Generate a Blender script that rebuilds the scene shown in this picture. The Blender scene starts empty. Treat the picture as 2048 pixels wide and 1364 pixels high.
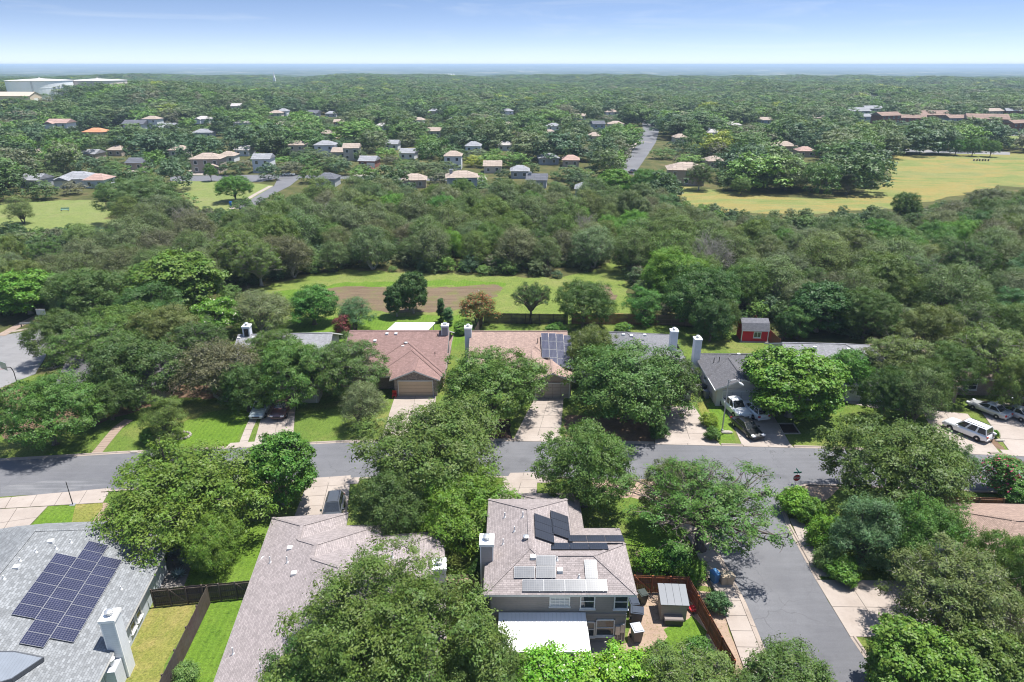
import bpy, math, random
import numpy as np
from mathutils import Vector, Matrix

# ------------------------------------------------------------------ camera, sky, sun, exposure
scene = bpy.context.scene
CAM_H = 41.0
PITCH = math.radians(22.05)
FPX = 1365.0
cam_data = bpy.data.cameras.new('camera'); cam_data.sensor_width = 36.0; cam_data.lens = 36.0 * FPX / 2048.0
cam_data.clip_start = 0.5; cam_data.clip_end = 90000.0
cam = bpy.data.objects.new('camera', cam_data); scene.collection.objects.link(cam)
cam.location = (0, 0, CAM_H); cam.rotation_euler = (math.radians(90) - PITCH, 0, 0)
scene.camera = cam

SUN_EL, SUN_AZ = math.radians(72), math.radians(68)      # azimuth from +Y towards +X
world = bpy.data.worlds.new('World'); scene.world = world; world.use_nodes = True
wn = world.node_tree.nodes; wl = world.node_tree.links; wn.clear()
w_out = wn.new('ShaderNodeOutputWorld'); w_bg = wn.new('ShaderNodeBackground'); w_sky = wn.new('ShaderNodeTexSky')
w_sky.sky_type = 'NISHITA'; w_sky.sun_disc = False; w_sky.sun_elevation = SUN_EL; w_sky.sun_rotation = SUN_AZ
w_sky.altitude = 250; w_sky.air_density = 1.0; w_sky.dust_density = 0.25; w_sky.ozone_density = 2.0
w_bg.inputs['Strength'].default_value = 0.105
# the blue deepens quickly above a white, hazy horizon: the sky is looked up steeper than the sight line, and haze whitens its lowest degrees
w_tc = wn.new('ShaderNodeTexCoord'); w_sep = wn.new('ShaderNodeSeparateXYZ'); wl.new(w_tc.outputs['Generated'], w_sep.inputs[0])
def w_math(op, a, b):
    n = wn.new('ShaderNodeMath'); n.operation = op
    for k, v in enumerate((a, b)):
        if isinstance(v, (int, float)): n.inputs[k].default_value = v
        else: wl.new(v, n.inputs[k])
    return n.outputs[0]
w_z = w_math('MAXIMUM', w_sep.outputs['Z'], 0.0)
w_up = w_math('ADD', w_math('MULTIPLY', w_z, 6.0), 0.10)
w_cmb = wn.new('ShaderNodeCombineXYZ'); wl.new(w_sep.outputs['X'], w_cmb.inputs[0]); wl.new(w_sep.outputs['Y'], w_cmb.inputs[1]); wl.new(w_up, w_cmb.inputs[2])
w_nrm = wn.new('ShaderNodeVectorMath'); w_nrm.operation = 'NORMALIZE'; wl.new(w_cmb.outputs[0], w_nrm.inputs[0]); wl.new(w_nrm.outputs[0], w_sky.inputs[0])
w_fac = w_math('MULTIPLY', w_math('POWER', 2.718, w_math('MULTIPLY', w_z, -30.0)), 0.92)
w_mix = wn.new('ShaderNodeMix'); w_mix.data_type = 'RGBA'; wl.new(w_fac, w_mix.inputs[0]); wl.new(w_sky.outputs[0], w_mix.inputs[6]); w_mix.inputs[7].default_value = (4.55, 5.0, 5.3, 1)
# faint high cirrus
w_map = wn.new('ShaderNodeMapping'); w_map.inputs['Scale'].default_value = (2.2, 2.2, 22.0); wl.new(w_tc.outputs['Generated'], w_map.inputs[0])
w_noi = wn.new('ShaderNodeTexNoise'); w_noi.inputs['Scale'].default_value = 2.1; w_noi.inputs['Detail'].default_value = 7; w_noi.inputs['Roughness'].default_value = 0.62; w_noi.inputs['Distortion'].default_value = 0.6; wl.new(w_map.outputs[0], w_noi.inputs['Vector'])
w_cl = w_math('MULTIPLY', w_math('MAXIMUM', w_math('SUBTRACT', w_noi.outputs['Fac'], 0.54), 0.0), 0.8)
w_mx2 = wn.new('ShaderNodeMix'); w_mx2.data_type = 'RGBA'; wl.new(w_cl, w_mx2.inputs[0]); wl.new(w_mix.outputs[2], w_mx2.inputs[6]); w_mx2.inputs[7].default_value = (5.0, 5.3, 5.5, 1)
wl.new(w_mx2.outputs[2], w_bg.inputs[0]); wl.new(w_bg.outputs[0], w_out.inputs[0])

sun_data = bpy.data.lights.new('sun', 'SUN'); sun_data.energy = 5.0; sun_data.angle = math.radians(0.53); sun_data.color = (1.0, 0.965, 0.91)
sun = bpy.data.objects.new('sun', sun_data); scene.collection.objects.link(sun)
to_sun = Vector((math.sin(SUN_AZ) * math.cos(SUN_EL), math.cos(SUN_AZ) * math.cos(SUN_EL), math.sin(SUN_EL)))
sun.rotation_euler = to_sun.to_track_quat('Z', 'Y').to_euler(); sun.location = (0, 0, 90)

scene.view_settings.view_transform = 'Standard'; scene.view_settings.look = 'None'
scene.view_settings.exposure = 0.98; scene.view_settings.gamma = 1.0; scene.view_settings.use_curve_mapping = False
scene.render.engine = 'CYCLES'
scene.cycles.use_denoising = True; scene.cycles.filter_width = 1.1
scene.cycles.max_bounces = 8; scene.cycles.diffuse_bounces = 3; scene.cycles.glossy_bounces = 3
scene.cycles.transmission_bounces = 6; scene.cycles.transparent_max_bounces = 12; scene.cycles.volume_bounces = 1
scene.cycles.sample_clamp_indirect = 6.0

# ------------------------------------------------------------------ geometry helpers
COL = scene.collection
CP, SP = math.cos(PITCH), math.sin(PITCH)
def G(px, py, z=0.0):
    """ground point (height z) seen at photo pixel px, py"""
    r = (px - 1024) / FPX; u = -(py - 682) / FPX
    t = (z - CAM_H) / (-SP + u * CP)
    return (r * t, (CP + u * SP) * t)
def depth_of(x, y, z):
    return y * CP - (z - CAM_H) * SP
def project(x, y, z):
    d = depth_of(x, y, z)
    return 1024 + FPX * x / d, 682 - FPX * (y * SP + (z - CAM_H) * CP) / d

class MB:
    """collects faces; build() links them as one mesh object"""
    def __init__(self): self.v = []; self.f = []; self.m = []
    def face(self, pts, m=0):
        i = len(self.v); self.v += [tuple(p) for p in pts]; self.f.append(tuple(range(i, i + len(pts)))); self.m.append(m)
    def box(self, x0, x1, y0, y1, z0, z1, m=0):
        i = len(self.v)
        self.v += [(x0,y0,z0),(x1,y0,z0),(x1,y1,z0),(x0,y1,z0),(x0,y0,z1),(x1,y0,z1),(x1,y1,z1),(x0,y1,z1)]
        for q in ((3,2,1,0),(4,5,6,7),(0,1,5,4),(1,2,6,5),(2,3,7,6),(3,0,4,7)):
            self.f.append(tuple(i + k for k in q)); self.m.append(m)
    def obox(self, c, ax, ay, az, hx, hy, hz, m=0):
        c = Vector(c); ax, ay, az = Vector(ax), Vector(ay), Vector(az); i = len(self.v)
        for sz in (-1, 1):
            for sx, sy in ((-1,-1),(1,-1),(1,1),(-1,1)):
                self.v.append(tuple(c + ax*hx*sx + ay*hy*sy + az*hz*sz))
        for q in ((3,2,1,0),(4,5,6,7),(0,1,5,4),(1,2,6,5),(2,3,7,6),(3,0,4,7)):
            self.f.append(tuple(i + k for k in q)); self.m.append(m)
    def bar(self, a, b, w, h=None, m=0):
        a, b = Vector(a), Vector(b); d = (b - a); L = d.length; d.normalize()
        up = Vector((0,0,1)) if abs(d.z) < 0.95 else Vector((0,1,0))
        s = d.cross(up).normalized(); u = s.cross(d).normalized()
        self.obox((a + b) / 2, d, s, u, L / 2, w / 2, (h or w) / 2, m)
    def tube(self, pts, rad, n=8, m=0, cap=True):
        pts = [Vector(p) for p in pts]
        if not hasattr(rad, '__len__'): rad = [rad] * len(pts)
        rings = []; prev = None
        for k, p in enumerate(pts):
            d = (pts[min(k + 1, len(pts) - 1)] - pts[max(k - 1, 0)]).normalized()
            ref = Vector((1,0,0)) if abs(d.x) < 0.8 else Vector((0,1,0))
            if prev is not None: ref = prev
            s = (ref - d * ref.dot(d)).normalized(); u = d.cross(s); prev = s
            i = len(self.v); rings.append(i)
            for j in range(n):
                a = 2 * math.pi * j / n
                self.v.append(tuple(p + (s * math.cos(a) + u * math.sin(a)) * rad[k]))
        for k in range(len(pts) - 1):
            a, b = rings[k], rings[k + 1]
            for j in range(n):
                j2 = (j + 1) % n
                self.f.append((a + j, a + j2, b + j2, b + j)); self.m.append(m)
        if cap:
            self.f.append(tuple(rings[0] + j for j in reversed(range(n)))); self.m.append(m)
            self.f.append(tuple(rings[-1] + j for j in range(n))); self.m.append(m)
    def lathe(self, prof, c=(0,0,0), n=16, m=0):
        rings = []
        for (r, z) in prof:
            i = len(self.v); rings.append(i)
            for j in range(n):
                a = 2 * math.pi * j / n
                self.v.append((c[0] + r * math.cos(a), c[1] + r * math.sin(a), c[2] + z))
        for k in range(len(prof) - 1):
            a, b = rings[k], rings[k + 1]
            for j in range(n):
                j2 = (j + 1) % n
                self.f.append((a + j, a + j2, b + j2, b + j)); self.m.append(m)
        self.f.append(tuple(rings[-1] + j for j in range(n))); self.m.append(m)
        self.f.append(tuple(rings[0] + j for j in reversed(range(n)))); self.m.append(m)
    def prism(self, poly, z0, z1, m=0):
        """poly: xy list counter-clockwise"""
        i = len(self.v); n = len(poly)
        self.v += [(p[0], p[1], z0) for p in poly] + [(p[0], p[1], z1) for p in poly]
        self.f.append(tuple(i + k for k in reversed(range(n)))); self.m.append(m)
        self.f.append(tuple(i + n + k for k in range(n))); self.m.append(m)
        for k in range(n):
            k2 = (k + 1) % n
            self.f.append((i + k, i + k2, i + n + k2, i + n + k)); self.m.append(m)
    def mesh(self, name, mats, uv=True, smooth=False):
        me = bpy.data.meshes.new(name); me.from_pydata(self.v, [], self.f)
        for mt in (mats if isinstance(mats, (list, tuple)) else [mats]): me.materials.append(mt)
        if len(set(self.m)) > 1: me.polygons.foreach_set('material_index', self.m)
        if smooth: me.polygons.foreach_set('use_smooth', [True] * len(self.f))
        me.update()
        if uv: metre_uv(me)
        return me
    def build(self, name, mats, parent=None, uv=True, smooth=False, color=None, loc=None, rz=None):
        o = bpy.data.objects.new(name, self.mesh(name, mats, uv, smooth)); COL.objects.link(o)
        if parent is not None: o.parent = parent
        if color: o.color = (*color, 1)
        if loc is not None: o.location = loc
        if rz is not None: o.rotation_euler = (0, 0, rz)
        return o

def metre_uv(me):
    """u runs level along the face, v runs up its slope, both in metres"""
    uvl = me.uv_layers.new(name='UVMap'); co = np.empty(len(me.vertices) * 3); me.vertices.foreach_get('co', co); co = co.reshape(-1, 3)
    out = np.zeros((len(me.loops), 2))
    for p in me.polygons:
        n = np.array(p.normal)
        u = np.array((-n[1], n[0], 0.0)); l = np.linalg.norm(u)
        u = u / l if l > 1e-4 else np.array((1.0, 0, 0))
        v = np.cross(n, u)
        for li in p.loop_indices:
            c = co[me.loops[li].vertex_index]; out[li] = (c @ u, c @ v)
    uvl.data.foreach_set('uv', out.ravel())

def tag(o, label=None, cat=None, group=None, kind=None):
    if label: o['label'] = label
    if cat: o['category'] = cat
    if group: o['group'] = group
    if kind: o['kind'] = kind
    return o
def thing(name, label, cat, loc=(0,0,0), rz=0.0, group=None):
    o = bpy.data.objects.new(name, None); COL.objects.link(o); o.empty_display_size = 0.3
    o.location = loc; o.rotation_euler = (0, 0, rz)
    return tag(o, label, cat, group)
def link_mesh(name, me, parent=None, loc=None, rot=None, color=None):
    o = bpy.data.objects.new(name, me); COL.objects.link(o)
    if parent is not None: o.parent = parent
    if loc is not None: o.location = loc
    if rot is not None: o.rotation_euler = rot
    if color: o.color = (*color, 1)
    return o
def copy_tree(o, parent=None):
    c = o.copy(); COL.objects.link(c); c.parent = parent
    for ch in list(o.children): copy_tree(ch, c)
    return c
def srgb(r, g, b):
    return tuple(((c / 255 + 0.055) / 1.055) ** 2.4 if c > 10 else c / 255 / 12.92 for c in (r, g, b))
# ------------------------------------------------------------------ materials (all procedural)
class NT:
    def __init__(self, name):
        self.mat = bpy.data.materials.new(name); self.mat.use_nodes = True
        self.t = self.mat.node_tree; self.n = self.t.nodes; self.n.clear()
        self.out = self.n.new('ShaderNodeOutputMaterial')
    def new(self, ty, **kw):
        nd = self.n.new(ty)
        for k, v in kw.items(): setattr(nd, k, v)
        return nd
    def link(self, a, b): self.t.links.new(a, b)
    def coord(self, which='Object'): return self.new('ShaderNodeTexCoord').outputs[which]
    def world(self): return self.new('ShaderNodeNewGeometry').outputs['Position']
    def noise(self, vec, scale, detail=4, rough=0.55, dist=0.0):
        nd = self.new('ShaderNodeTexNoise'); self.link(vec, nd.inputs['Vector'])
        nd.inputs['Scale'].default_value = scale; nd.inputs['Detail'].default_value = detail
        nd.inputs['Roughness'].default_value = rough; nd.inputs['Distortion'].default_value = dist
        return nd.outputs['Fac']
    def ramp(self, fac, stops):
        nd = self.new('ShaderNodeValToRGB'); self.link(fac, nd.inputs[0]); e = nd.color_ramp.elements
        while len(e) < len(stops): e.new(0.5)
        for k, (p, c) in enumerate(stops): e[k].position = p; e[k].color = (*c, 1) if len(c) == 3 else c
        return nd.outputs[0]
    def mix(self, fac, a, b, mode='MIX'):
        nd = self.new('ShaderNodeMix', data_type='RGBA', blend_type=mode)
        self.put(nd.inputs[0], fac); self.put(nd.inputs[6], a); self.put(nd.inputs[7], b)
        return nd.outputs[2]
    def math(self, op, a, b=0.0, c=None):
        nd = self.new('ShaderNodeMath', operation=op); self.put(nd.inputs[0], a); self.put(nd.inputs[1], b)
        if c is not None: self.put(nd.inputs[2], c)
        return nd.outputs[0]
    def put(self, sock, v):
        if isinstance(v, bpy.types.NodeSocket): self.link(v, sock)
        elif isinstance(v, (tuple, list)) and len(v) == 3 and sock.type == 'RGBA': sock.default_value = (*v, 1)
        else: sock.default_value = v
    def scale_vec(self, vec, s):
        nd = self.new('ShaderNodeVectorMath', operation='MULTIPLY'); self.link(vec, nd.inputs[0]); nd.inputs[1].default_value = s
        return nd.outputs[0]
    def objinfo(self): return self.new('ShaderNodeObjectInfo')
    def principled(self, color, rough=0.8, metal=0.0, bump=None, bstr=0.3, bdist=0.02, coat=0.0, spec=None, trans=0.0, ior=None):
        b = self.new('ShaderNodeBsdfPrincipled'); self.put(b.inputs['Base Color'], color); self.put(b.inputs['Roughness'], rough)
        b.inputs['Metallic'].default_value = metal; b.inputs['Coat Weight'].default_value = coat
        if spec is not None: b.inputs['Specular IOR Level'].default_value = spec
        if trans: b.inputs['Transmission Weight'].default_value = trans
        if ior: b.inputs['IOR'].default_value = ior
        if bump is not None:
            bp = self.new('ShaderNodeBump'); bp.inputs['Strength'].default_value = bstr; bp.inputs['Distance'].default_value = bdist
            self.link(bump, bp.inputs['Height']); self.link(bp.outputs[0], b.inputs['Normal'])
        self.link(b.outputs[0], self.out.inputs[0]); return b

def m_plain(name, color, rough=0.6, metal=0.0, var=0.12, coat=0.0, spec=None, nscale=3.0):
    t = NT(name); n = t.noise(t.coord(), nscale, 5)
    c = t.mix(n, tuple(x * (1 - var) for x in color), tuple(min(1, x * (1 + var)) for x in color))
    t.principled(c, rough, metal, coat=coat, spec=spec); return t.mat
def m_objcolor(name, rough=0.6, metal=0.0, var=0.12, coat=0.0, nscale=2.0, bump=False):
    t = NT(name); n = t.noise(t.coord(), nscale, 5); oi = t.objinfo()
    c = t.mix(1.0, oi.outputs['Color'], t.mix(n, (1 - var,) * 3, (1 + var,) * 3), 'MULTIPLY')
    t.principled(c, rough, metal, coat=coat, bump=t.noise(t.coord(), 40, 3) if bump else None, bstr=0.2); return t.mat

def m_asphalt(name, base, light, patch=0.5):
    t = NT(name); p = t.world()
    big = t.noise(p, 0.09, 5, 0.6); mid = t.noise(p, 0.8, 5, 0.65); fine = t.noise(p, 14, 3, 0.7)
    streak = t.noise(t.scale_vec(p, (0.12, 1.6, 1)), 1.0, 4, 0.6)
    c = t.mix(t.ramp(big, [(0.35, (0,)*3), (0.7, (1,)*3)]), base, light)
    c = t.mix(t.math('MULTIPLY', t.ramp(streak, [(0.45, (0,)*3), (0.75, (1,)*3)]), patch * 0.5), c, tuple(x * 1.35 for x in light))
    c = t.mix(t.math('MULTIPLY', t.ramp(mid, [(0.5, (0,)*3), (0.8, (1,)*3)]), 0.35), c, tuple(x * 0.7 for x in base))
    c = t.mix(0.35, c, t.ramp(fine, [(0.3, (0.35,)*3), (0.7, (1.0,)*3)]), 'MULTIPLY')
    # fine meandering cracks, some of them tarred over
    vo = t.new('ShaderNodeTexVoronoi', feature='DISTANCE_TO_EDGE'); w = t.new('ShaderNodeVectorMath', operation='ADD')
    nv = t.new('ShaderNodeTexNoise'); t.link(p, nv.inputs['Vector']); nv.inputs['Scale'].default_value = 0.5
    sc = t.scale_vec(nv.outputs['Color'], (3, 3, 0)); t.link(p, w.inputs[0]); t.link(sc, w.inputs[1])
    t.link(t.scale_vec(w.outputs[0], (1, 1, 0)), vo.inputs['Vector']); vo.inputs['Scale'].default_value = 0.16
    crack = t.ramp(vo.outputs['Distance'], [(0.0, (1,)*3), (0.007, (0,)*3)])
    c = t.mix(t.math('MULTIPLY', crack, t.ramp(big, [(0.40, (0.1,)*3), (0.6, (0.55,)*3)])), c, tuple(x * 0.35 for x in base))
    stain = t.noise(p, 0.33, 3, 0.5)
    c = t.mix(t.math('MULTIPLY', t.ramp(stain, [(0.60, (0,)*3), (0.70, (1,)*3)]), 0.35), c, tuple(x * 0.5 for x in base))
    t.principled(c, 0.9, bump=fine, bstr=0.35, bdist=0.01); return t.mat
def m_concrete(name, base, dirt):
    t = NT(name); p = t.world(); oi = t.objinfo()
    big = t.noise(p, 0.35, 5, 0.65); mid = t.noise(p, 2.5, 5, 0.6); fine = t.noise(p, 25, 2)
    c = t.mix(t.ramp(big, [(0.35, (0,)*3), (0.75, (1,)*3)]), base, dirt)
    c = t.mix(t.math('MULTIPLY', t.ramp(mid, [(0.55, (0,)*3), (0.75, (1,)*3)]), 0.3), c, tuple(x * 0.6 for x in dirt))
    c = t.mix(t.math('MULTIPLY', oi.outputs['Random'], 0.22), c, tuple(x * 0.72 for x in base))
    t.principled(c, 0.9, bump=fine, bstr=0.2, bdist=0.01); return t.mat
def m_grass(name, a, b, dry, dryamt=0.5, mow=0.0, scale=1.0, bump=0.6):
    t = NT(name); p = t.world()
    big = t.noise(p, 0.11 * scale, 6, 0.68, 0.5); mid = t.noise(p, 0.5 * scale, 6, 0.75); fine = t.noise(p, 6, 4, 0.75); tuft = t.noise(p, 1.9 * scale, 4, 0.7)
    c = t.mix(t.ramp(mid, [(0.3, (0,)*3), (0.7, (1,)*3)]), a, b)
    c = t.mix(t.math('MULTIPLY', t.ramp(big, [(0.48, (0,)*3), (0.68, (1,)*3)]), dryamt), c, dry)
    c = t.mix(t.math('MULTIPLY', t.ramp(tuft, [(0.52, (0,)*3), (0.68, (1,)*3)]), 0.6), c, tuple(x * 0.5 for x in a))
    if mow:
        wv = t.new('ShaderNodeTexWave', bands_direction='X'); t.link(t.scale_vec(p, (1, 0.14, 0)), wv.inputs['Vector']); wv.inputs['Scale'].default_value = 0.55
        wv.inputs['Distortion'].default_value = 1.2; wv.inputs['Detail'].default_value = 2
        c = t.mix(t.math('MULTIPLY', wv.outputs['Fac'], mow), c, tuple(min(1, x * 1.45) for x in b))
    c = t.mix(0.75, c, t.ramp(fine, [(0.28, (0.3,)*3), (0.72, (1.4,)*3)]), 'MULTIPLY')
    t.principled(c, 0.95, bump=fine, bstr=bump, bdist=0.12, spec=0.15); return t.mat
def m_dirt(name, a, b, speck, bump=0.5):
    t = NT(name); p = t.world()
    mid = t.noise(p, 0.6, 6, 0.7); fine = t.noise(p, 7, 5, 0.75); sp = t.noise(p, 3.2, 5, 0.8)
    c = t.mix(t.ramp(mid, [(0.3, (0,)*3), (0.7, (1,)*3)]), a, b)
    c = t.mix(t.math('MULTIPLY', t.ramp(sp, [(0.55, (0,)*3), (0.62, (1,)*3)]), 0.7), c, speck)
    c = t.mix(0.5, c, t.ramp(fine, [(0.25, (0.4,)*3), (0.75, (1.2,)*3)]), 'MULTIPLY')
    t.principled(c, 0.95, bump=fine, bstr=bump, bdist=0.06, spec=0.1); return t.mat
def m_plough(name):
    t = NT(name); p = t.world()
    fur = t.noise(t.scale_vec(p, (0.10, 1.0, 1)), 1.1, 6, 0.75); mid = t.noise(p, 0.25, 6, 0.7); fine = t.noise(p, 3, 5, 0.8)
    c = t.mix(t.ramp(fur, [(0.3, (0,)*3), (0.7, (1,)*3)]), (0.100, 0.070, 0.047), (0.172, 0.130, 0.086))
    c = t.mix(t.math('MULTIPLY', t.ramp(mid, [(0.5, (0,)*3), (0.66, (1,)*3)]), 0.75), c, (0.12, 0.135, 0.04))
    c = t.mix(0.5, c, t.ramp(fine, [(0.25, (0.4,)*3), (0.75, (1.25,)*3)]), 'MULTIPLY')
    t.principled(c, 0.95, bump=fur, bstr=0.7, bdist=0.25, spec=0.1); return t.mat
def m_meadow(name):
    t = NT(name); p = t.world()
    a = t.noise(t.scale_vec(p, (0.6, 1.3, 1)), 0.034, 7, 0.68, 0.8); b = t.noise(p, 0.12, 6, 0.7); f = t.noise(p, 1.2, 5, 0.8)
    c = t.ramp(a, [(0.30, (0.10, 0.145, 0.036)), (0.45, (0.155, 0.18, 0.058)), (0.52, (0.235, 0.185, 0.062)), (0.58, (0.17, 0.18, 0.066)), (0.68, (0.10, 0.145, 0.04))])
    c = t.mix(t.math('MULTIPLY', t.ramp(b, [(0.45, (0,)*3), (0.7, (1,)*3)]), 0.55), c, (0.235, 0.22, 0.085))
    c = t.mix(0.55, c, t.ramp(f, [(0.25, (0.5,)*3), (0.75, (1.2,)*3)]), 'MULTIPLY')
    t.principled(c, 0.95, bump=f, bstr=0.7, bdist=0.4, spec=0.1); return t.mat
def m_floor(name):
    """woodland floor: litter, weeds and dry grass; far away: distant countryside"""
    t = NT(name); p = t.world()
    mid = t.noise(p, 0.16, 6, 0.7); fine = t.noise(p, 1.6, 6, 0.8); big = t.noise(t.scale_vec(p, (1, 1, 0)), 0.004, 6, 0.65)
    c = t.ramp(mid, [(0.3, (0.045, 0.055, 0.02)), (0.5, (0.08, 0.085, 0.03)), (0.7, (0.15, 0.12, 0.06))])
    c = t.mix(0.6, c, t.ramp(fine, [(0.25, (0.3,)*3), (0.75, (1.2,)*3)]), 'MULTIPLY')
    # beyond the town: patchwork of fields, woods and settlement
    far = t.noise(t.scale_vec(p, (1.0, 0.45, 0)), 0.0024, 8, 0.75)
    fc = t.ramp(far, [(0.42, (0.02, 0.036, 0.016)), (0.52, (0.04, 0.06, 0.026)), (0.60, (0.13, 0.135, 0.085)), (0.68, (0.45, 0.42, 0.36))])
    cd = t.new('ShaderNodeVectorMath', operation='LENGTH'); t.link(p, cd.inputs[0])
    f = t.ramp(t.math('DIVIDE', cd.outputs['Value'], 6000.0), [(0.33, (0,)*3), (0.5, (1,)*3)])
    t.principled(t.mix(f, c, fc), 0.95, bump=fine, bstr=0.6, bdist=0.2, spec=0.1); return t.mat

def m_shingle(name, course=0.145, tab=0.30, contrast=0.20):
    t = NT(name); uv = t.coord('UV'); oi = t.objinfo(); wp = t.world()
    br = t.new('ShaderNodeTexBrick'); t.link(uv, br.inputs['Vector']); br.offset = 0.37; br.offset_frequency = 2
    br.inputs['Scale'].default_value = 1.0; br.inputs['Brick Width'].default_value = tab; br.inputs['Row Height'].default_value = course
    br.inputs['Mortar Size'].default_value = 0.012; br.inputs['Mortar Smooth'].default_value = 0.3; br.inputs['Bias'].default_value = 0.0
    br.inputs['Color1'].default_value = (1 - contrast,) * 3 + (1,); br.inputs['Color2'].default_value = (1 + contrast * 0.55,) * 3 + (1,)
    br.inputs['Mortar'].default_value = (0.6,) * 3 + (1,)
    c = t.mix(1.0, oi.outputs['Color'], br.outputs['Color'], 'MULTIPLY')
    st = t.noise(t.scale_vec(uv, (0.9, 0.16, 1)), 1.3, 5, 0.65); gr = t.noise(uv, 38, 2, 0.6); mo = t.noise(uv, 2.6, 4, 0.7)
    c = t.mix(t.ramp(st, [(0.35, (0.0,)*3), (0.75, (0.32,)*3)]), c, tuple((0.55,)*3), 'MULTIPLY')
    c = t.mix(0.5, c, t.ramp(mo, [(0.3, (0.82,)*3), (0.7, (1.14,)*3)]), 'MULTIPLY')
    c = t.mix(0.4, c, t.ramp(gr, [(0.3, (0.75,)*3), (0.7, (1.2,)*3)]), 'MULTIPLY')
    bm = t.math('ADD', br.outputs['Fac'], t.math('MULTIPLY', gr, -0.4))
    t.principled(c, 0.92, bump=t.math('MULTIPLY', bm, -1.0), bstr=0.6, bdist=0.02, spec=0.2); return t.mat
def m_siding(name, lap=0.18):
    t = NT(name); uv = t.coord('UV'); oi = t.objinfo(); sx = t.new('ShaderNodeSeparateXYZ'); t.link(uv, sx.inputs[0])
    fr = t.math('FRACT', t.math('DIVIDE', sx.outputs['Y'], lap))
    line = t.ramp(fr, [(0.0, (0.62,)*3), (0.10, (1,)*3), (1.0, (0.97,)*3)])
    n = t.noise(uv, 1.1, 5, 0.65)
    c = t.mix(1.0, oi.outputs['Color'], line, 'MULTIPLY'); c = t.mix(0.5, c, t.ramp(n, [(0.3, (0.8,)*3), (0.7, (1.08,)*3)]), 'MULTIPLY')
    t.principled(c, 0.8, bump=fr, bstr=0.5, bdist=0.02, spec=0.2); return t.mat
def m_masonry(name, c1, c2, mortar, bw=0.24, rh=0.08, ms=0.012, distort=0.0):
    t = NT(name); uv = t.coord('UV'); vec = uv
    if distort:
        nv = t.new('ShaderNodeTexNoise'); t.link(uv, nv.inputs['Vector']); nv.inputs['Scale'].default_value = 2.2
        ad = t.new('ShaderNodeVectorMath', operation='ADD'); t.link(uv, ad.inputs[0]); t.link(t.scale_vec(nv.outputs['Color'], (distort,)*3), ad.inputs[1]); vec = ad.outputs[0]
    br = t.new('ShaderNodeTexBrick'); t.link(vec, br.inputs['Vector']); br.inputs['Scale'].default_value = 1
    br.inputs['Brick Width'].default_value = bw; br.inputs['Row Height'].default_value = rh; br.inputs['Mortar Size'].default_value = ms
    br.inputs['Color1'].default_value = (*c1, 1); br.inputs['Color2'].default_value = (*c2, 1); br.inputs['Mortar'].default_value = (*mortar, 1)
    n = t.noise(uv, 6, 4, 0.7)
    c = t.mix(0.5, br.outputs['Color'], t.ramp(n, [(0.3, (0.65,)*3), (0.7, (1.2,)*3)]), 'MULTIPLY')
    t.principled(c, 0.9, bump=t.math('MULTIPLY', br.outputs['Fac'], -1.0), bstr=0.6, bdist=0.02); return t.mat
def m_wood(name):
    t = NT(name); oi = t.objinfo(); p = t.coord()
    g = t.noise(t.scale_vec(p, (9, 9, 0.9)), 1.0, 5, 0.7); b = t.noise(p, 0.7, 4, 0.6); r = oi.outputs['Random']
    c = t.mix(1.0, oi.outputs['Color'], t.ramp(g, [(0.25, (0.55,)*3), (0.75, (1.25,)*3)]), 'MULTIPLY')
    c = t.mix(t.ramp(b, [(0.4, (0,)*3), (0.75, (0.5,)*3)]), c, (0.12, 0.11, 0.10))
    c = t.mix(t.math('MULTIPLY', r, 0.3), c, (0.05, 0.04, 0.035))
    t.principled(c, 0.9, bump=g, bstr=0.4, bdist=0.01, spec=0.15); return t.mat
def m_glass(name, tint=(0.02, 0.026, 0.03)):
    t = NT(name); n = t.noise(t.coord(), 0.9, 3)
    t.principled(t.mix(n, tint, tuple(x * 2.2 for x in tint)), 0.05, spec=0.8); return t.mat
def m_solar(name, cell, cell2, line, rough=0.12, lw=0.012):
    t = NT(name); uv = t.coord('UV'); br = t.new('ShaderNodeTexBrick'); t.link(uv, br.inputs['Vector']); br.offset = 0.0
    br.inputs['Scale'].default_value = 1; br.inputs['Brick Width'].default_value = 0.165; br.inputs['Row Height'].default_value = 0.165
    br.inputs['Mortar Size'].default_value = lw; br.inputs['Color1'].default_value = (*cell, 1); br.inputs['Color2'].default_value = (*cell2, 1); br.inputs['Mortar'].default_value = (*line, 1)
    n = t.noise(t.coord(), 0.8, 4, 0.6)
    t.principled(t.mix(0.35, br.outputs['Color'], t.ramp(n, [(0.3, (0.7,)*3), (0.7, (1.35,)*3)]), 'MULTIPLY'), rough, spec=0.5, coat=0.3); return t.mat
def m_ribbed(name, color, pitch=0.3, rough=0.35):
    t = NT(name); uv = t.coord('UV'); sx = t.new('ShaderNodeSeparateXYZ'); t.link(uv, sx.inputs[0])
    fr = t.math('FRACT', t.math('DIVIDE', sx.outputs['X'], pitch)); n = t.noise(uv, 0.8, 5)
    c = t.mix(n, tuple(x * 0.86 for x in color), color)
    t.principled(t.mix(0.5, c, t.ramp(fr, [(0.0, (0.7,)*3), (0.08, (1,)*3), (1.0, (1,)*3)]), 'MULTIPLY'), rough, bump=fr, bstr=0.3, bdist=0.02); return t.mat

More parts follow.
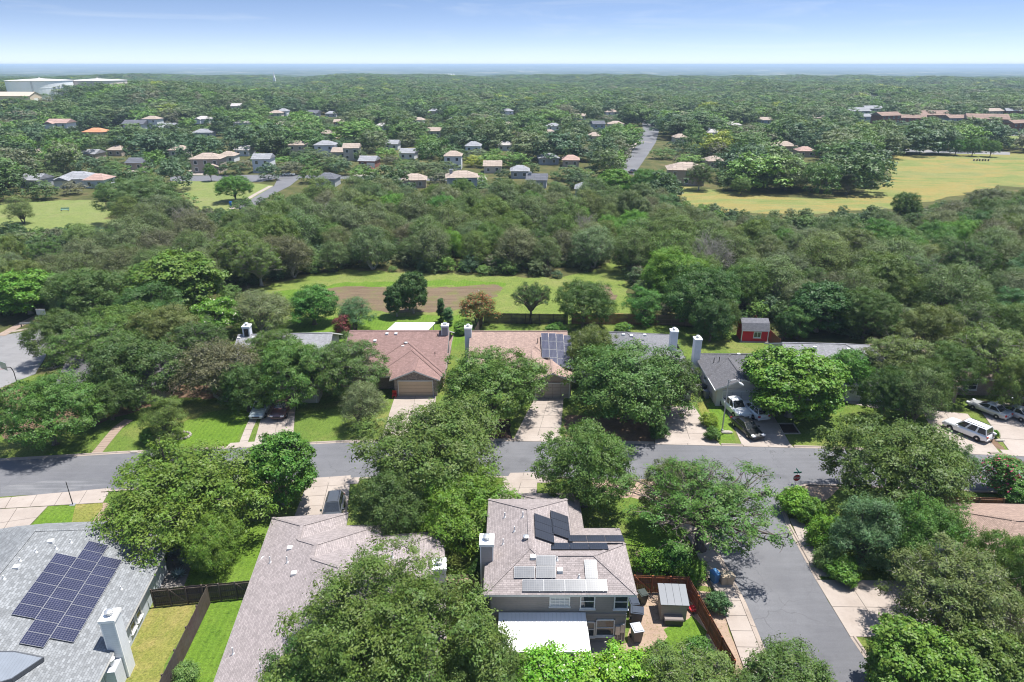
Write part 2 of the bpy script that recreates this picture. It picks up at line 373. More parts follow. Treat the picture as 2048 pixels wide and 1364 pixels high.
def m_leaf(name, trans=0.28, hue=0.0, rough=0.5, fixed=None, bloom=None):
    """leaf colour = object colour (or fixed) x per-leaf tint; half of the light that is not reflected shines through"""
    t = NT(name); oi = t.objinfo(); at = t.new('ShaderNodeAttribute', attribute_name='tint')
    base = oi.outputs['Color'] if fixed is None else None
    sep = t.new('ShaderNodeSeparateColor'); t.link(at.outputs['Color'], sep.inputs[0])
    if fixed is not None:
        base = t.mix(oi.outputs['Random'], fixed[0], fixed[1])
    hs = t.new('ShaderNodeHueSaturation'); t.link(base, hs.inputs['Color'])
    t.link(t.math('ADD', t.math('MULTIPLY', sep.outputs[0], 0.05), 0.475), hs.inputs['Hue'])
    t.link(t.math('ADD', t.math('MULTIPLY', sep.outputs[1], 0.6), 0.68), hs.inputs['Value'])
    hs.inputs['Saturation'].default_value = 1.0
    c = hs.outputs[0]
    if bloom is not None:
        c = t.mix(t.ramp(sep.outputs[2], [(bloom[1] - 0.01, (0,)*3), (bloom[1], (1,)*3)]), c, bloom[0])
    b = t.new('ShaderNodeBsdfPrincipled'); t.link(c, b.inputs['Base Color']); b.inputs['Roughness'].default_value = rough; b.inputs['Specular IOR Level'].default_value = 0.28
    tr = t.new('ShaderNodeBsdfTranslucent'); t.link(t.mix(1.0, c, (1.1, 1.15, 0.45), 'MULTIPLY'), tr.inputs['Color'])
    mx = t.new('ShaderNodeMixShader'); mx.inputs[0].default_value = trans; t.link(b.outputs[0], mx.inputs[1]); t.link(tr.outputs[0], mx.inputs[2])
    t.link(mx.outputs[0], t.out.inputs[0]); return t.mat
def m_bark(name, a, b):
    t = NT(name); p = t.coord(); n = t.noise(t.scale_vec(p, (6, 6, 1.2)), 1.0, 6, 0.75)
    t.principled(t.ramp(n, [(0.3, a), (0.7, b)]), 0.95, bump=n, bstr=0.8, bdist=0.05, spec=0.1); return t.mat

M = {
 'asphalt': m_asphalt('asphalt', (0.098, 0.099, 0.108), (0.142, 0.143, 0.152)),
 'asphalt_worn': m_asphalt('asphalt_worn', (0.095, 0.097, 0.105), (0.17, 0.17, 0.175), 1.2),
 'asphalt_pale': m_asphalt('asphalt_pale', (0.16, 0.158, 0.16), (0.22, 0.215, 0.215)),
 'concrete': m_concrete('concrete', (0.315, 0.272, 0.238), (0.235, 0.195, 0.165)),
 'kerb': m_concrete('kerb_concrete', (0.30, 0.25, 0.21), (0.19, 0.155, 0.13)),
 'joint': m_plain('joint_dark', (0.10, 0.085, 0.07), 0.95),
 'lawn': m_grass('lawn', (0.066, 0.113, 0.018), (0.113, 0.167, 0.029), (0.227, 0.188, 0.074), 0.55, mow=0.1),
 'lawn_lush': m_grass('lawn_lush', (0.066, 0.129, 0.013), (0.106, 0.178, 0.020), (0.156, 0.195, 0.045), 0.4, mow=0.2),
 'lawn_dry': m_grass('lawn_dry', (0.126, 0.151, 0.029), (0.198, 0.188, 0.051), (0.299, 0.216, 0.095), 0.8, mow=0.12),
 'field': m_grass('field_grass', (0.101, 0.151, 0.029), (0.167, 0.205, 0.047), (0.227, 0.205, 0.085), 0.5, scale=0.8, bump=0.9),
 'park': m_grass('park_grass', (0.132, 0.167, 0.047), (0.173, 0.205, 0.066), (0.216, 0.199, 0.095), 0.6, scale=0.6),
 'dirt': m_dirt('bare_earth', (0.26, 0.185, 0.135), (0.34, 0.255, 0.195), (0.13, 0.13, 0.045)),
 'mulch': m_dirt('mulch', (0.035, 0.025, 0.02), (0.07, 0.045, 0.035), (0.02, 0.015, 0.012)),
 'gravel': m_dirt('grey_gravel', (0.17, 0.155, 0.15), (0.24, 0.22, 0.21), (0.12, 0.11, 0.10)),
 'litter': m_dirt('leaf_litter', (0.12, 0.078, 0.052), (0.20, 0.13, 0.088), (0.07, 0.075, 0.026)),
 'plough': m_plough('ploughed_earth'), 'meadow': m_meadow('meadow'), 'floor': m_floor('woodland_floor'),
 'path_brick': m_masonry('path_brick', (0.33, 0.22, 0.17), (0.42, 0.30, 0.23), (0.24, 0.18, 0.14), 0.22, 0.11),
 'shingle': m_shingle('shingle'), 'shingle_bold': m_shingle('shingle_bold', 0.17, 0.34, 0.28),
 'siding': m_siding('siding'), 'stucco': m_objcolor('stucco', 0.9, var=0.08, nscale=0.7, bump=True),
 'paint': m_objcolor('paint', 0.55, var=0.08), 'white': m_plain('white_paint', (0.60, 0.60, 0.59), 0.5, var=0.06),
 'brick': m_masonry('brown_brick', (0.20, 0.12, 0.09), (0.33, 0.22, 0.17), (0.36, 0.32, 0.28)),
 'redbrick': m_masonry('red_brick', (0.30, 0.09, 0.06), (0.40, 0.14, 0.09), (0.36, 0.28, 0.24)),
 'stone': m_masonry('ledge_stone', (0.22, 0.18, 0.17), (0.46, 0.38, 0.33), (0.10, 0.08, 0.07), 0.34, 0.15, 0.02, 0.12),
 'wood': m_wood('fence_wood'), 'glass': m_glass('window_glass'), 'glass_car': m_glass('car_glass', (0.012, 0.014, 0.016)),
 'solar_blue': m_solar('solar_blue', (0.012, 0.014, 0.035), (0.016, 0.018, 0.045), (0.11, 0.11, 0.14), 0.25, 0.009),
 'solar_black': m_solar('solar_black', (0.012, 0.014, 0.018), (0.014, 0.016, 0.021), (0.03, 0.03, 0.035), 0.3),
 'solar_silver': m_solar('solar_silver', (0.085, 0.09, 0.10), (0.10, 0.105, 0.115), (0.16, 0.16, 0.165), 0.25, 0.01),
 'solar_grey': m_solar('solar_grey', (0.05, 0.055, 0.07), (0.06, 0.065, 0.085), (0.22, 0.22, 0.23), 0.22, 0.012),
 'alu': m_plain('aluminium', (0.33, 0.335, 0.345), 0.5, 0.4, var=0.06), 'alu_dark': m_plain('dark_frame', (0.02, 0.02, 0.022), 0.4, 0.3),
 'metalroof': m_ribbed('white_metal_roof', (0.74, 0.73, 0.73)), 'galv': m_plain('galvanised', (0.42, 0.43, 0.44), 0.45, 0.6),
 'carpaint': m_objcolor('car_paint', 0.28, 0.15, var=0.03, coat=0.8), 'tyre': m_plain('tyre_rubber', (0.018, 0.018, 0.018), 0.85),
 'chrome': m_plain('wheel_metal', (0.5, 0.5, 0.52), 0.3, 0.8), 'black': m_plain('black_plastic', (0.015, 0.015, 0.016), 0.55),
 'lamp_red': m_plain('tail_lamp_red', (0.35, 0.01, 0.012), 0.2, coat=0.5), 'lamp_clear': m_plain('head_lamp_clear', (0.65, 0.66, 0.68), 0.12, coat=0.8),
 'sign_red': m_plain('sign_red', (0.42, 0.012, 0.02), 0.4, var=0.05), 'sign_green': m_plain('sign_green', (0.01, 0.16, 0.10), 0.4, var=0.05),
 'plastic': m_objcolor('bin_plastic', 0.5, var=0.08), 'barn_red': m_siding('barn_red', 0.2),
 'bark': m_bark('oak_bark', (0.055, 0.045, 0.038), (0.17, 0.145, 0.125)), 'bark_pale': m_bark('pale_bark', (0.17, 0.15, 0.135), (0.40, 0.37, 0.34)),
 'leaf': m_leaf('leaf'), 'leaf_flower': m_leaf('leaf_flower', bloom=((0.60, 0.58, 0.45), 0.975)),
 'leaf_pink': m_leaf('leaf_pink', bloom=((0.55, 0.05, 0.16), 0.92)), 'leaf_rust': m_leaf('leaf_rust', bloom=((0.30, 0.10, 0.04), 0.62)),
 'stone_pale': m_dirt('pale_stone', (0.30, 0.27, 0.235), (0.40, 0.37, 0.325), (0.21, 0.19, 0.16)),
}
# ------------------------------------------------------------------ terrain and ground sheets
def smooth(a, b, x):
    t = min(1.0, max(0.0, (x - a) / (b - a))); return t * t * (3 - 2 * t)
HILL = (-425.0, 640.0)
def terrain(x, y):
    r = math.hypot(x, y)
    z = 13.0 * (1 - smooth(95, 235, math.hypot((x - HILL[0]) * 0.8, y - HILL[1])))
    if r > 500: z += smooth(500, 1100, r) * (3.2 * math.sin(x * .0107 + 1.3 + y * .002) + 2.2 * math.sin(x * .0231 + y * .006) + 1.6 * math.sin(x * .043 - y * .013) - .0016 * x)
    z -= 22 * smooth(1950, 3300, r)
    if r > 7000:
        a = math.atan2(x, y)
        ridge = 26 + 7 * math.sin(a * 5.0 + 0.6) + 4 * math.sin(a * 17 + 2) + 2 * math.sin(a * 41)
        z += ridge * smooth(8000, 19000, r) * (0.82 + 0.18 * math.sin(a * 9 + 1))
    return z
def build_terrain():
    mb = MB(); radii = [0, 20, 60, 120, 200, 260] + [260 * (40000 / 260) ** (k / 70) for k in range(1, 71)]
    NA = 180
    for r in radii:
        for j in range(NA):
            a = 2 * math.pi * j / NA; x, y = r * math.sin(a), r * math.cos(a)
            mb.v.append((x, y, terrain(x, y)))
    for k in range(len(radii) - 1):
        for j in range(NA):
            j2 = (j + 1) % NA
            if k == 0: mb.f.append((k * NA + j, (k + 1) * NA + j2, (k + 1) * NA + j))
            else: mb.f.append((k * NA + j, k * NA + j2, (k + 1) * NA + j2, (k + 1) * NA + j))
            mb.m.append(0)
    return tag(mb.build('ground', M['floor'], uv=False), kind='structure')
build_terrain()

rng = random.Random(11)
def densify(pts, step, jit):
    out = []
    n = len(pts)
    for k in range(n):
        a, b = pts[k], pts[(k + 1) % n]; L = math.hypot(b[0] - a[0], b[1] - a[1]); m = max(1, int(L / step))
        for i in range(m):
            t = i / m; out.append((a[0] + (b[0] - a[0]) * t + rng.uniform(-jit, jit), a[1] + (b[1] - a[1]) * t + rng.uniform(-jit, jit)))
    return out
def ccw(p):
    s = sum(p[k][0] * p[(k + 1) % len(p)][1] - p[(k + 1) % len(p)][0] * p[k][1] for k in range(len(p)))
    return p if s > 0 else p[::-1]
def sheet(name, px, mat, z, step=1.5, jit=0.0, world=False):
    p = [q if world else G(*q) for q in px]
    if jit: p = densify(p, step, jit)
    p = ccw(p); mb = MB(); mb.face([(x, y, z) for x, y in p])
    return tag(mb.build(name, M[mat], uv=False), kind='structure')
def inside(x, y, poly):
    c = False; n = len(poly); j = n - 1
    for i in range(n):
        xi, yi = poly[i]; xj, yj = poly[j]
        if (yi > y) != (yj > y) and x < (xj - xi) * (y - yi) / (yj - yi) + xi: c = not c
        j = i
    return c

# the street along the house rows, the side street that meets it, kerbs
FAR_EDGE = [(-75, 62.6), (-57.1, 65.5), (-45, 67.0), (-31.3, 68.3), (-19.6, 69.5), (-8, 69.9), (4, 69.8), (16, 69.2), (35.5, 68.2), (57.8, 66.5), (80, 64.6)]
NEAR_EDGE = [(x, y - 7.35) for x, y in FAR_EDGE]
def edge_y(edge, x):
    for a, b in zip(edge, edge[1:]):
        if a[0] <= x <= b[0]: return a[1] + (b[1] - a[1]) * (x - a[0]) / (b[0] - a[0])
    return edge[0][1] if x < edge[0][0] else edge[-1][1]
SX0, SX1 = 18.95, 26.3              # the side street's two edges
sheet('lawn', [(-95, 20), (95, 20), (95, 90), (42, 95), (40, 104), (24, 109), (-20, 117), (-46, 112), (-50, 90), (-95, 86)], 'lawn', 0.004, world=True)
road = [(x, y) for x, y in FAR_EDGE] + [(80, 57.25), (57.8, 59.15), (35.5, 60.85), (31.2, 61.2), (28.6, 60.2), (26.9, 57.5), (SX1, 54), (SX1 - .25, 44), (SX1 + .1, 36), (SX1 + .6, 20),
        (SX0 + .4, 20), (SX0 + .15, 36), (SX0 + .3, 44), (SX0 - .3, 52), (SX0 - 1.3, 58.5), (SX0 - 3.4, 61.9)] + [p for p in reversed(NEAR_EDGE) if p[0] < 12]
sheet('road', road, 'asphalt', 0.016, world=True)
# paler worn asphalt patch by the driveway at the street's bend
sheet('road_patch', [(40, 968), (120, 958), (205, 956), (230, 966), (180, 974), (110, 984), (0, 994), (0, 975)], 'asphalt_worn', 0.020, 1.2, 0.35)

def kerb(name, line, w=0.42, h=0.13, side=1, seg=3.0):
    """concrete kerb pieces along a line, each with a joint"""
    root = tag(bpy.data.objects.new(name, None), kind='structure'); COL.objects.link(root)
    pts = []
    for a, b in zip(line, line[1:]):
        L = math.hypot(b[0] - a[0], b[1] - a[1]); n = max(1, round(L / seg))
        for i in range(n): pts.append((a[0] + (b[0] - a[0]) * i / n, a[1] + (b[1] - a[1]) * i / n))
    pts.append(line[-1])
    for a, b in zip(pts, pts[1:]):
        d = Vector((b[0] - a[0], b[1] - a[1], 0)); L = d.length; d.normalize(); s = Vector((-d.y, d.x, 0)) * side
        A = Vector((*a, 0)) + d * 0.012; B = Vector((*b, 0)) - d * 0.012; mb = MB(); hh = h + rng.uniform(-.006, .006)
        prof = [(0, 0), (0.02, hh * .25), (0.20, hh * .35), (0.26, hh), (w, hh), (w, 0)]
        i = len(mb.v)
        for P in (A, B): mb.v += [tuple(P + s * q[0] + Vector((0, 0, q[1]))) for q in prof]
        n = len(prof)
        for k in range(n - 1):
            mb.f.append((k, k + 1, n + k + 1, n + k) if side < 0 else (k, n + k, n + k + 1, k + 1)); mb.m.append(0)
        mb.f.append(tuple(range(n))); mb.f.append(tuple(n + k for k in reversed(range(n)))); mb.m += [0, 0]
        mb.build('kerb_stone', M['kerb'], root, uv=False)
    return root
gaps = [(-33.2, -26.0), (-16, -8.5), (0.6, 6.2), (16.6, 24.3), (26.8, 32.6), (47.6, 54.3), (55.7, 62)]      # dropped kerbs at the driveways
def split_line(edge, gaps):
    out = []; cur = None
    xs = sorted(set([p[0] for p in edge] + [g for q in gaps for g in q]))
    xs = [x for x in xs if edge[0][0] <= x <= edge[-1][0]]
    segs = []; cur = []
    for x in xs:
        cur.append((x, edge_y(edge, x)))
        for g0, g1 in gaps:
            if abs(x - g0) < 1e-6: segs.append(cur); cur = []
            if abs(x - g1) < 1e-6: cur = [(x, edge_y(edge, x))]
    segs.append(cur)
    return [s for s in segs if len(s) > 1]
for s in split_line(FAR_EDGE, gaps): kerb('kerb', s, side=1)
near_gaps = [(-75, -42.5), (-22.5, -16.2), (-1.0, 4.2)]
for s in split_line([p for p in NEAR_EDGE if p[0] < 12] + [(SX0 - 5.2, 61.95)], near_gaps): kerb('kerb', s, side=-1)
kerb('kerb', [(SX0 + .4, 20), (SX0 + .15, 36), (SX0 + .3, 44), (SX0 - .3, 52), (SX0 - 1.3, 58.5), (SX0 - 3.4, 61.7)], side=1)
kerb('kerb', [(SX1 + .6, 20), (SX1 + .1, 36), (SX1 - .2, 40.3)], side=-1)
kerb('kerb', [(SX1 - .25, 46.6), (SX1, 54), (26.9, 57.5), (28.6, 60.2), (31.2, 61.2), (35.5, 60.85), (57.8, 59.15), (80, 57.25)], side=-1)

def slabs(name, quad, nx, ny, mat='concrete', z=0.05, gap=0.035, world=False, th=0.12):
    """a paved area of nx x ny slabs between four corner points (near-left, near-right, far-right, far-left)"""
    q = [Vector((*(p if world else G(*p)), 0)) for p in quad]
    root = tag(bpy.data.objects.new(name, None), kind='structure'); COL.objects.link(root)
    def at(u, v): return (q[0] * (1 - u) + q[1] * u) * (1 - v) + (q[3] * (1 - u) + q[2] * u) * v
    bed = MB(); c = ccw([(p.x, p.y) for p in q]); bed.face([(x, y, z - 0.018) for x, y in c]); bed.build('joint_bed', M['joint'], root, uv=False)
    for i in range(nx):
        for j in range(ny):
            u0, u1, v0, v1 = i / nx, (i + 1) / nx, j / ny, (j + 1) / ny
            p = [at(u0, v0), at(u1, v0), at(u1, v1), at(u0, v1)]; ctr = sum(p, Vector()) / 4
            p = [pp + (ctr - pp).normalized() * gap for pp in p]; dz = rng.uniform(-.006, .006)
            mb = MB(); mb.prism(ccw([(pp.x, pp.y) for pp in p]), z - th, z + dz); mb.build('slab', M[mat], root, uv=False)
    return root
def strip(name, line, w, seg, mat='concrete', z=0.05, world=False):
    """a path of single slabs following a line of points"""
    pts = [Vector((*(p if world else G(*p)), 0)) for p in line]
    root = tag(bpy.data.objects.new(name, None), kind='structure'); COL.objects.link(root)
    dens = []
    for a, b in zip(pts, pts[1:]):
        n = max(1, round((b - a).length / seg)); dens += [a + (b - a) * (i / n) for i in range(n)]
    dens.append(pts[-1])
    def nrm(k):
        d = dens[min(k + 1, len(dens) - 1)] - dens[max(k - 1, 0)]; d.normalize(); return Vector((-d.y, d.x, 0)) * w / 2
    for k in range(len(dens) - 1):
        a, b = dens[k], dens[k + 1]; d = (b - a).normalized() * 0.02; na, nb = nrm(k), nrm(k + 1)
        mb = MB(); mb.prism(ccw([(p.x, p.y) for p in (a + d - na, b - d - nb, b - d + nb, a + d + na)]), z - 0.1, z + rng.uniform(-.006, .006)); mb.build('slab', M[mat], root, uv=False)
    return root
for g0, g1 in gaps:
    slabs('driveway_apron', [(g0, edge_y(FAR_EDGE, g0) - .02), (g1, edge_y(FAR_EDGE, g1) - .02), (g1 - .3, edge_y(FAR_EDGE, g1) + 1.3), (g0 + .3, edge_y(FAR_EDGE, g0) + 1.3)], 2, 1, z=0.046, world=True)
for g0, g1 in near_gaps[1:]:
    slabs('driveway_apron', [(g0, edge_y(NEAR_EDGE, g0) - 1.2), (g1, edge_y(NEAR_EDGE, g1) - 1.2), (g1, edge_y(NEAR_EDGE, g1) + .02), (g0, edge_y(NEAR_EDGE, g0) + .02)], 2, 1, z=0.046, world=True)
def ln(pts, mat, z, name='lawn', jit=0.25, step=1.0): return sheet(name, pts, mat, z, step, jit)

# near side lots
ln([(48, 1068), (94, 1012), (150, 1008), (140, 1062)], 'lawn_lush', 0.006, jit=0.1)
ln([(150, 1008), (206, 1003), (195, 1050), (140, 1062)], 'lawn_dry', 0.0065, jit=0.15)
sheet('bare_earth', [(206, 1003), (250, 1010), (250, 1060), (180, 1062)], 'dirt', 0.009, 0.8, 0.25)
slabs('driveway', [(-150, 1200), (6, 1108), (96, 1013), (-90, 1024)], 3, 4)
slabs('driveway', [(-90, 1023), (206, 1006), (224, 976), (-80, 1004)], 6, 1)
ln([(395, 1092), (452, 1058), (545, 1036), (500, 1168), (372, 1168)], 'lawn_lush', 0.006, jit=0.1)
sheet('gravel_bed', [(340, 1098), (398, 1092), (368, 1172), (318, 1178)], 'gravel', 0.009)
ln([(305, 1212), (402, 1204), (330, 1330), (318, 1390), (215, 1390), (258, 1290)], 'lawn_dry', 0.006, jit=0.05)
ln([(422, 1200), (500, 1192), (425, 1390), (340, 1390), (345, 1330)], 'lawn_lush', 0.006, jit=0.05)
slabs('driveway', [(588, 1034), (694, 1030), (702, 951), (618, 957)], 2, 4)
slabs('driveway', [(985, 1010), (1072, 1010), (1076, 945), (1020, 946)], 2, 4)
sheet('bare_earth', [(886, 1150), (955, 1152), (968, 1240), (930, 1300), (880, 1230)], 'dirt', 0.009, 0.8, 0.2)
sheet('bare_earth', [(1258, 1180), (1425, 1185), (1475, 1320), (1440, 1364), (1200, 1364), (1210, 1290), (1258, 1285)], 'dirt', 0.009, 0.8, 0.15)
ln([(1336, 1246), (1392, 1236), (1412, 1262), (1425, 1340), (1340, 1340), (1328, 1290)], 'lawn_lush', 0.012, jit=0.3, step=0.6)
sheet('bare_earth', [(1272, 1100), (1300, 1095), (1305, 1168), (1270, 1172)], 'dirt', 0.010, 0.8, 0.25)
sheet('leaf_litter', [(1190, 952), (1290, 952), (1400, 962), (1440, 1010), (1460, 1100), (1455, 1180), (1390, 1175), (1420, 1090), (1380, 1040), (1300, 1000), (1180, 985)], 'dirt', 0.011, 0.8, 0.3)
ln([(1255, 1040), (1370, 1030), (1400, 1070), (1330, 1100), (1260, 1090)], 'lawn_lush', 0.012, jit=0.35, step=0.7)
strip('sidewalk', [(SX0 - .9, 30), (SX0 - 1.15, 36), (SX0 - 1.0, 44), (SX0 - 1.6, 52), (SX0 - 2.5, 57.5)], 1.7, 1.5, z=0.12, world=True)
slabs('driveway', [(26.12, 40.3), (36.9, 40.0), (36.9, 46.4), (26.06, 46.6)], 4, 2, world=True)
sheet('bare_earth', [(16.05, 34), (17.0, 34), (17.05, 45), (15.4, 45.4), (14.9, 44.7)], 'dirt', 0.011, 0.8, 0.12, world=True)
strip('sidewalk', [(27.6, 55.0), (27.2, 51.0), (26.9, 47.0)], 1.2, 1.4, z=0.10, world=True)
sheet('bare_earth', [(1560, 975), (1610, 962), (1680, 968), (1660, 1000), (1590, 1012)], 'dirt', 0.010, 0.8, 0.2)
strip('sidewalk', [(1835, 1160), (1820, 1120), (1800, 1098)], 1.1, 1.1)
strip('sidewalk', [(2020, 1268), (2120, 1262)], 1.3, 1.3)
# far side lots
sheet('leaf_litter', [(0, 880), (190, 850), (330, 800), (520, 790), (600, 800), (600, 770), (0, 770)], 'litter', 0.010, 1.2, 0.5)
ln([(375, 838), (480, 812), (505, 830), (468, 889), (320, 892), (300, 880)], 'lawn_lush', 0.012, jit=0.4)
strip('garden_path', [(258, 840), (236, 855), (215, 880), (192, 908)], 1.15, 0.55, 'path_brick')
slabs('driveway', [(506, 894), (585, 890), (592, 808), (530, 808)], 2, 4)
strip('driveway_ribbon', [(484, 894), (497, 860), (512, 826), (530, 800)], 0.95, 1.3, z=0.056)
slabs('driveway', [(760, 884), (868, 882), (872, 792), (790, 792)], 2, 4)
slabs('driveway', [(1026, 880), (1120, 880), (1128, 790), (1072, 790)], 2, 4)
sheet('mulch_bed', [(960, 878), (1024, 878), (1020, 838), (970, 838)], 'mulch', 0.012, 0.8, 0.2)
sheet('leaf_litter', [(1130, 880), (1330, 884), (1340, 840), (1130, 830)], 'litter', 0.012, 0.8, 0.3)
slabs('driveway', [(1330, 887), (1436, 888), (1388, 812), (1322, 812)], 2, 4)
ln([(1394, 806), (1418, 800), (1440, 878), (1425, 882)], 'lawn_dry', 0.012, jit=0.15)
ln([(1412, 806), (1452, 806), (1472, 880), (1440, 880)], 'lawn_lush', 0.013, jit=0.1)
slabs('driveway', [(1484, 891), (1582, 891), (1532, 806), (1446, 806)], 2, 4)
mb = MB()
for a, b in (((1556, 848), (1586, 848)), ((1586, 848), (1600, 868)), ((1600, 868), (1566, 868)), ((1566, 868), (1556, 848))):
    mb.bar((*G(*a), 0.06), (*G(*b), 0.06), 0.12, 0.14)
o = mb.build('tree_surround', M['stone_pale'], uv=False); tag(o, 'pale square border round the dark mulch under the bright sycamore', 'border')
sheet('mulch_bed', [(1557, 849), (1586, 849), (1599, 867), (1567, 867)], 'mulch', 0.03)
strip('sidewalk', [(1690, 802), (1745, 812), (1800, 818)], 1.1, 1.3)
slabs('driveway', [(1884, 900), (2000, 906), (1935, 828), (1842, 818)], 2, 3)
sheet('bare_earth', [(1962, 884), (2012, 902), (1992, 880), (1935, 845), (1925, 850)], 'litter', 0.013, 0.7, 0.15)
slabs('driveway', [(2022, 907), (2160, 915), (2080, 812), (1945, 800)], 2, 4)
# back gardens, the ploughed field, park and meadow
ln([(512, 672), (560, 640), (700, 628), (930, 628), (935, 680), (900, 700), (520, 700)], 'lawn_lush', 0.012, jit=0.5)
FIELD = [G(*p) for p in [(500, 585), (560, 562), (640, 548), (700, 540), (860, 546), (1000, 552), (1120, 556), (1195, 540), (1225, 520), (1238, 500), (1250, 540), (1262, 600), (1258, 648), (1000, 640), (930, 630), (700, 630), (560, 640), (515, 610)]]
sheet('field', FIELD, 'field', 0.02, 2.0, 0.9, world=True)
sheet('field', [(505, 608), (560, 582), (700, 565), (900, 560), (1010, 565), (1012, 572), (860, 572), (700, 578), (600, 600), (540, 612)], 'lawn_lush', 0.026, 1.6, 1.1)
sheet('ploughed_strip', [(618, 578), (720, 572), (860, 575), (1002, 569), (998, 590), (975, 608), (955, 618), (880, 624), (760, 624), (690, 618), (655, 598)], 'plough', 0.032, 1.4, 0.8)
sheet('ploughed_strip', [(1192, 574), (1220, 570), (1236, 592), (1222, 604), (1204, 592)], 'plough', 0.033, 1.2, 0.7)
sheet('footpath', [(1228, 520), (1236, 500), (1246, 482), (1250, 484), (1243, 505), (1238, 524)], 'dirt', 0.034, 1.2, 0.3)
PARK1 = [G(*p) for p in [(-60, 408), (60, 402), (205, 400), (215, 425), (215, 462), (60, 470), (-60, 470)]]
PARK2 = [G(*p) for p in [(345, 363), (470, 360), (550, 372), (480, 420), (400, 425), (372, 395)]]
PARK3 = [G(*p) for p in [(170, 548), (215, 540), (235, 548), (215, 562), (180, 560)]]
for p in (PARK1, PARK2, PARK3): sheet('park_lawn', p, 'park', 0.03, 3.0, 1.2, world=True)
MEADOW = [G(*p) for p in [(1352, 372), (1400, 378), (1500, 388), (1620, 398), (1700, 392), (1745, 375), (1785, 360), (1775, 335), (1765, 312), (1900, 309), (2110, 306), (2110, 376), (2000, 372), (1900, 395), (1790, 418), (1600, 428), (1450, 424), (1365, 415)]]
sheet('meadow', MEADOW, 'meadow', 0.03, 4.0, 1.5, world=True)
MEADOW2 = [G(*p) for p in [(1715, 260), (1755, 262), (1800, 275), (1840, 292), (1780, 296), (1700, 290), (1660, 292), (1690, 275)]]
MEADOW3 = [G(*p) for p in [(1995, 272), (2110, 272), (2110, 297), (2000, 296)]]
for p in (MEADOW2, MEADOW3): sheet('meadow', p, 'park', 0.03, 6.0, 2.0, world=True)
def hides(x, y, r, h, what, z=0.0):
    'does a tree at x, y stand before one of these open areas as seen in the photograph'
    d = depth_of(x, y, z + h / 2); hw = r * .62 * FPX / d
    for q in (.35, .65, .97):
        px, py = project(x, y, z + h * q)
        for s in (-1, 0, 1):
            g = G(px + s * hw, py)
            if g[1] > y and any(inside(*g, k) for k in what): return True
    return False
# other roads
CULDESAC = [G(*p) for p in [(-120, 690), (10, 670), (78, 658), (98, 676), (92, 712), (70, 748), (0, 776), (-120, 800)]]
sheet('road', CULDESAC, 'asphalt_pale', 0.02, 1.2, 0.05, world=True)
strip('footpath', [(0, 672), (40, 650), (85, 628), (118, 600)], 1.6, 1.6, 'path_brick', 0.05)
kerb('kerb', [G(*p) for p in [(-40, 682), (10, 667), (78, 655)]], side=1)
ROADS = [G(*p) for p in [(1238, 345), (1262, 304), (1280, 284), (1286, 262), (1284, 246), (1276, 240), (1296, 240), (1308, 246), (1318, 262), (1312, 284), (1298, 306), (1268, 350)]]
sheet('road', ROADS, 'asphalt', 0.05, world=True)
sheet('road', [G(*p) for p in [(1230, 276), (1290, 268), (1300, 276), (1290, 283), (1232, 282)]], 'asphalt', 0.055, world=True)
strip('sidewalk', [(1234, 338), (1256, 304), (1272, 286)], 2.2, 6)
strip('sidewalk', [(1262, 282), (1304, 285)], 1.6, 6, z=0.09)
ROAD2 = [G(*p) for p in [(340, 352), (560, 349), (640, 351), (760, 352), (970, 358), (970, 364), (760, 360), (640, 357), (562, 356), (520, 364), (340, 362)]]
ROAD2B = [G(*p) for p in [(470, 418), (520, 388), (548, 372), (556, 357), (600, 356), (580, 372), (540, 392), (498, 420)]]
for k, p in enumerate((ROAD2, ROAD2B)): sheet('road', p, 'asphalt', 0.05 + 0.006 * k, world=True)
strip('sidewalk', [(462, 418), (512, 388), (542, 372)], 1.6, 5)
ROAD3 = [G(*p) for p in [(1720, 296), (2020, 304), (2020, 310), (1720, 302)]]
sheet('road', ROAD3, 'asphalt_pale', 0.05, world=True)
PARKING = [G(*p) for p in [(1995, 266), (2110, 268), (2110, 273), (1995, 271)]]
sheet('car_park', PARKING, 'asphalt_pale', 0.05, world=True)
FARDRIVES = [[(700, 352), (748, 352), (748, 338), (728, 336)], [(790, 352), (825, 352), (818, 343), (800, 343)], [(365, 350), (420, 350), (410, 340), (380, 340)], [(925, 358), (975, 360), (970, 350), (930, 350)], [(255, 345), (300, 345), (300, 336), (268, 337)]]
for q in FARDRIVES: slabs('driveway', q, 2, 1, z=0.06)
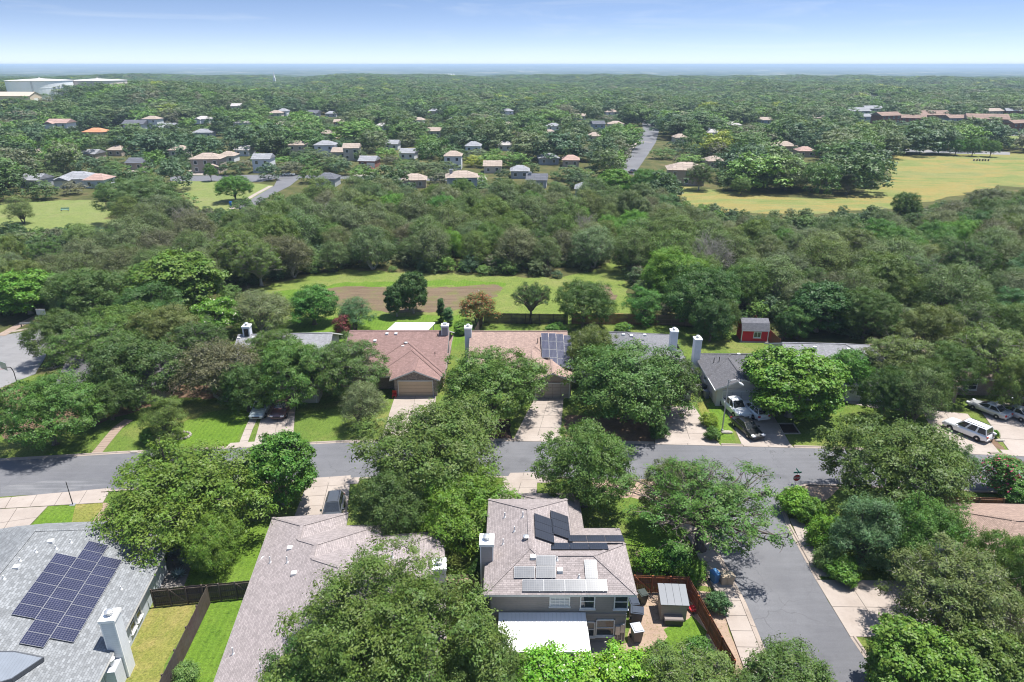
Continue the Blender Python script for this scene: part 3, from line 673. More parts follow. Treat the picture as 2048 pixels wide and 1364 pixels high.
# ------------------------------------------------------------------ trees
def leaves_mesh(name, C, D, size, rs, mat, aspect=0.5, sprig=None):
    """C: leaf centres (n,3), D: facing directions (n,3), size: leaf length (n,)"""
    n = len(C); R = rs.normal(size=(n, 3)); Nn = D + R * 0.34; Nn /= np.linalg.norm(Nn, axis=1)[:, None]
    A = rs.normal(size=(n, 3)); A -= Nn * (A * Nn).sum(1)[:, None]; A /= np.linalg.norm(A, axis=1)[:, None]; B = np.cross(Nn, A)
    L = size[:, None]; W = L * aspect * rs.uniform(0.8, 1.2, (n, 1))
    V = np.empty((n, 4, 3)); V[:, 0] = C - A * L * .5; V[:, 1] = C + B * W * .5 + A * L * .05; V[:, 2] = C + A * L * .5 - Nn * L * .12; V[:, 3] = C - B * W * .5 + A * L * .05
    me = bpy.data.meshes.new(name); me.vertices.add(n * 4); me.vertices.foreach_set('co', V.ravel())
    me.loops.add(n * 4); me.loops.foreach_set('vertex_index', np.arange(n * 4, dtype=np.int32))
    me.polygons.add(n); me.polygons.foreach_set('loop_start', np.arange(0, n * 4, 4, dtype=np.int32)); me.polygons.foreach_set('loop_total', np.full(n, 4, dtype=np.int32))
    at = me.attributes.new('tint', 'FLOAT_COLOR', 'FACE'); col = np.ones((n, 4), dtype=np.float32); col[:, :3] = rs.uniform(0, 1, (n, 3))
    if sprig is not None: col[:, 0] = 0.4 * col[:, 0] + 0.6 * sprig[:, 0]; col[:, 1] = 0.4 * col[:, 1] + 0.6 * sprig[:, 1]
    at.data.foreach_set('color', col.ravel())
    me.materials.append(mat); me.update(); me.validate(); return me

def sphere_dirs(rs, n, zmin=-1.0):
    z = rs.uniform(zmin, 1, n); a = rs.uniform(0, 2 * math.pi, n); r = np.sqrt(1 - z * z)
    return np.stack([r * np.cos(a), r * np.sin(a), z], 1)
def branch_path(a, b, rs, n=6, sag=0.0, wob=0.06):
    a, b = np.array(a, float), np.array(b, float); L = np.linalg.norm(b - a); P = []
    off = rs.normal(size=3) * L * wob
    for k in range(n + 1):
        t = k / n; p = a + (b - a) * t; p = p + off * math.sin(math.pi * t) + rs.normal(size=3) * L * 0.02 * math.sin(math.pi * t); p[2] += sag * L * math.sin(math.pi * t)
        P.append(p)
    return P

def make_tree(name, seed, R=6.0, H=9.0, base=2.0, lobes=34, sprigs=26, per=34, leaf=0.22, spread=0.42, zmin=-0.15, mat='leaf', bark='bark', aspect=0.5,
              trunk_r=0.32, droop=0.0, open_=0.0, lobe_r=(0.20, 0.34), top=1.0, limb_pull=0.5, multi=1, bare=0, lean=(0, 0)):
    """a tree as two meshes: trunk with limbs, and crown of separate leaves gathered in sprigs, lobes, crown"""
    rs = np.random.RandomState(seed)
    cz = base + (H - base) * 0.42; az = (H - base) * 0.58; cen = np.array((lean[0], lean[1], cz))
    # stratified lobe directions
    best = []
    for k in range(lobes):
        cand = sphere_dirs(rs, 12, zmin)
        if best:
            d = np.min(np.linalg.norm(cand[:, None] - np.array(best)[None], axis=2), axis=1); best.append(cand[np.argmax(d)])
        else: best.append(cand[0])
    dirs = np.array(best)
    LC, LR = [], []
    for d in dirs:
        if rs.rand() < open_: continue
        lr = R * rs.uniform(*lobe_r); fr = rs.uniform(0.60, 0.96)
        bumpy = 1 + 0.16 * math.sin(3 * math.atan2(d[1], d[0]) + seed) + rs.uniform(-.08, .08)
        c = cen + np.array((d[0] * (R - lr) * fr * 1.15 * bumpy, d[1] * (R - lr) * fr * 1.15 * bumpy, d[2] * (az - lr * .6) * fr * 1.12 * top))
        LC.append(c); LR.append(lr)
    for k in range(int(lobes * 0.22 * (1 - open_))):                 # inner lobes close the crown's heart
        d = sphere_dirs(rs, 1, 0.0)[0]; LC.append(cen + d * np.array((R * .46, R * .46, az * .5)) * rs.uniform(.4, 1.0)); LR.append(R * 0.26)
    LC, LR = np.array(LC), np.array(LR)
    Cs, Ds, Ss, Ts = [], [], [], []
    for c, lr in zip(LC, LR):
        out = (c - cen); out[2] *= 1.2; out = out / (np.linalg.norm(out) + 1e-6) * 0.55 + np.array((0, 0, 0.45))
        m = max(5, int(sprigs * (lr / (R * 0.27)) ** 1.6))
        sd = sphere_dirs(rs, m * 3); w = sd @ out; sd = sd[np.argsort(-(w + rs.uniform(-.75, .75, len(w))))[:m]]
        sp = c + sd * lr * rs.uniform(0.62, 1.12, (m, 1)) * np.array((1, 1, 0.8))
        if droop: sp[:, 2] -= droop * lr * np.clip(1 - sd[:, 2], 0, 1.5) * 0.5
        for p, d in zip(sp, sd):
            k = max(4, int(per * rs.uniform(0.6, 1.4))); s = spread * rs.uniform(0.7, 1.35)
            q = rs.normal(size=(k, 3)) * np.array((s, s, s * 0.55)) * 0.62
            if droop: q[:, 2] -= droop * 0.6 * (q[:, 0] ** 2 + q[:, 1] ** 2) / s
            Cs.append(p + q); dd = d * 0.85 + np.array((0, 0, 0.45)); Ds.append(np.repeat(dd[None], k, 0)); Ss.append(rs.uniform(0.65, 1.3, k) * leaf); Ts.append(np.repeat(rs.uniform(0, 1, (1, 2)), k, 0))
    crown = leaves_mesh(name + '_crown', np.concatenate(Cs), np.concatenate(Ds), np.concatenate(Ss), rs, M[mat], aspect, np.concatenate(Ts))
    # wood
    mb = MB(); fork = np.array((lean[0] * .4, lean[1] * .4, base * rs.uniform(0.75, 1.0)))
    stems = []
    for s in range(multi):
        a = 2 * math.pi * s / max(1, multi) + seed; off = np.array((math.cos(a), math.sin(a), 0)) * (0.25 * trunk_r * 4 if multi > 1 else 0)
        f = fork + off * (3.0 if multi > 1 else 0); r = trunk_r / math.sqrt(multi)
        P = branch_path(off * .5, f, rs, 5); mb.tube([tuple(p) for p in P], [r * (1.55 if k == 0 else 1.12 - 0.07 * k) for k in range(len(P))], 9); stems.append((f, r * .8))
    order = np.argsort(-LR); nl = min(len(order), 16 if bare == 0 else len(order))
    for k, i in enumerate(order[:nl]):
        f, r = stems[k % len(stems)]; c = LC[i]
        mid = f * (1 - limb_pull) + c * limb_pull + np.array((0, 0, 0.10 * (H - base)))
        P = branch_path(f, mid, rs, 4, 0.05)[:-1] + branch_path(mid, c + (c - cen) * 0.10, rs, 5, 0.04)
        rr = r * rs.uniform(0.35, 0.6)
        mb.tube([tuple(p) for p in P], [rr * (1 - 0.86 * j / (len(P) - 1)) for j in range(len(P))], 6, cap=False)
        for q in range(3 + bare):                                    # side branches into the lobe
            j = rs.randint(len(P) // 2, len(P)); e = c + sphere_dirs(rs, 1, -.2)[0] * LR[i] * rs.uniform(.7, 1.05)
            T = branch_path(P[j], e, rs, 4, 0.03, 0.1); r2 = rr * 0.32
            mb.tube([tuple(p) for p in T], [r2 * (1 - 0.8 * u / 4) for u in range(5)], 4, cap=False)
            for w_ in range(bare):
                T2 = branch_path(T[rs.randint(1, 4)], e + rs.normal(size=3) * LR[i] * .5, rs, 3, 0.02, 0.12)
                mb.tube([tuple(p) for p in T2], [r2 * .5 * (1 - .7 * u / 3) for u in range(4)], 3, cap=False)
    trunk = mb.mesh(name + '_trunk', M[bark], uv=False, smooth=True)
    return dict(trunk=trunk, crown=crown, R=R, H=H, cz=cz, base=base)

TREES = {}
def proto(key, **kw): TREES[key] = make_tree(key, **kw)
proto('oak_big', seed=5, R=7.0, H=10.5, base=1.6, lobes=88, sprigs=27, per=42, leaf=0.21, spread=0.38, lobe_r=(0.13, 0.23), zmin=-0.4, aspect=0.42)
proto('oak_a', seed=1, R=6.0, H=9.0, base=1.5, lobes=66, sprigs=23, per=34, leaf=0.24, spread=0.40, lobe_r=(0.15, 0.25), zmin=-0.5, aspect=0.46)
proto('oak_b', seed=2, R=6.0, H=8.2, base=1.3, lobes=60, sprigs=24, per=34, leaf=0.24, spread=0.40, lobe_r=(0.15, 0.27), zmin=-0.55, aspect=0.46)
proto('oak_c', seed=3, R=6.0, H=9.6, base=1.7, lobes=66, sprigs=22, per=34, leaf=0.24, spread=0.40, lobe_r=(0.13, 0.24), open_=0.05, zmin=-0.45, aspect=0.46, bare=1, bark='bark_pale')
proto('oak_open', seed=14, R=7.0, H=8.6, base=3.0, lobes=62, sprigs=20, per=36, leaf=0.21, lobe_r=(0.11, 0.18), open_=0.06, zmin=-0.1, trunk_r=0.42, spread=0.36, bare=1, aspect=0.44)
proto('elm_a', seed=21, R=6.0, H=9.5, base=1.6, lobes=62, sprigs=24, per=36, leaf=0.25, spread=0.5, droop=0.5, lobe_r=(0.15, 0.28), zmin=-0.45, aspect=0.42)
proto('elm_b', seed=22, R=6.0, H=9.0, base=1.5, lobes=58, sprigs=25, per=36, leaf=0.26, spread=0.5, droop=0.6, lobe_r=(0.16, 0.3), zmin=-0.5, aspect=0.42)
proto('broad', seed=31, R=5.0, H=9.0, base=1.2, lobes=54, sprigs=26, per=26, leaf=0.29, spread=0.40, aspect=0.7, lobe_r=(0.16, 0.28), zmin=-0.55, bark='bark_pale')
proto('round', seed=41, R=4.0, H=6.5, base=0.9, lobes=34, sprigs=24, per=24, leaf=0.24, spread=0.34, lobe_r=(0.2, 0.32), zmin=-0.6)
proto('flower', seed=42, R=4.0, H=6.5, base=1.0, lobes=30, sprigs=22, per=22, leaf=0.27, spread=0.36, lobe_r=(0.2, 0.32), zmin=-0.6, mat='leaf_flower', aspect=0.65)
proto('scrub_a', seed=51, R=4.5, H=8.0, base=1.2, lobes=44, sprigs=20, per=22, leaf=0.24, spread=0.5, lobe_r=(0.18, 0.32), zmin=-0.5, open_=0.08, bare=1, multi=2, aspect=0.38)
proto('scrub_b', seed=52, R=4.5, H=7.4, base=1.0, lobes=40, sprigs=19, per=22, leaf=0.25, spread=0.5, lobe_r=(0.2, 0.34), zmin=-0.5, open_=0.1, bare=1, multi=3, aspect=0.38, bark='bark_pale')
proto('cedar', seed=61, R=3.6, H=7.5, base=0.6, lobes=36, sprigs=24, per=26, leaf=0.22, spread=0.36, lobe_r=(0.18, 0.3), zmin=-0.75, aspect=0.35)
proto('bush_a', seed=71, R=1.5, H=2.4, base=0.15, lobes=20, sprigs=16, per=18, leaf=0.16, spread=0.2, lobe_r=(0.25, 0.4), zmin=-0.6, trunk_r=0.07, aspect=0.6)
proto('bush_b', seed=72, R=1.6, H=2.0, base=0.1, lobes=16, sprigs=15, per=18, leaf=0.17, spread=0.24, lobe_r=(0.25, 0.42), zmin=-0.5, trunk_r=0.06, aspect=0.4, droop=0.3)
proto('myrtle', seed=73, R=1.8, H=3.4, base=0.4, lobes=22, sprigs=16, per=18, leaf=0.18, spread=0.24, lobe_r=(0.22, 0.36), zmin=-0.5, trunk_r=0.07, mat='leaf_pink', multi=3)
proto('rust', seed=74, R=3.0, H=5.2, base=0.9, lobes=26, sprigs=18, per=20, leaf=0.22, spread=0.3, lobe_r=(0.2, 0.34), zmin=-0.5, mat='leaf_rust', multi=3, trunk_r=0.2)
proto('column', seed=75, R=0.8, H=4.6, base=0.2, lobes=22, sprigs=12, per=18, leaf=0.16, spread=0.2, lobe_r=(0.35, 0.6), zmin=-0.9, trunk_r=0.06)
proto('sapling', seed=76, R=2.4, H=6.0, base=1.5, lobes=26, sprigs=14, per=18, leaf=0.24, spread=0.34, lobe_r=(0.2, 0.32), zmin=-0.5, trunk_r=0.12, open_=0.05, aspect=0.65)
proto('dead', seed=81, R=4.0, H=6.4, base=0.8, lobes=26, sprigs=3, per=6, leaf=0.2, spread=0.4, open_=0.1, zmin=-0.3, bare=3, multi=3, bark='bark_pale')

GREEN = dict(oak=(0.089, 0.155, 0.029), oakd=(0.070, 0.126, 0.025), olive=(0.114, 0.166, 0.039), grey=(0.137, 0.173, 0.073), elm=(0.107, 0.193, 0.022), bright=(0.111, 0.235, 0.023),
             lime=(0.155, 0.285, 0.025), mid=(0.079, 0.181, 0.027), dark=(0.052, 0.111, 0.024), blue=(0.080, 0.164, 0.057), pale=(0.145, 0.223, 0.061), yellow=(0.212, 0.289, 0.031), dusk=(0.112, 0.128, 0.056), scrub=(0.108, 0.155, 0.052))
tree_rng = random.Random(77)
NTREE = [0]
KIND_NAME = dict(oak_big='live_oak', oak_a='live_oak', oak_b='live_oak', oak_c='live_oak', oak_open='live_oak', elm_a='elm_tree', elm_b='elm_tree', broad='broadleaf_tree', round='round_tree', flower='flowering_tree',
                 scrub_a='woodland_tree', scrub_b='woodland_tree', cedar='cedar_tree', bush_a='shrub', bush_b='shrub', myrtle='crape_myrtle', rust='rusty_tree', column='columnar_tree', sapling='young_tree', dead='bare_tree')
PLACED = []
def plant(key, x, y, r, h, color, label, cat='tree', group=None, rz=None, z=0.0):
    T = TREES[key]; c = GREEN[color] if isinstance(color, str) else color
    j = 0.10; c = tuple(max(0.01, v * tree_rng.uniform(1 - j, 1 + j)) for v in c)
    root = thing(KIND_NAME[key], label, cat, (x, y, z), tree_rng.uniform(0, 6.28) if rz is None else rz, group)
    root.scale = (r / T['R'], r / T['R'], h / T['H'])
    link_mesh('trunk', T['trunk'], root); link_mesh('crown', T['crown'], root, color=c)
    PLACED.append((x, y, r)); NTREE[0] += 1
    return root
def tree_px(key, cx, cy, w, h, color, label, cat='tree', group=None, rz=None):
    """a tree whose crown's middle shows at cx, cy with a width of w photo pixels and that is h metres tall"""
    T = TREES[key]; zc = T['cz'] / T['H'] * h; x, y = G(cx, cy, zc); d = depth_of(x, y, zc)
    return plant(key, x, y, w / 2 * d / FPX * 0.97, h, color, label, cat, group, rz)
# ------------------------------------------------------------------ trees one by one, from the near edge back
T = tree_px
T('oak_big', 770, 1284, 462, 10.6, 'oak', 'huge live oak in front of the taupe L-shaped roof')
T('oak_a', 950, 1345, 190, 7.5, 'olive', 'olive oak at the left edge of the white patio roof')
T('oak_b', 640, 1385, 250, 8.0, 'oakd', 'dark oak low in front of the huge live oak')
T('flower', 1105, 1362, 180, 4.0, 'lime', 'lime shrub tree under the white patio roof, left one')
T('flower', 1238, 1364, 185, 3.8, 'lime', 'lime shrub tree below the ground floor window')
T('bush_a', 1320, 1330, 90, 2.8, 'olive', 'olive shrub at the end of the bare yard')
T('bush_a', 1395, 1310, 80, 2.6, 'mid', 'green shrub on the yard grass by the red fence')
T('oak_c', 1395, 1385, 230, 5.5, 'olive', 'olive oak at the foot of the red-fenced yard')
T('oak_b', 1580, 1400, 280, 5.5, 'oakd', 'dark oak overhanging the side street at the bottom')
T('broad', 1840, 1345, 220, 6.5, (0.125, 0.21, 0.028), 'bright broadleaf tree right of the side street, bottom')
T('broad', 1985, 1350, 200, 6.0, (0.095, 0.165, 0.026), 'mid green broadleaf tree in the bottom corner of the lawn')
T('oak_c', 1905, 1195, 270, 8.5, 'olive', 'olive oak leaning over the right driveway')
T('oak_a', 2010, 1150, 150, 8.0, 'oak', 'oak in front of the tan roof at the right edge')
T('elm_b', 1860, 1075, 170, 7.5, 'mid', 'mid green tree between the tan roof and the side street')
T('cedar', 1735, 1065, 150, 7.0, 'blue', 'blue-green cedar beside the side street')
T('oak_a', 1790, 938, 296, 9.5, 'oak', 'wide oak covering the street right of the stop sign')
T('oak_c', 1895, 935, 120, 6.5, 'oakd', 'smaller oak against the wide corner oak, near the brown fence')
T('bush_a', 1588, 1005, 72, 2.8, 'lime', 'bright lime shrub just below the stop sign')
T('bush_a', 1620, 1022, 60, 2.6, 'bright', 'bright shrub right of the lime one below the stop sign')
T('bush_b', 1645, 1062, 80, 3.2, 'bright', 'yellow-green shrub along the side street kerb')
T('bush_b', 1655, 1112, 64, 2.6, 'pale', 'pale olive shrub on the side street kerb')
T('bush_a', 1685, 1140, 74, 2.0, 'bright', 'bright low shrub beside the right driveway')
T('myrtle', 2012, 955, 105, 4.4, 'mid', 'pink flowered crape myrtle behind the brown fence', 'shrub')
T('flower', 2040, 985, 90, 3.0, 'mid', 'white flowered shrub under the pink crape myrtle', 'shrub')
T('oak_open', 1410, 1012, 350, 7.6, 'oak', 'spreading live oak with bare trunk by the street corner', rz=0.6)
T('oak_c', 1350, 985, 150, 6.8, 'olive', 'pale twigged oak left of the spreading corner oak')
T('bush_a', 1305, 1125, 75, 2.4, 'bright', 'bright shrub at the corner of the red fence')
T('bush_a', 1345, 1118, 80, 2.6, 'mid', 'green shrub under the spreading corner oak')
T('bush_b', 1375, 1142, 80, 1.8, 'bright', 'low bright shrub along the red fence')
T('bush_a', 1435, 1205, 52, 1.8, 'blue', 'blue-green shrub outside the red fence by the sidewalk')
T('oak_a', 1172, 935, 215, 8.8, 'oak', 'round oak between the two-storey roof and the street')
T('elm_a', 865, 905, 310, 10.0, 'oak', 'tall elm spreading over the street in the middle')
T('elm_b', 925, 1010, 215, 7.0, 'elm', 'lighter elm below the tall middle elm')
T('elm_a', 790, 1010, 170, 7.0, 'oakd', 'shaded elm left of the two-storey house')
T('elm_b', 365, 990, 310, 9.0, 'elm', 'broad elm behind the solar-panelled grey roof')
T('elm_a', 420, 1085, 130, 5.5, 'elm', 'low elm over the gravel bed beside the grey house')
T('broad', 560, 940, 145, 8.0, 'mid', 'broadleaf tree on the corner of the middle driveway')
T('bush_b', 375, 1345, 60, 1.6, 'pale', 'small pale shrub at the end of the dark fence')
T('bush_a', 952, 1150, 36, 2.6, 'dark', 'dark narrow shrub at the gate by the two-storey house')
T('bush_b', 925, 1205, 80, 2.4, 'olive', 'olive shrub in the bare side yard')
# across the street
T('oak_a', 92, 822, 210, 8.5, 'oak', 'round oak on the corner lawn by the street', rz=1.0)
T('cedar', 330, 838, 92, 6.0, 'olive', 'small bushy tree beside the stone ring')
T('bush_a', 300, 872, 44, 2.0, 'mid', 'shrub left of the stone ring')
T('oak_b', 265, 740, 210, 8.8, 'oakd', 'dark oak over the brick garden path')
T('oak_c', 180, 700, 170, 8.5, 'oak', 'oak beside the cul-de-sac')
T('scrub_b', 440, 742, 180, 8.5, 'dusk', 'dusky thin-leaved tree left of the parked silver car')
T('oak_a', 330, 665, 150, 8.5, 'olive', 'olive oak behind the brick garden path')
T('oak_b', 590, 745, 180, 8.5, 'oak', 'oak over the two shaded cars')
T('oak_c', 690, 735, 175, 8.5, 'oak', 'oak against the red-brown roof')
T('scrub_a', 725, 812, 100, 6.0, 'grey', 'sparse tree with bare twigs on the lawn by the red-brown house')
T('oak_a', 985, 772, 232, 9.0, 'oak', 'round oak in front of the tan roof with panels')
T('oak_b', 1258, 768, 280, 9.4, 'oak', 'wide oak in front of the long grey roof')
T('oak_c', 1345, 770, 130, 8.0, 'oakd', 'darker oak at the driveway of the long grey roof')
T('oak_a', 1185, 705, 110, 8.2, 'olive', 'olive crown behind the wide oak, over the grey eave')
T('bush_a', 1318, 862, 44, 2.2, 'dark', 'dark shrub in the leaf litter under the wide oak')
T('broad', 1588, 768, 208, 9.0, 'bright', 'bright sycamore in the square mulch bed')
T('round', 1692, 745, 105, 6.5, 'mid', 'round green tree right of the sycamore')
T('bush_b', 1420, 840, 40, 1.8, 'yellow', 'yellow shrub by the street lamp')
T('bush_a', 1425, 868, 34, 1.6, 'mid', 'green shrub at the kerb by the street lamp')
T('bush_b', 1392, 772, 30, 1.4, 'lime', 'lime shrub between the two grey houses')
T('oak_c', 1800, 725, 165, 8.5, 'olive', 'olive oak right of the pale grey roof')
T('scrub_a', 1830, 795, 110, 7.5, 'scrub', 'thin tree on the lawn left of the white estate car')
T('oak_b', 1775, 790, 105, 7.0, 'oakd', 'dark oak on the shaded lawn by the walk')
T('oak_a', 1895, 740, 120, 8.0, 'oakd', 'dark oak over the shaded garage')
T('oak_c', 1975, 710, 170, 9.0, 'olive', 'olive oak above the parked silver sedans')
T('oak_b', 2040, 770, 110, 7.5, 'olive', 'olive oak at the right edge over the sedans')
T('bush_a', 1990, 868, 18, 1.0, 'bright', 'small shrub by the letterbox on the dirt strip')
T('oak_b', 120, 672, 130, 7.5, 'oakd', 'oak between the cul-de-sac and the dark hidden roof')
T('oak_c', 400, 690, 130, 8.0, 'oakd', 'oak left of the dark-faced chimney')
T('elm_a', 215, 795, 120, 6.0, 'oakd', 'low dark tree at the top of the brick garden path')
T('oak_b', 490, 775, 120, 6.5, 'oakd', 'low oak at the head of the pale ribbon drive')
T('oak_c', 545, 705, 120, 8.0, 'oak', 'oak spreading over the pale grey eave')
T('oak_b', 1858, 668, 140, 9.0, 'olive', 'olive oak behind the thin lawn tree')
T('oak_c', 1935, 655, 130, 9.0, 'oakd', 'dark oak behind the open dark garage')
T('oak_a', 2030, 660, 140, 9.0, 'oak', 'oak at the right edge behind the brown roofs')
T('oak_b', 1850, 775, 120, 7.5, 'oakd', 'dark oak between the walk and the open garage')
T('cedar', 1600, 645, 70, 6.0, 'mid', 'bushy tree at the left end of the pale grey roof')
T('round', 1572, 650, 52, 5.0, 'dark', 'dark round tree beside the fence by the red shed')
# behind the far row of houses
T('broad', 50, 585, 135, 8.0, 'bright', 'bright tree left of the blue bin on the path')
T('oak_b', 185, 590, 170, 9.0, 'oakd', 'dark oak right of the blue bin on the path')
T('elm_b', 250, 660, 170, 8.5, 'oak', 'dark tree above the cul-de-sac mouth')
T('broad', 355, 560, 190, 10.5, (0.12, 0.185, 0.028), 'tall lit tree in the wood left of the white-flowered tree')
T('cedar', 300, 618, 150, 8.5, 'dark', 'dark tree below the tall lit tree')
T('flower', 435, 635, 112, 6.5, 'bright', 'tree with white flowers behind the dark chimney')
T('scrub_b', 522, 622, 140, 7.0, 'grey', 'grey-green tree behind the grey roof with the chimney')
T('round', 625, 610, 108, 7.0, 'mid', 'round bright tree at the left of the ploughed strip')
T('scrub_a', 708, 628, 82, 5.5, 'blue', 'blue-green tree behind the red-brown roof')
T('myrtle', 684, 652, 40, 3.6, (0.12, 0.06, 0.03), 'red flowering shrub behind the red-brown roof', 'shrub')
T('broad', 824, 585, 70, 7.8, 'dark', 'taller of the twin trees standing before the ploughed strip')
T('broad', 792, 602, 50, 5.8, 'dark', 'shorter left one of the twin trees before the ploughed strip')
T('column', 882, 622, 17, 4.6, 'dark', 'slim columnar tree behind the grey chimney')
T('column', 897, 634, 20, 3.4, 'blue', 'shorter slim tree right of the columnar one')
T('rust', 957, 616, 82, 5.8, 'olive', 'rust-tinged tree at the corner of the dark fence')
T('bush_a', 925, 655, 40, 2.2, 'bright', 'bright shrub along the fence left of the tan roof')
T('oak_open', 1062, 598, 92, 7.0, 'oakd', 'leaning open oak behind the dark fence', rz=2.0)
T('oak_a', 1168, 608, 132, 8.5, 'oakd', 'dense oak behind the dark fence')
T('bush_a', 1112, 662, 50, 2.6, 'mid', 'green shrub inside the dark fence')
T('bush_a', 1245, 655, 36, 1.6, 'bright', 'bright shrub by the blue chairs')
T('cedar', 1288, 612, 84, 6.5, 'mid', 'bushy green tree behind the brown fence')
T('oak_b', 1405, 592, 170, 10.0, 'dark', 'big dark oak behind the white chimneys')
T('elm_a', 1448, 636, 64, 6.5, 'oakd', 'dark tree left of the red shed')
T('oak_b', 1424, 640, 96, 7.0, 'dark', 'dark oak over the yard left of the red shed')
T('broad', 1640, 615, 130, 8.5, 'dark', 'dark broadleaf tree right of the red shed')
T('oak_a', 1735, 625, 120, 8.5, 'oakd', 'oak behind the pale grey roof')
# park and meadow edges
T('oak_big', 283, 398, 160, 13.0, 'scrub', 'great dark live oak on the park lawn')
T('scrub_a', 40, 420, 56, 7.5, 'pale', 'thin pale tree at the left end of the park lawn')
T('oak_a', 468, 376, 78, 8.5, 'mid', 'round oak on the far park lawn by the road')
T('sapling', 362, 346, 26, 6.5, 'grey', 'young bare-looking tree at the far park edge')
T('sapling', 420, 343, 28, 6.5, 'mid', 'young green tree at the far park edge')
T('scrub_a', 205, 490, 52, 6.0, 'scrub', 'leaning tree by the picnic path')
T('scrub_b', 160, 475, 70, 7.0, 'pale', 'bare-limbed tree at the park lawn edge')
row_group = 'street trees along the meadow road'
for k, px in enumerate((1738, 1776, 1812, 1842, 1880, 1914, 1948, 1984)):
    T('oak_a' if k % 2 else 'oak_b', px, 287 + k * 1.3, 34, 8.0, 'mid', 'street tree on the meadow road, number %s from its left end' % ('one two three four five six seven eight'.split()[k]), group=row_group)
T('oak_a', 1484, 372, 42, 6.0, 'olive', 'small oak standing free at the left of the meadow')
T('oak_b', 1575, 352, 95, 10.0, 'scrub', 'oak at the meadow edge before the tan roofs')
T('oak_c', 1640, 352, 80, 10.0, 'oak', 'oak in the middle of the meadow clump')
T('scrub_b', 1697, 368, 44, 6.5, 'dusk', 'dusky bare tree at the meadow edge')
T('oak_b', 1742, 345, 62, 10.0, 'dark', 'dark oak at the right end of the meadow clump')
T('oak_a', 1690, 325, 70, 9.5, 'oakd', 'oak in the back of the meadow clump')
T('oak_c', 1400, 352, 60, 9.5, 'oakd', 'oak before the big beige house')
T('oak_a', 1300, 370, 100, 11.0, 'mid', 'large tree at the near end of the far street')
T('broad', 1230, 368, 70, 10.0, 'bright', 'bright tree left of the far street end')
T('oak_c', 1980, 405, 90, 9.5, 'dusk', 'dusky oak at the near edge of the meadow')
T('oak_a', 1812, 412, 60, 8.5, 'oakd', 'dark oak poking up into the meadow')

# ------------------------------------------------------------------ the wood belt, tree by tree
def poly(px): return [G(*p) for p in px]
WOODS = [poly([(-130, 470), (210, 474), (330, 440), (470, 425), (560, 395), (900, 392), (1200, 395), (1360, 408), (1480, 440), (1800, 432), (2000, 395), (2200, 395),
               (2250, 660), (1990, 668), (1700, 672), (1580, 660), (1545, 640), (1340, 640), (1255, 560), (1240, 500), (1225, 510), (1190, 545), (1120, 560), (860, 550), (700, 545), (560, 565), (510, 590), (430, 610), (130, 640), (90, 630), (-130, 640)])]
KEEP_OUT = [FIELD, PARK1, PARK2, PARK3, MEADOW, MEADOW2, MEADOW3, ROADS, ROAD2, ROAD2B, ROAD3, PARKING, CULDESAC]
COLS = [(-999, 100, 'the cul-de-sac'), (100, 190, 'the blue bin on the path'), (190, 270, 'the brick garden path'), (270, 350, 'the stone ring'), (350, 430, 'the dusky front-garden tree'), (430, 510, 'the dark-faced chimney'),
        (510, 590, 'the grey roof with the dark-faced chimney'), (590, 670, 'the round bright tree'), (670, 750, 'the red flowering shrub'), (750, 810, 'the shorter twin tree'), (810, 860, 'the taller twin tree'),
        (860, 930, 'the slim columnar tree'), (930, 1005, 'the rust-tinged tree'), (1005, 1080, 'the leaning open oak'), (1080, 1140, 'the blue roof panels'), (1140, 1210, 'the dense oak by the dark fence'), (1210, 1270, 'the blue chairs'),
        (1270, 1340, 'the brown back fence'), (1340, 1420, 'the twin white chimneys'), (1420, 1485, 'the white pickup'), (1485, 1545, 'the red shed'), (1545, 1620, 'the bright sycamore'), (1620, 1700, 'the pale grey roof'),
        (1700, 1780, 'the end of the pale grey roof'), (1780, 1860, 'the shaded walk'), (1860, 1950, 'the white estate car'), (1950, 9999, 'the silver sedans')]
ORD = 'first second third fourth fifth sixth seventh eighth ninth tenth eleventh twelfth thirteenth fourteenth fifteenth sixteenth seventeenth eighteenth nineteenth twentieth'.split() + ['twenty-' + w for w in 'first second third fourth fifth sixth seventh eighth ninth'.split()] + ['thirtieth'] + ['thirty-' + w for w in 'first second third fourth fifth sixth seventh eighth ninth'.split()]
wood_rng = random.Random(5)
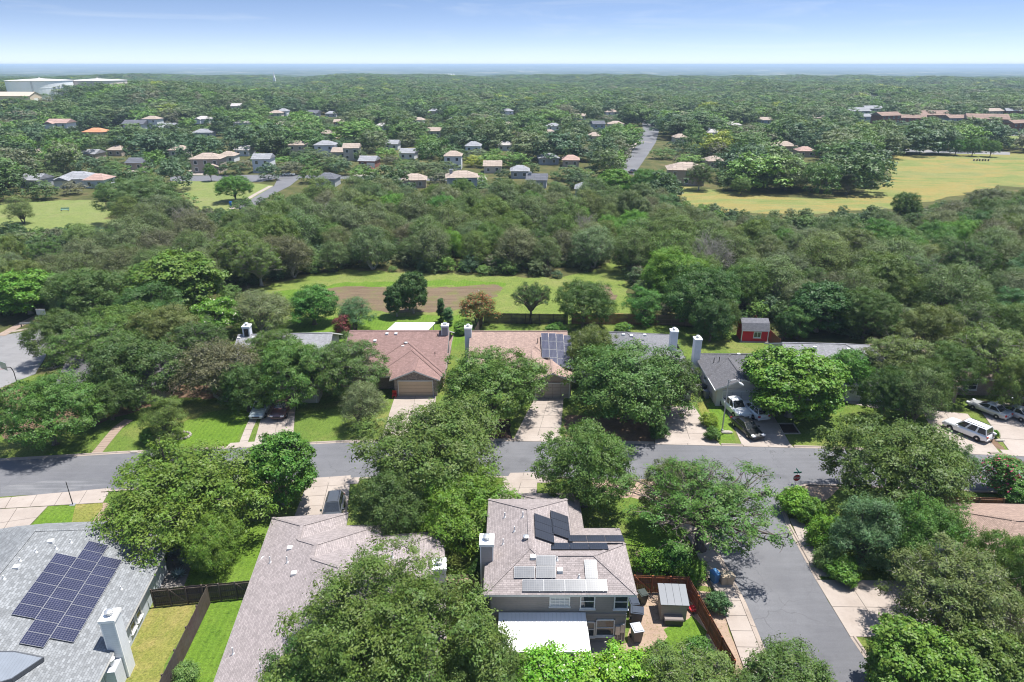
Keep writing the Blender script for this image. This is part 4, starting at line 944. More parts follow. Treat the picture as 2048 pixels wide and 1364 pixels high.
def belt():
    pts = []; tries = 0
    while tries < 30000 and len(pts) < 250:
        tries += 1
        y = wood_rng.uniform(98, 205); x = wood_rng.uniform(-0.71 * y - 15, 0.71 * y + 15)
        if not any(inside(x, y, w) for w in WOODS) or any(inside(x, y, k) for k in KEEP_OUT): continue
        r = wood_rng.uniform(3.6, 6.2)
        if any((x - a) ** 2 + (y - b) ** 2 < (0.66 * (r + c)) ** 2 for a, b, c in PLACED): continue
        if any((x - a) ** 2 + (y - b) ** 2 < (0.62 * (r + c)) ** 2 for a, b, c in pts): continue
        if hides(x, y, r, min(10.5, r * 1.9), (MEADOW, PARK1, PARK2, ROAD2B)): continue
        pts.append((x, y, r))
    buckets = {}
    for p in pts:
        px = project(p[0], p[1], 5)[0]
        for k, c in enumerate(COLS):
            if c[0] <= px < c[1]: buckets.setdefault(k, []).append(p)
    for k, L in sorted(buckets.items()):
        L.sort(key=lambda p: p[1])
        for i, (x, y, r) in enumerate(L):
            u = wood_rng.random()
            if u < 0.34: key, colr, word = 'scrub_a', wood_rng.choice(['scrub', 'scrub', 'olive', 'grey']), 'thin-leaved'
            elif u < 0.60: key, colr, word = 'scrub_b', wood_rng.choice(['grey', 'dusk', 'scrub', 'scrub']), 'greyish'
            elif u < 0.74: key, colr, word = 'oak_b', wood_rng.choice(['oak', 'olive', 'scrub']), 'dense'
            elif u < 0.84: key, colr, word = 'oak_c', wood_rng.choice(['olive', 'oakd', 'scrub']), 'dense'
            elif u < 0.91: key, colr, word = 'elm_a', wood_rng.choice(['mid', 'oak', 'bright']), 'green'
            elif u < 0.96: key, colr, word = 'cedar', wood_rng.choice(['dark', 'mid', 'blue']), 'bushy'
            else: key, colr, word = 'dead', 'dusk', 'bare grey'
            h = r * 2 * wood_rng.uniform(0.84, 1.06) if key != 'cedar' else r * 2.0
            plant(key, x, y, r, min(h, 10.5), colr, '%s %s tree back in the wood behind %s' % (ORD[min(i, 38)], word, COLS[k][2]), group='trees of the wood belt')
belt()
WOOD_UNDER = []
# ------------------------------------------------------------------ far houses: a wall block, a hipped or gabled roof, windows
FH_W = {}
def far_house_meshes():
    """unit houses: width 1 along x, depth 1 along y, eave at 1; scaled per house"""
    def roof(kind):
        mb = MB(); o = 0.06; e = 0.0
        a = [(-.5 - o, -.5 - o, e), (.5 + o, -.5 - o, e), (.5 + o, .5 + o, e), (-.5 - o, .5 + o, e)]
        if kind == 'hip': r0, r1 = (-.16, 0, 1.0), (.16, 0, 1.0)
        else: r0, r1 = (-.5 - o, 0, 1.0), (.5 + o, 0, 1.0)
        mb.face([a[0], a[1], r1, r0]); mb.face([a[2], a[3], r0, r1])
        mb.face([a[1], a[2], r1]); mb.face([a[3], a[0], r0]); mb.face([a[3], a[2], a[1], a[0]])
        return mb
    FH_W['hip'] = roof('hip').mesh('far_hip', M['shingle']); FH_W['gable'] = roof('gable').mesh('far_gable', M['shingle'])
    mb = MB(); mb.box(-.5, .5, -.5, .5, -0.02, 1.0); FH_W['wall'] = mb.mesh('far_wall', M['stucco'])
    mb = MB(); mb.box(-.5, .5, -.02, .02, -.5, .5); FH_W['pane'] = mb.mesh('far_pane', M['glass'])
    mb = MB()
    for s in ((-.62, -.5), (.5, .62)): mb.box(s[0], s[1], -.05, .03, -.6, .6)
    for s in ((-.62, -.5), (.5, .62)): mb.box(-.5, .5, -.05, .03, s[0], s[1])
    FH_W['frame'] = mb.mesh('far_frame', M['white'])
    mb = MB(); mb.box(-.5, .5, -.5, .5, 0, 1); mb.box(-.6, .6, -.6, .6, .93, 1.02); FH_W['chimney'] = mb.mesh('far_chimney', M['paint'])
far_house_meshes()
ROOFC = dict(tan=(0.336, 0.275, 0.230), grey=(0.258, 0.263, 0.280), dark=(0.112, 0.117, 0.135), pink=(0.359, 0.247, 0.213), orange=(0.471, 0.224, 0.124), pale=(0.404, 0.381, 0.370), brown=(0.247, 0.174, 0.141))
WALLC = dict(white=(0.515, 0.530, 0.546), cream=(0.429, 0.382, 0.312), beige=(0.328, 0.273, 0.226), grey=(0.312, 0.328, 0.351), brick=(0.195, 0.078, 0.055), blue=(0.234, 0.281, 0.343))
FAR_BOX = []
def far_house(px, py, w, roofc, wallc, label, storeys=1, kind='hip', rz=None, aspect=0.8, cat='house', group='houses beyond the wood', garage=False, chimney=False, name='house', zbase=None):
    """px, py: middle of the eave line facing us; w: photo width"""
    hw = 2.7 * storeys + 0.2
    x, y = G(px, py, hw)
    zt_ = 0.0
    for _ in range(3): zt_ = terrain(x, y); x, y = G(px, py, hw + zt_)
    d = depth_of(x, y, hw); W = max(7.0, w * d / FPX); D = min(max(8.0, W * aspect), 15.0); y += D / 2
    rz = tree_rng.uniform(-.12, .12) if rz is None else rz
    root = thing(name, label, cat, (x, y, zt_), rz, group)
    o = link_mesh('wall', FH_W['wall'], root, color=WALLC[wallc]); o.scale = (W, D, hw)
    o = link_mesh('roof', FH_W[kind], root, (0, 0, hw), color=ROOFC[roofc]); o.scale = (W, D, 0.42 * D * 0.52)
    n = max(2, min(4, int(W / 3.5)))
    for s in range(storeys):
        for k in range(n):
            if garage and s == 0 and k == n - 1: continue
            wx = (-.5 + (k + .5) / n) * W; p = link_mesh('window', FH_W['pane'], root, (wx, -D / 2 - 0.02, 1.5 + 2.7 * s)); p.scale = (1.1, 1, 1.25)
            f = link_mesh('frame', FH_W['frame'], p, (0, -0.02, 0))
    if garage:
        g = link_mesh('garage_door', FH_W['pane'], root, ((.5 - .5 / n) * W, -D / 2 - 0.05, 1.15)); g.scale = (min(4.6, W / n), 1, 2.2); g.data = FH_W['gdoor']
    if chimney:
        c = link_mesh('chimney', FH_W['chimney'], root, (-W * .36, -D * .1, hw * .8), color=WALLC[wallc]); c.scale = (1.0, 0.8, hw * .2 + 0.42 * D * .52 + .5)
    if W > 9 and name == 'house' and len(FAR_BOX) % 2 == 0:
        sg = 1 if len(FAR_BOX) % 4 else -1
        o = link_mesh('wing', FH_W['wall'], root, (sg * W * .27, -D * .55, 0), color=WALLC[wallc]); o.scale = (W * .42, D * .4, 2.7)
        o2 = link_mesh('wing_roof', FH_W['gable'], root, (sg * W * .27, -D * .5, 2.7), (0, 0, math.pi / 2), color=ROOFC[roofc]); o2.scale = (D * .55, W * .44, .42 * W * .24)
    FAR_BOX.append((px - w * .5, px + w * .5, py - 10 * w / 40 - 2, py + 5, y))
    return root
mb = MB(); mb.box(-.5, .5, -.02, .02, -.5, .5); FH_W['gdoor'] = mb.mesh('far_garage_door', M['white'])
FH = [
 (112, 246, 40, 'pink', 'white', 'white gabled house under the water tanks', 1, 'gable'), (185, 264, 40, 'orange', 'cream', 'house with an orange roof among dark trees', 1, 'hip'),
 (265, 248, 40, 'dark', 'white', 'tall white house with a dark roof below the right tank', 2, 'gable'), (299, 238, 30, 'tan', 'white', 'white house touching the tall white one', 2, 'hip'),
 (402, 238, 28, 'pale', 'white', 'white house right of the white pair, upper one', 1, 'hip'), (402, 265, 36, 'grey', 'grey', 'low pale grey roof below the upper white house', 1, 'hip'),
 (480, 246, 28, 'pale', 'white', 'white house beside a yellow-green tree', 2, 'hip'), (78, 306, 20, 'tan', 'beige', 'tiny tan roof at the left among oaks', 1, 'gable'),
 (175, 308, 32, 'grey', 'beige', 'grey and tan roof half sunk in trees', 1, 'gable'), (268, 326, 32, 'dark', 'beige', 'dark roofed house with a pale driveway', 1, 'gable'),
 (407, 318, 56, 'tan', 'beige', 'beige house with tan roof above the park road', 2, 'hip'), (450, 312, 18, 'tan', 'white', 'sliver of tan roof right of the beige park house', 1, 'hip'),
 (143, 358, 66, 'grey', 'white', 'white house with grey hipped roof by the park', 1, 'hip'), (186, 360, 30, 'pink', 'white', 'small pink roof joined to the right of the white park house', 1, 'hip'),
 (58, 360, 16, 'grey', 'grey', 'grey house corner at the far left hedge', 1, 'gable'),
 (549, 226, 24, 'tan', 'cream', 'tan roof with a taller white house behind', 1, 'hip'), (564, 222, 16, 'grey', 'white', 'narrow tall white house behind the tan roof', 2, 'hip'),
 (560, 250, 34, 'tan', 'cream', 'tan hipped roof below the narrow white house', 1, 'hip'), (620, 226, 30, 'dark', 'grey', 'long dark roof with a white chimney', 1, 'gable'),
 (660, 227, 20, 'grey', 'grey', 'grey roof right of the long dark one', 1, 'hip'), (678, 244, 22, 'tan', 'brick', 'tan roof with a brick gable', 1, 'gable'),
 (654, 267, 30, 'tan', 'cream', 'tan roof in the middle of the far trees', 1, 'hip'), (591, 290, 30, 'tan', 'cream', 'tan hipped roof left of the white house with two windows', 2, 'hip'),
 (647, 290, 40, 'grey', 'white', 'white two-storey house with grey hip and two dark windows', 2, 'hip'), (678, 304, 24, 'tan', 'cream', 'low tan roof below the white two-storey house', 1, 'gable'),
 (735, 322, 26, 'grey', 'brick', 'brick fronted house with white garage door and red car', 1, 'gable'), (815, 306, 24, 'grey', 'white', 'white walled grey roof right of the brick garage', 1, 'gable'),
 (650, 358, 28, 'dark', 'grey', 'small dark roof on the near side of the road', 1, 'hip'), (826, 360, 46, 'tan', 'beige', 'wide tan roof before the road', 1, 'hip'),
 (922, 355, 60, 'tan', 'grey', 'large grey house with tan hip and chimney', 2, 'hip'), (946, 292, 18, 'grey', 'white', 'slim white tower-like house', 2, 'hip'),
 (837, 240, 20, 'tan', 'white', 'tan roof with a white chimney left of a bright tree', 1, 'hip'), (867, 222, 20, 'grey', 'cream', 'two-storey house with a grey hip high up', 2, 'hip'),
 (963, 207, 16, 'grey', 'grey', 'tiny grey roof near the skyline trees', 1, 'hip'),
 (1014, 222, 24, 'grey', 'white', 'white house with two dark windows high up', 2, 'hip'), (1086, 220, 26, 'tan', 'cream', 'tan hip near the yellow tree', 1, 'hip'),
 (1016, 250, 22, 'tan', 'cream', 'tan roof at the middle left of the far street', 1, 'hip'), (1107, 252, 28, 'grey', 'white', 'grey roofed white house between rounded oaks', 1, 'hip'),
 (1100, 266, 22, 'tan', 'white', 'low tan roof under the grey roofed white house', 1, 'hip'), (1197, 248, 24, 'dark', 'blue', 'blue-grey two-storey house with dark window', 2, 'gable'),
 (1224, 224, 26, 'tan', 'white', 'white house stacked above the tan one by the street', 2, 'hip'), (1233, 248, 30, 'tan', 'white', 'white house with tan hip beside the far street', 1, 'hip'),
 (1190, 272, 24, 'tan', 'cream', 'tan roof under the blue-grey house', 1, 'hip'), (1097, 316, 40, 'grey', 'grey', 'low pale grey roof left of the red flowering tree', 1, 'hip'),
 (1143, 320, 32, 'pink', 'beige', 'pink-tan roof behind the red flowering tree', 1, 'hip'), (1075, 360, 32, 'dark', 'grey', 'dark roof with a white chimney near the wood', 1, 'gable'),
 (1175, 378, 42, 'grey', 'grey', 'grey roof poking out of the wood edge', 1, 'hip'), (1378, 340, 70, 'tan', 'beige', 'big beige house beside the meadow', 2, 'hip'),
 (1432, 322, 32, 'tan', 'beige', 'tan roof right of the big beige house', 1, 'hip'), (1363, 275, 20, 'tan', 'cream', 'small tan roof right of the far street', 1, 'hip'),
 (1430, 265, 24, 'pale', 'white', 'pale roof beside the yellow tree', 1, 'hip'), (1372, 230, 34, 'tan', 'grey', 'tan roof under a pale yellow tree far back', 1, 'hip'),
 (1468, 250, 32, 'pale', 'grey', 'wide pale roof above the yellow tree', 1, 'hip'), (1455, 212, 20, 'grey', 'white', 'small pale roof deep in the far trees', 1, 'gable'),
 (1533, 240, 22, 'tan', 'blue', 'blue-walled house at the start of the big trees', 2, 'gable'), (1533, 211, 18, 'tan', 'white', 'tan roof by the skyline right of centre', 1, 'hip'),
 (1572, 292, 46, 'tan', 'beige', 'tan hip above the meadow clump', 1, 'hip'), (1616, 302, 32, 'pink', 'beige', 'pinkish roof right of the tan hip', 1, 'hip'),
 (700, 296, 24, 'tan', 'cream', 'tan roof right of the low tan roof, by bright trees', 2, 'gable'),
 (762, 252, 24, 'pale', 'white', 'pale roof between the tan and white chimney houses', 1, 'hip'),
 (782, 288, 26, 'grey', 'white', 'grey roof above the road behind the brick garage', 1, 'gable'),
 (905, 312, 26, 'tan', 'white', 'tan roof left of the slim white house', 2, 'hip'),
 (985, 332, 30, 'tan', 'cream', 'tan roof right of the large grey house', 1, 'gable'),
 (1040, 342, 30, 'grey', 'grey', 'grey roof left of the dark chimney house', 1, 'hip'),
 (868, 262, 24, 'tan', 'cream', 'tan roof below the high two-storey house', 2, 'gable'),
 (905, 240, 20, 'pale', 'white', 'tiny pale roof right of the high two-storey house', 1, 'hip'),
 (335, 252, 24, 'grey', 'white', 'grey roof right of the white pair', 1, 'gable'),
 (352, 300, 28, 'tan', 'cream', 'tan roof above the beige park house', 2, 'hip'),
 (484, 300, 28, 'pale', 'white', 'pale roof right of the beige park house drive', 1, 'gable'),
 (228, 300, 26, 'tan', 'beige', 'tan roof above the dark roofed house', 1, 'hip'),
 (520, 318, 26, 'grey', 'white', 'grey roof left of the tan hipped one, lower down', 2, 'gable'),
 (1010, 290, 24, 'pale', 'white', 'pale roof right of the slim white house', 1, 'hip'),
 (1160, 232, 22, 'tan', 'white', 'tan roof left of the stacked white houses', 1, 'gable'),
 (740, 212, 18, 'pale', 'white', 'pale speck of a roof high in the trees', 2, 'hip'),
 (470, 212, 18, 'pale', 'cream', 'small pale roof near the left skyline', 1, 'gable'),
 (1300, 215, 18, 'tan', 'white', 'small roof beyond the far street bend', 1, 'hip'),
 (1640, 236, 22, 'tan', 'cream', 'tan roof left of the apartments', 2, 'gable'),
]
for k, h in enumerate(FH):
    px, py, w, rc, wc, lab, st, kd = h
    far_house(px, py, w, rc, wc, lab, st, kd, garage=(px in (735, 407)), chimney=(px in (620, 837, 922, 1075, 1430)))
apt = 'apartment blocks beyond the meadow'
for px, py, w, rc, wc, lab, st, kd in [
 (1716, 222, 44, 'pale', 'blue', 'leftmost apartment block with blue-grey gable', 2, 'gable'), (1748, 217, 36, 'pale', 'grey', 'apartment roof behind the leftmost block', 2, 'gable'),
 (1742, 233, 34, 'pale', 'blue', 'apartment block with blue-grey wall right of the leftmost', 2, 'gable'), (1780, 231, 44, 'tan', 'brick', 'red brick apartment block with a pale central panel', 3, 'gable'),
 (1832, 236, 40, 'tan', 'brick', 'apartment block with brick gables right of the panel block', 2, 'gable'), (1872, 230, 56, 'tan', 'brick', 'long tan apartment roof in the middle', 2, 'gable'),
 (1920, 236, 40, 'tan', 'blue', 'apartment block ending in a blue-grey wall', 2, 'gable'), (1985, 238, 62, 'tan', 'brick', 'wide tan apartment roof by the car park', 2, 'gable'),
 (1990, 222, 34, 'pink', 'cream', 'pink apartment roof behind the wide one', 2, 'gable'), (2040, 246, 36, 'tan', 'brick', 'brick apartment block at the right edge', 2, 'gable'), (2040, 222, 34, 'pale', 'brick', 'pale roof behind the right edge block', 2, 'gable')]:
    far_house(px, py, w * 1.08, {'tan': 'brown', 'pale': 'grey', 'pink': 'tan'}.get(rc, rc), wc, lab, st, kd, rz=tree_rng.choice([-.35, .3, .1]), cat='building', group=apt, name='apartment_block', aspect=0.6)
for px, py, w, lab in [(1805, 193, 34, 'white flat building far beyond the apartments'), (1750, 194, 14, 'small white block left of the flat white building'), (1880, 200, 62, 'long white shed roof far right'),
                       (1880, 187, 30, 'pale roof above the long white shed'), (1945, 199, 38, 'low pale shed right of the long white one')]:
    far_house(px, py, w, 'pale', 'white', lab, 1, 'gable', rz=0.0, cat='building', group='far white buildings', name='warehouse', aspect=0.5)

# water tanks and the shed on the hill
def tank(name, px, w, Y, zb, h, color, label):
    x = (px - 1024) / FPX * (Y * CP + (CAM_H - zb - h * .5) * SP); R = w / 2 * depth_of(x, Y, zb + h / 2) / FPX
    root = thing(name, label, 'tank', (x, Y, zb))
    mb = MB(); mb.lathe([(R, -1.5), (R, h)], n=64); mb.build('shell', M['paint'], root, uv=False, smooth=False, color=color)
    mb = MB(); mb.lathe([(R + .35, 0), (R + .35, .35), (R * .5, R * .045), (0.6, R * .075), (.6, R * .075 + .8), (.05, R * .075 + .9)], (0, 0, h), n=64); mb.build('roof', M['paint'], root, uv=False, color=(0.52, 0.50, 0.48))
    mb = MB(); a = -1.25
    for s in (-.35, .35): mb.tube([(R * math.cos(a) + .35 * math.cos(a) - s * math.sin(a), R * math.sin(a) * 1.0 + .35 * math.sin(a) + s * math.cos(a), 0), (R * math.cos(a) + .35 * math.cos(a) - s * math.sin(a), R * math.sin(a) + .35 * math.sin(a) + s * math.cos(a), h + 1)], .12, 5)
    mb.build('ladder', M['galv'], root, uv=False)
    mb = MB()
    for q in (0.33, 0.66): mb.lathe([(R + .02, h * q), (R + .09, h * q + .1), (R + .02, h * q + .2)], n=64)
    mb.build('weld_band', M['paint'], root, uv=False, color=color)
    return root
tank('water_tank', 84, 116, 610, 13.0, 15.5, (0.78, 0.79, 0.80), 'white water tank on the hill, left one behind the shed')
tank('water_tank', 199, 104, 640, 13.0, 15.0, (0.66, 0.56, 0.50), 'pinkish water tank on the hill, right one')
zt = 13.0; Y = 560; X = (20 - 1024) / FPX * (Y * CP + (CAM_H - 17) * SP); root = thing('hill_shed', 'long beige shed in front of the white water tank', 'shed', (X, Y, zt), -0.12)
mb = MB(); mb.box(-22, 22, -6, 6, -1, 6); mb.build('wall', M['siding'], root, color=(0.55, 0.45, 0.35))
mb = MB(); mb.face([(-22.4, -6.6, 5.8), (22.4, -6.6, 5.8), (22.4, 0, 8.6), (-22.4, 0, 8.6)]); mb.face([(22.4, 6.6, 5.8), (-22.4, 6.6, 5.8), (-22.4, 0, 8.6), (22.4, 0, 8.6)]); mb.face([(22, -6, 6), (22, 6, 6), (22, 0, 8.5)]); mb.face([(-22, 6, 6), (-22, -6, 6), (-22, 0, 8.5)])
mb.build('roof', M['paint'], root, color=(0.42, 0.35, 0.28))
mb = MB(); mb.box(22.0, 22.06, -2, 2, 0, 4); mb.build('door', M['white'], root, uv=False)
hg = [(HILL[0] + 10 + 105 * math.cos(a), HILL[1] - 60 + 55 * math.sin(a)) for a in [k * math.pi / 8 for k in range(16)]]
HILLTOP = [(-480, 490), (-330, 500), (-330, 560), (-350, 590), (-520, 600), (-560, 560)]
def draped(name, polyg, mat, dz, n=26):
    xs = [p[0] for p in polyg]; ys = [p[1] for p in polyg]; mb = MB(); x0, x1, y0, y1 = min(xs), max(xs), min(ys), max(ys)
    g = {}
    for i in range(n + 1):
        for j in range(n + 1):
            x = x0 + (x1 - x0) * i / n; y = y0 + (y1 - y0) * j / n; g[i, j] = len(mb.v); mb.v.append((x, y, terrain(x, y) + dz))
    for i in range(n):
        for j in range(n):
            cx = x0 + (x1 - x0) * (i + .5) / n; cy = y0 + (y1 - y0) * (j + .5) / n
            if inside(cx, cy, polyg): mb.f.append((g[i, j], g[i + 1, j], g[i + 1, j + 1], g[i, j + 1])); mb.m.append(0)
    return tag(mb.build(name, M[mat], uv=False), kind='structure')
draped('hill_grass', HILLTOP, 'park', 0.35)
KEEP_OUT.append(HILLTOP)
# steeple and far white silos on the skyline
sx, sy = -345 / 1365 * 0, 0
def skyline(px, py, Y):
    return (px - 1024) / FPX * (Y * CP + (CAM_H - 10) * SP), Y
x, y = skyline(549, 150, 1500); root = thing('church_steeple', 'thin white steeple on the skyline', 'steeple', (x, y, 0))
mb = MB(); mb.box(-2.2, 2.2, -2.2, 2.2, 0, 16); mb.build('tower', M['white'], root); mb = MB(); mb.lathe([(2.4, 16), (1.2, 21), (.08, 29)], n=8); mb.build('spire', M['white'], root, uv=False)
for k in range(6):
    x, y = skyline(881 + k * 5.2, 146, 2500); mb = MB(); mb.lathe([(3.4, 0), (3.4, 19 + (k % 2)), (2.2, 21), (.3, 22)], n=14)
    o = mb.build('silo', M['white'], None, uv=False, loc=(x, y, -10)); tag(o, 'white silo on the skyline, %s from the left of six' % ORD[k], 'silo', 'white silos on the skyline')

# ------------------------------------------------------------------ the far woods: too many trees to count
def far_protos():
    col = bpy.data.collections.new('far_tree_kinds'); spec = [((0.067, 0.124, 0.038), (0.103, 0.158, 0.048)), ((0.076, 0.149, 0.038), (0.112, 0.194, 0.044)), ((0.045, 0.089, 0.032), (0.072, 0.119, 0.038)),
        ((0.103, 0.149, 0.057), (0.143, 0.178, 0.081)), ((0.112, 0.213, 0.038), (0.148, 0.253, 0.046)), ((0.062, 0.119, 0.057), (0.090, 0.149, 0.068)), ((0.117, 0.134, 0.071), (0.162, 0.164, 0.104)), ((0.269, 0.307, 0.043), (0.215, 0.287, 0.043))]
    for k, (a, b) in enumerate(spec):
        M['leaf_far_%d' % k] = m_leaf('leaf_far_%d' % k, trans=0.2, fixed=(a, b))
        t = make_tree('far_%d' % k, 200 + k, R=5.0, H=8.6, base=0.8, lobes=30, sprigs=15, per=9, leaf=0.46, spread=0.42, lobe_r=(0.17, 0.28), zmin=-0.7, mat='leaf_far_%d' % k, aspect=0.6)
        o = bpy.data.objects.new('far_tree_%d' % k, t['crown']); col.objects.link(o)
    return col
FAR_KINDS = far_protos()
def scatter_object(name, label, cat, P, S, R_, I):
    me = bpy.data.meshes.new(name); me.vertices.add(len(P)); me.vertices.foreach_set('co', np.array(P, dtype=np.float32).ravel())
    a = me.attributes.new('scl', 'FLOAT_VECTOR', 'POINT'); a.data.foreach_set('vector', np.array(S, dtype=np.float32).ravel())
    a = me.attributes.new('rot', 'FLOAT', 'POINT'); a.data.foreach_set('value', np.array(R_, dtype=np.float32))
    a = me.attributes.new('pick', 'INT', 'POINT'); a.data.foreach_set('value', np.array(I, dtype=np.int32))
    o = bpy.data.objects.new(name, me); COL.objects.link(o)
    tag(o, label, cat, kind='stuff')
    ng = bpy.data.node_groups.new('scatter_trees', 'GeometryNodeTree'); ng.interface.new_socket('Geometry', in_out='INPUT', socket_type='NodeSocketGeometry'); ng.interface.new_socket('Geometry', in_out='OUTPUT', socket_type='NodeSocketGeometry')
    N = ng.nodes; gi = N.new('NodeGroupInput'); go = N.new('NodeGroupOutput'); ci = N.new('GeometryNodeCollectionInfo'); ci.inputs['Collection'].default_value = FAR_KINDS; ci.inputs['Separate Children'].default_value = True; ci.inputs['Reset Children'].default_value = True
    ip = N.new('GeometryNodeInstanceOnPoints'); ip.inputs['Pick Instance'].default_value = True
    def attr(nm, ty):
        n = N.new('GeometryNodeInputNamedAttribute'); n.data_type = ty; n.inputs['Name'].default_value = nm
        return [s for s in n.outputs if s.enabled and s.name == 'Attribute'][0]
    cx = N.new('ShaderNodeCombineXYZ'); ng.links.new(attr('rot', 'FLOAT'), cx.inputs['Z'])
    er = N.new('FunctionNodeEulerToRotation'); ng.links.new(cx.outputs[0], er.inputs[0])
    ng.links.new(gi.outputs[0], ip.inputs['Points']); ng.links.new(ci.outputs[0], ip.inputs['Instance']); ng.links.new(attr('pick', 'INT'), ip.inputs['Instance Index'])
    ng.links.new(er.outputs[0], ip.inputs['Rotation']); ng.links.new(attr('scl', 'FLOAT_VECTOR'), ip.inputs['Scale']); ng.links.new(ip.outputs[0], go.inputs[0])
    md = o.modifiers.new('scatter', 'NODES'); md.node_group = ng
def far_woods():
    rr = np.random.RandomState(9); P, S, R_, I = [], [], [], []
    rows = []
    y = 168.0
    while y < 3600:
        step = 12.6 if y < 420 else (14.0 if y < 800 else 15.5 * (1 + (y - 800) / 2600)); w = 0.84 * y + 15; n = int(2 * w / step)
        xs = -w + (np.arange(n) + rr.uniform(-.42, .42, n)) * step; ys = y + rr.uniform(-.45, .45, n) * step
        rows.append((xs, ys, step)); y += step * 0.92
    roads_px = [[project(x, y, 0) for x, y in p] for p in (ROADS,)]
    for xs, ys, step in rows:
        for x, y in zip(xs, ys):
            if any(inside(x, y, k) for k in KEEP_OUT): continue
            if inside(x, y, WOODS[0]) and y < 208: continue
            if x * x + (y * 1.0) ** 2 < 175 ** 2: continue
            s = step * rr.uniform(0.7, 1.6) / 7.9; s *= 1.3 if rr.rand() < .14 else 1.0; hgt = s * rr.uniform(0.8, 1.15)
            hgt = min(hgt, 1.6); z = terrain(x, y)
            d = depth_of(x, y, z + 4); pxc, pyt = project(x, y, z + 8.6 * hgt); hwid = 5.0 * s * FPX / d; pyb = project(x, y, z)[1]
            bad = False; low = 0
            for bx0, bx1, by0, by1, by in FAR_BOX:
                if y < by + 4 and y > by - 110 and pxc + hwid * .62 > bx0 and pxc - hwid * .62 < bx1 and pyt < by1 - 2.5 and pyb > by0:
                    hh = hgt * rr.uniform(.35, .5); p2 = project(x, y, z + 8.6 * hh)[1]
                    if p2 < by1 - 2.5: bad = True; break
                    hgt = hh; s *= .6; pyt = p2
            if not bad:
                if y < 560 and 1180 < pxc < 1380 and hides(x, y, 5 * s, 8.6 * hgt, (ROADS,)): bad = True
            if bad: continue
            if math.hypot(x - (-470), y - 612) < 32 or math.hypot(x - (-392), y - 640) < 32: continue
            # keep the sight line on the tanks, hill meadow and meadow edges open
            if pxc < 262 and 430 < y < 600 and pyt < 172: hgt *= 0.6
            if y < 335 and hides(x, y, 5 * s, 8.6 * hgt, (MEADOW, PARK1, PARK2, ROAD2B)): continue
            P.append((x, y, z)); S.append((s, s, hgt)); R_.append(rr.uniform(0, 6.28))
            I.append(rr.choice(8, p=[.20, .20, .17, .14, .10, .12, .06, .01]))
    scatter_object('far_woods', 'endless green tree canopy reaching to the hazy skyline', 'woods', P, S, R_, I)
    print('far trees', len(P), 'placed trees', NTREE[0])
far_woods()
def undergrowth():
    rr = np.random.RandomState(4); P, S, R_, I = [], [], [], []
    for k in range(14000):
        y = rr.uniform(98, 215); x = rr.uniform(-.82 * y - 8, .82 * y + 8)
        if not inside(x, y, WOODS[0]) or any(inside(x, y, q) for q in KEEP_OUT): continue
        s = rr.uniform(.22, .52); P.append((x, y, -.2)); S.append((s, s, s * rr.uniform(.7, 1.15))); R_.append(rr.uniform(0, 6.28)); I.append(rr.choice(8, p=[.2, .2, .12, .2, .08, .1, .1, 0]))
        if len(P) > 2600: break
    scatter_object('undergrowth', 'tangled green brush filling the wood under the trees', 'undergrowth', P, S, R_, I)
undergrowth()

# ------------------------------------------------------------------ the air
mb = MB(); mb.box(-41500, 41500, -41500, 41500, -36, 47)
t = NT('haze_air'); pv = t.new('ShaderNodeVolumePrincipled'); pv.inputs['Color'].default_value = (0.48, 0.62, 0.82, 1); pv.inputs['Density'].default_value = 0.00014; pv.inputs['Anisotropy'].default_value = 0.0
t.link(pv.outputs[0], t.out.inputs['Volume'])
o = mb.build('haze', t.mat, uv=False); tag(o, 'thin blue summer haze over the land', 'haze', kind='stuff')
# ------------------------------------------------------------------ near houses
SL = 0.42
TRIM = (0.62, 0.60, 0.57)
def solid_roof(root, faces, color, mat='shingle', th=0.16, trim=TRIM, caps=(), name='roof', capc=None):
    """faces: lists of 3-D points of the roof planes; adds fascia boards round the open edges and soffit below"""
    key = lambda p: (round(p[0], 2), round(p[1], 2), round(p[2], 2))
    mb = MB(); edges = {}
    for f in faces:
        n = Vector((0, 0, 0))
        for k in range(len(f)):
            a, b = Vector(f[k]), Vector(f[(k + 1) % len(f)]); n += a.cross(b)
        if n.z < 0: f = f[::-1]
        mb.face(f)
        for k in range(len(f)):
            a, b = key(f[k]), key(f[(k + 1) % len(f)]); edges.setdefault(tuple(sorted((a, b))), []).append((a, b))
    r = mb.build(name, M[mat], root, color=color)
    fb = MB()
    for e, L in edges.items():
        if len(L) == 1:
            a, b = L[0]; fb.face([a, (a[0], a[1], a[2] - th), (b[0], b[1], b[2] - th), b])
            d = Vector(b) - Vector(a); d.z = 0
            if d.length > 0.01:
                s = Vector((-d.y, d.x, 0)).normalized()
                # board a little proud of the roof's edge
                m = (Vector(a) + Vector(b)) / 2 - s * 0.03; A, B = Vector(a) - s * 0.03, Vector(b) - s * 0.03
                fb.face([tuple(A + Vector((0, 0, -.01))), tuple(A + Vector((0, 0, -th - .02))), tuple(B + Vector((0, 0, -th - .02))), tuple(B + Vector((0, 0, -.01)))])
    for f in faces:
        g = [(p[0], p[1], p[2] - th) for p in f]; fb.face(g)
    fb.build('fascia', M['paint'], root, color=trim, uv=False)
    if caps:
        cm = MB()
        for a, b in caps: cm.bar((a[0], a[1], a[2] + 0.008), (b[0], b[1], b[2] + 0.008), 0.28, 0.03)
        c = cm.build('ridge_cap', M['shingle'], r, color=capc or tuple(x * 0.92 for x in color))
    return r
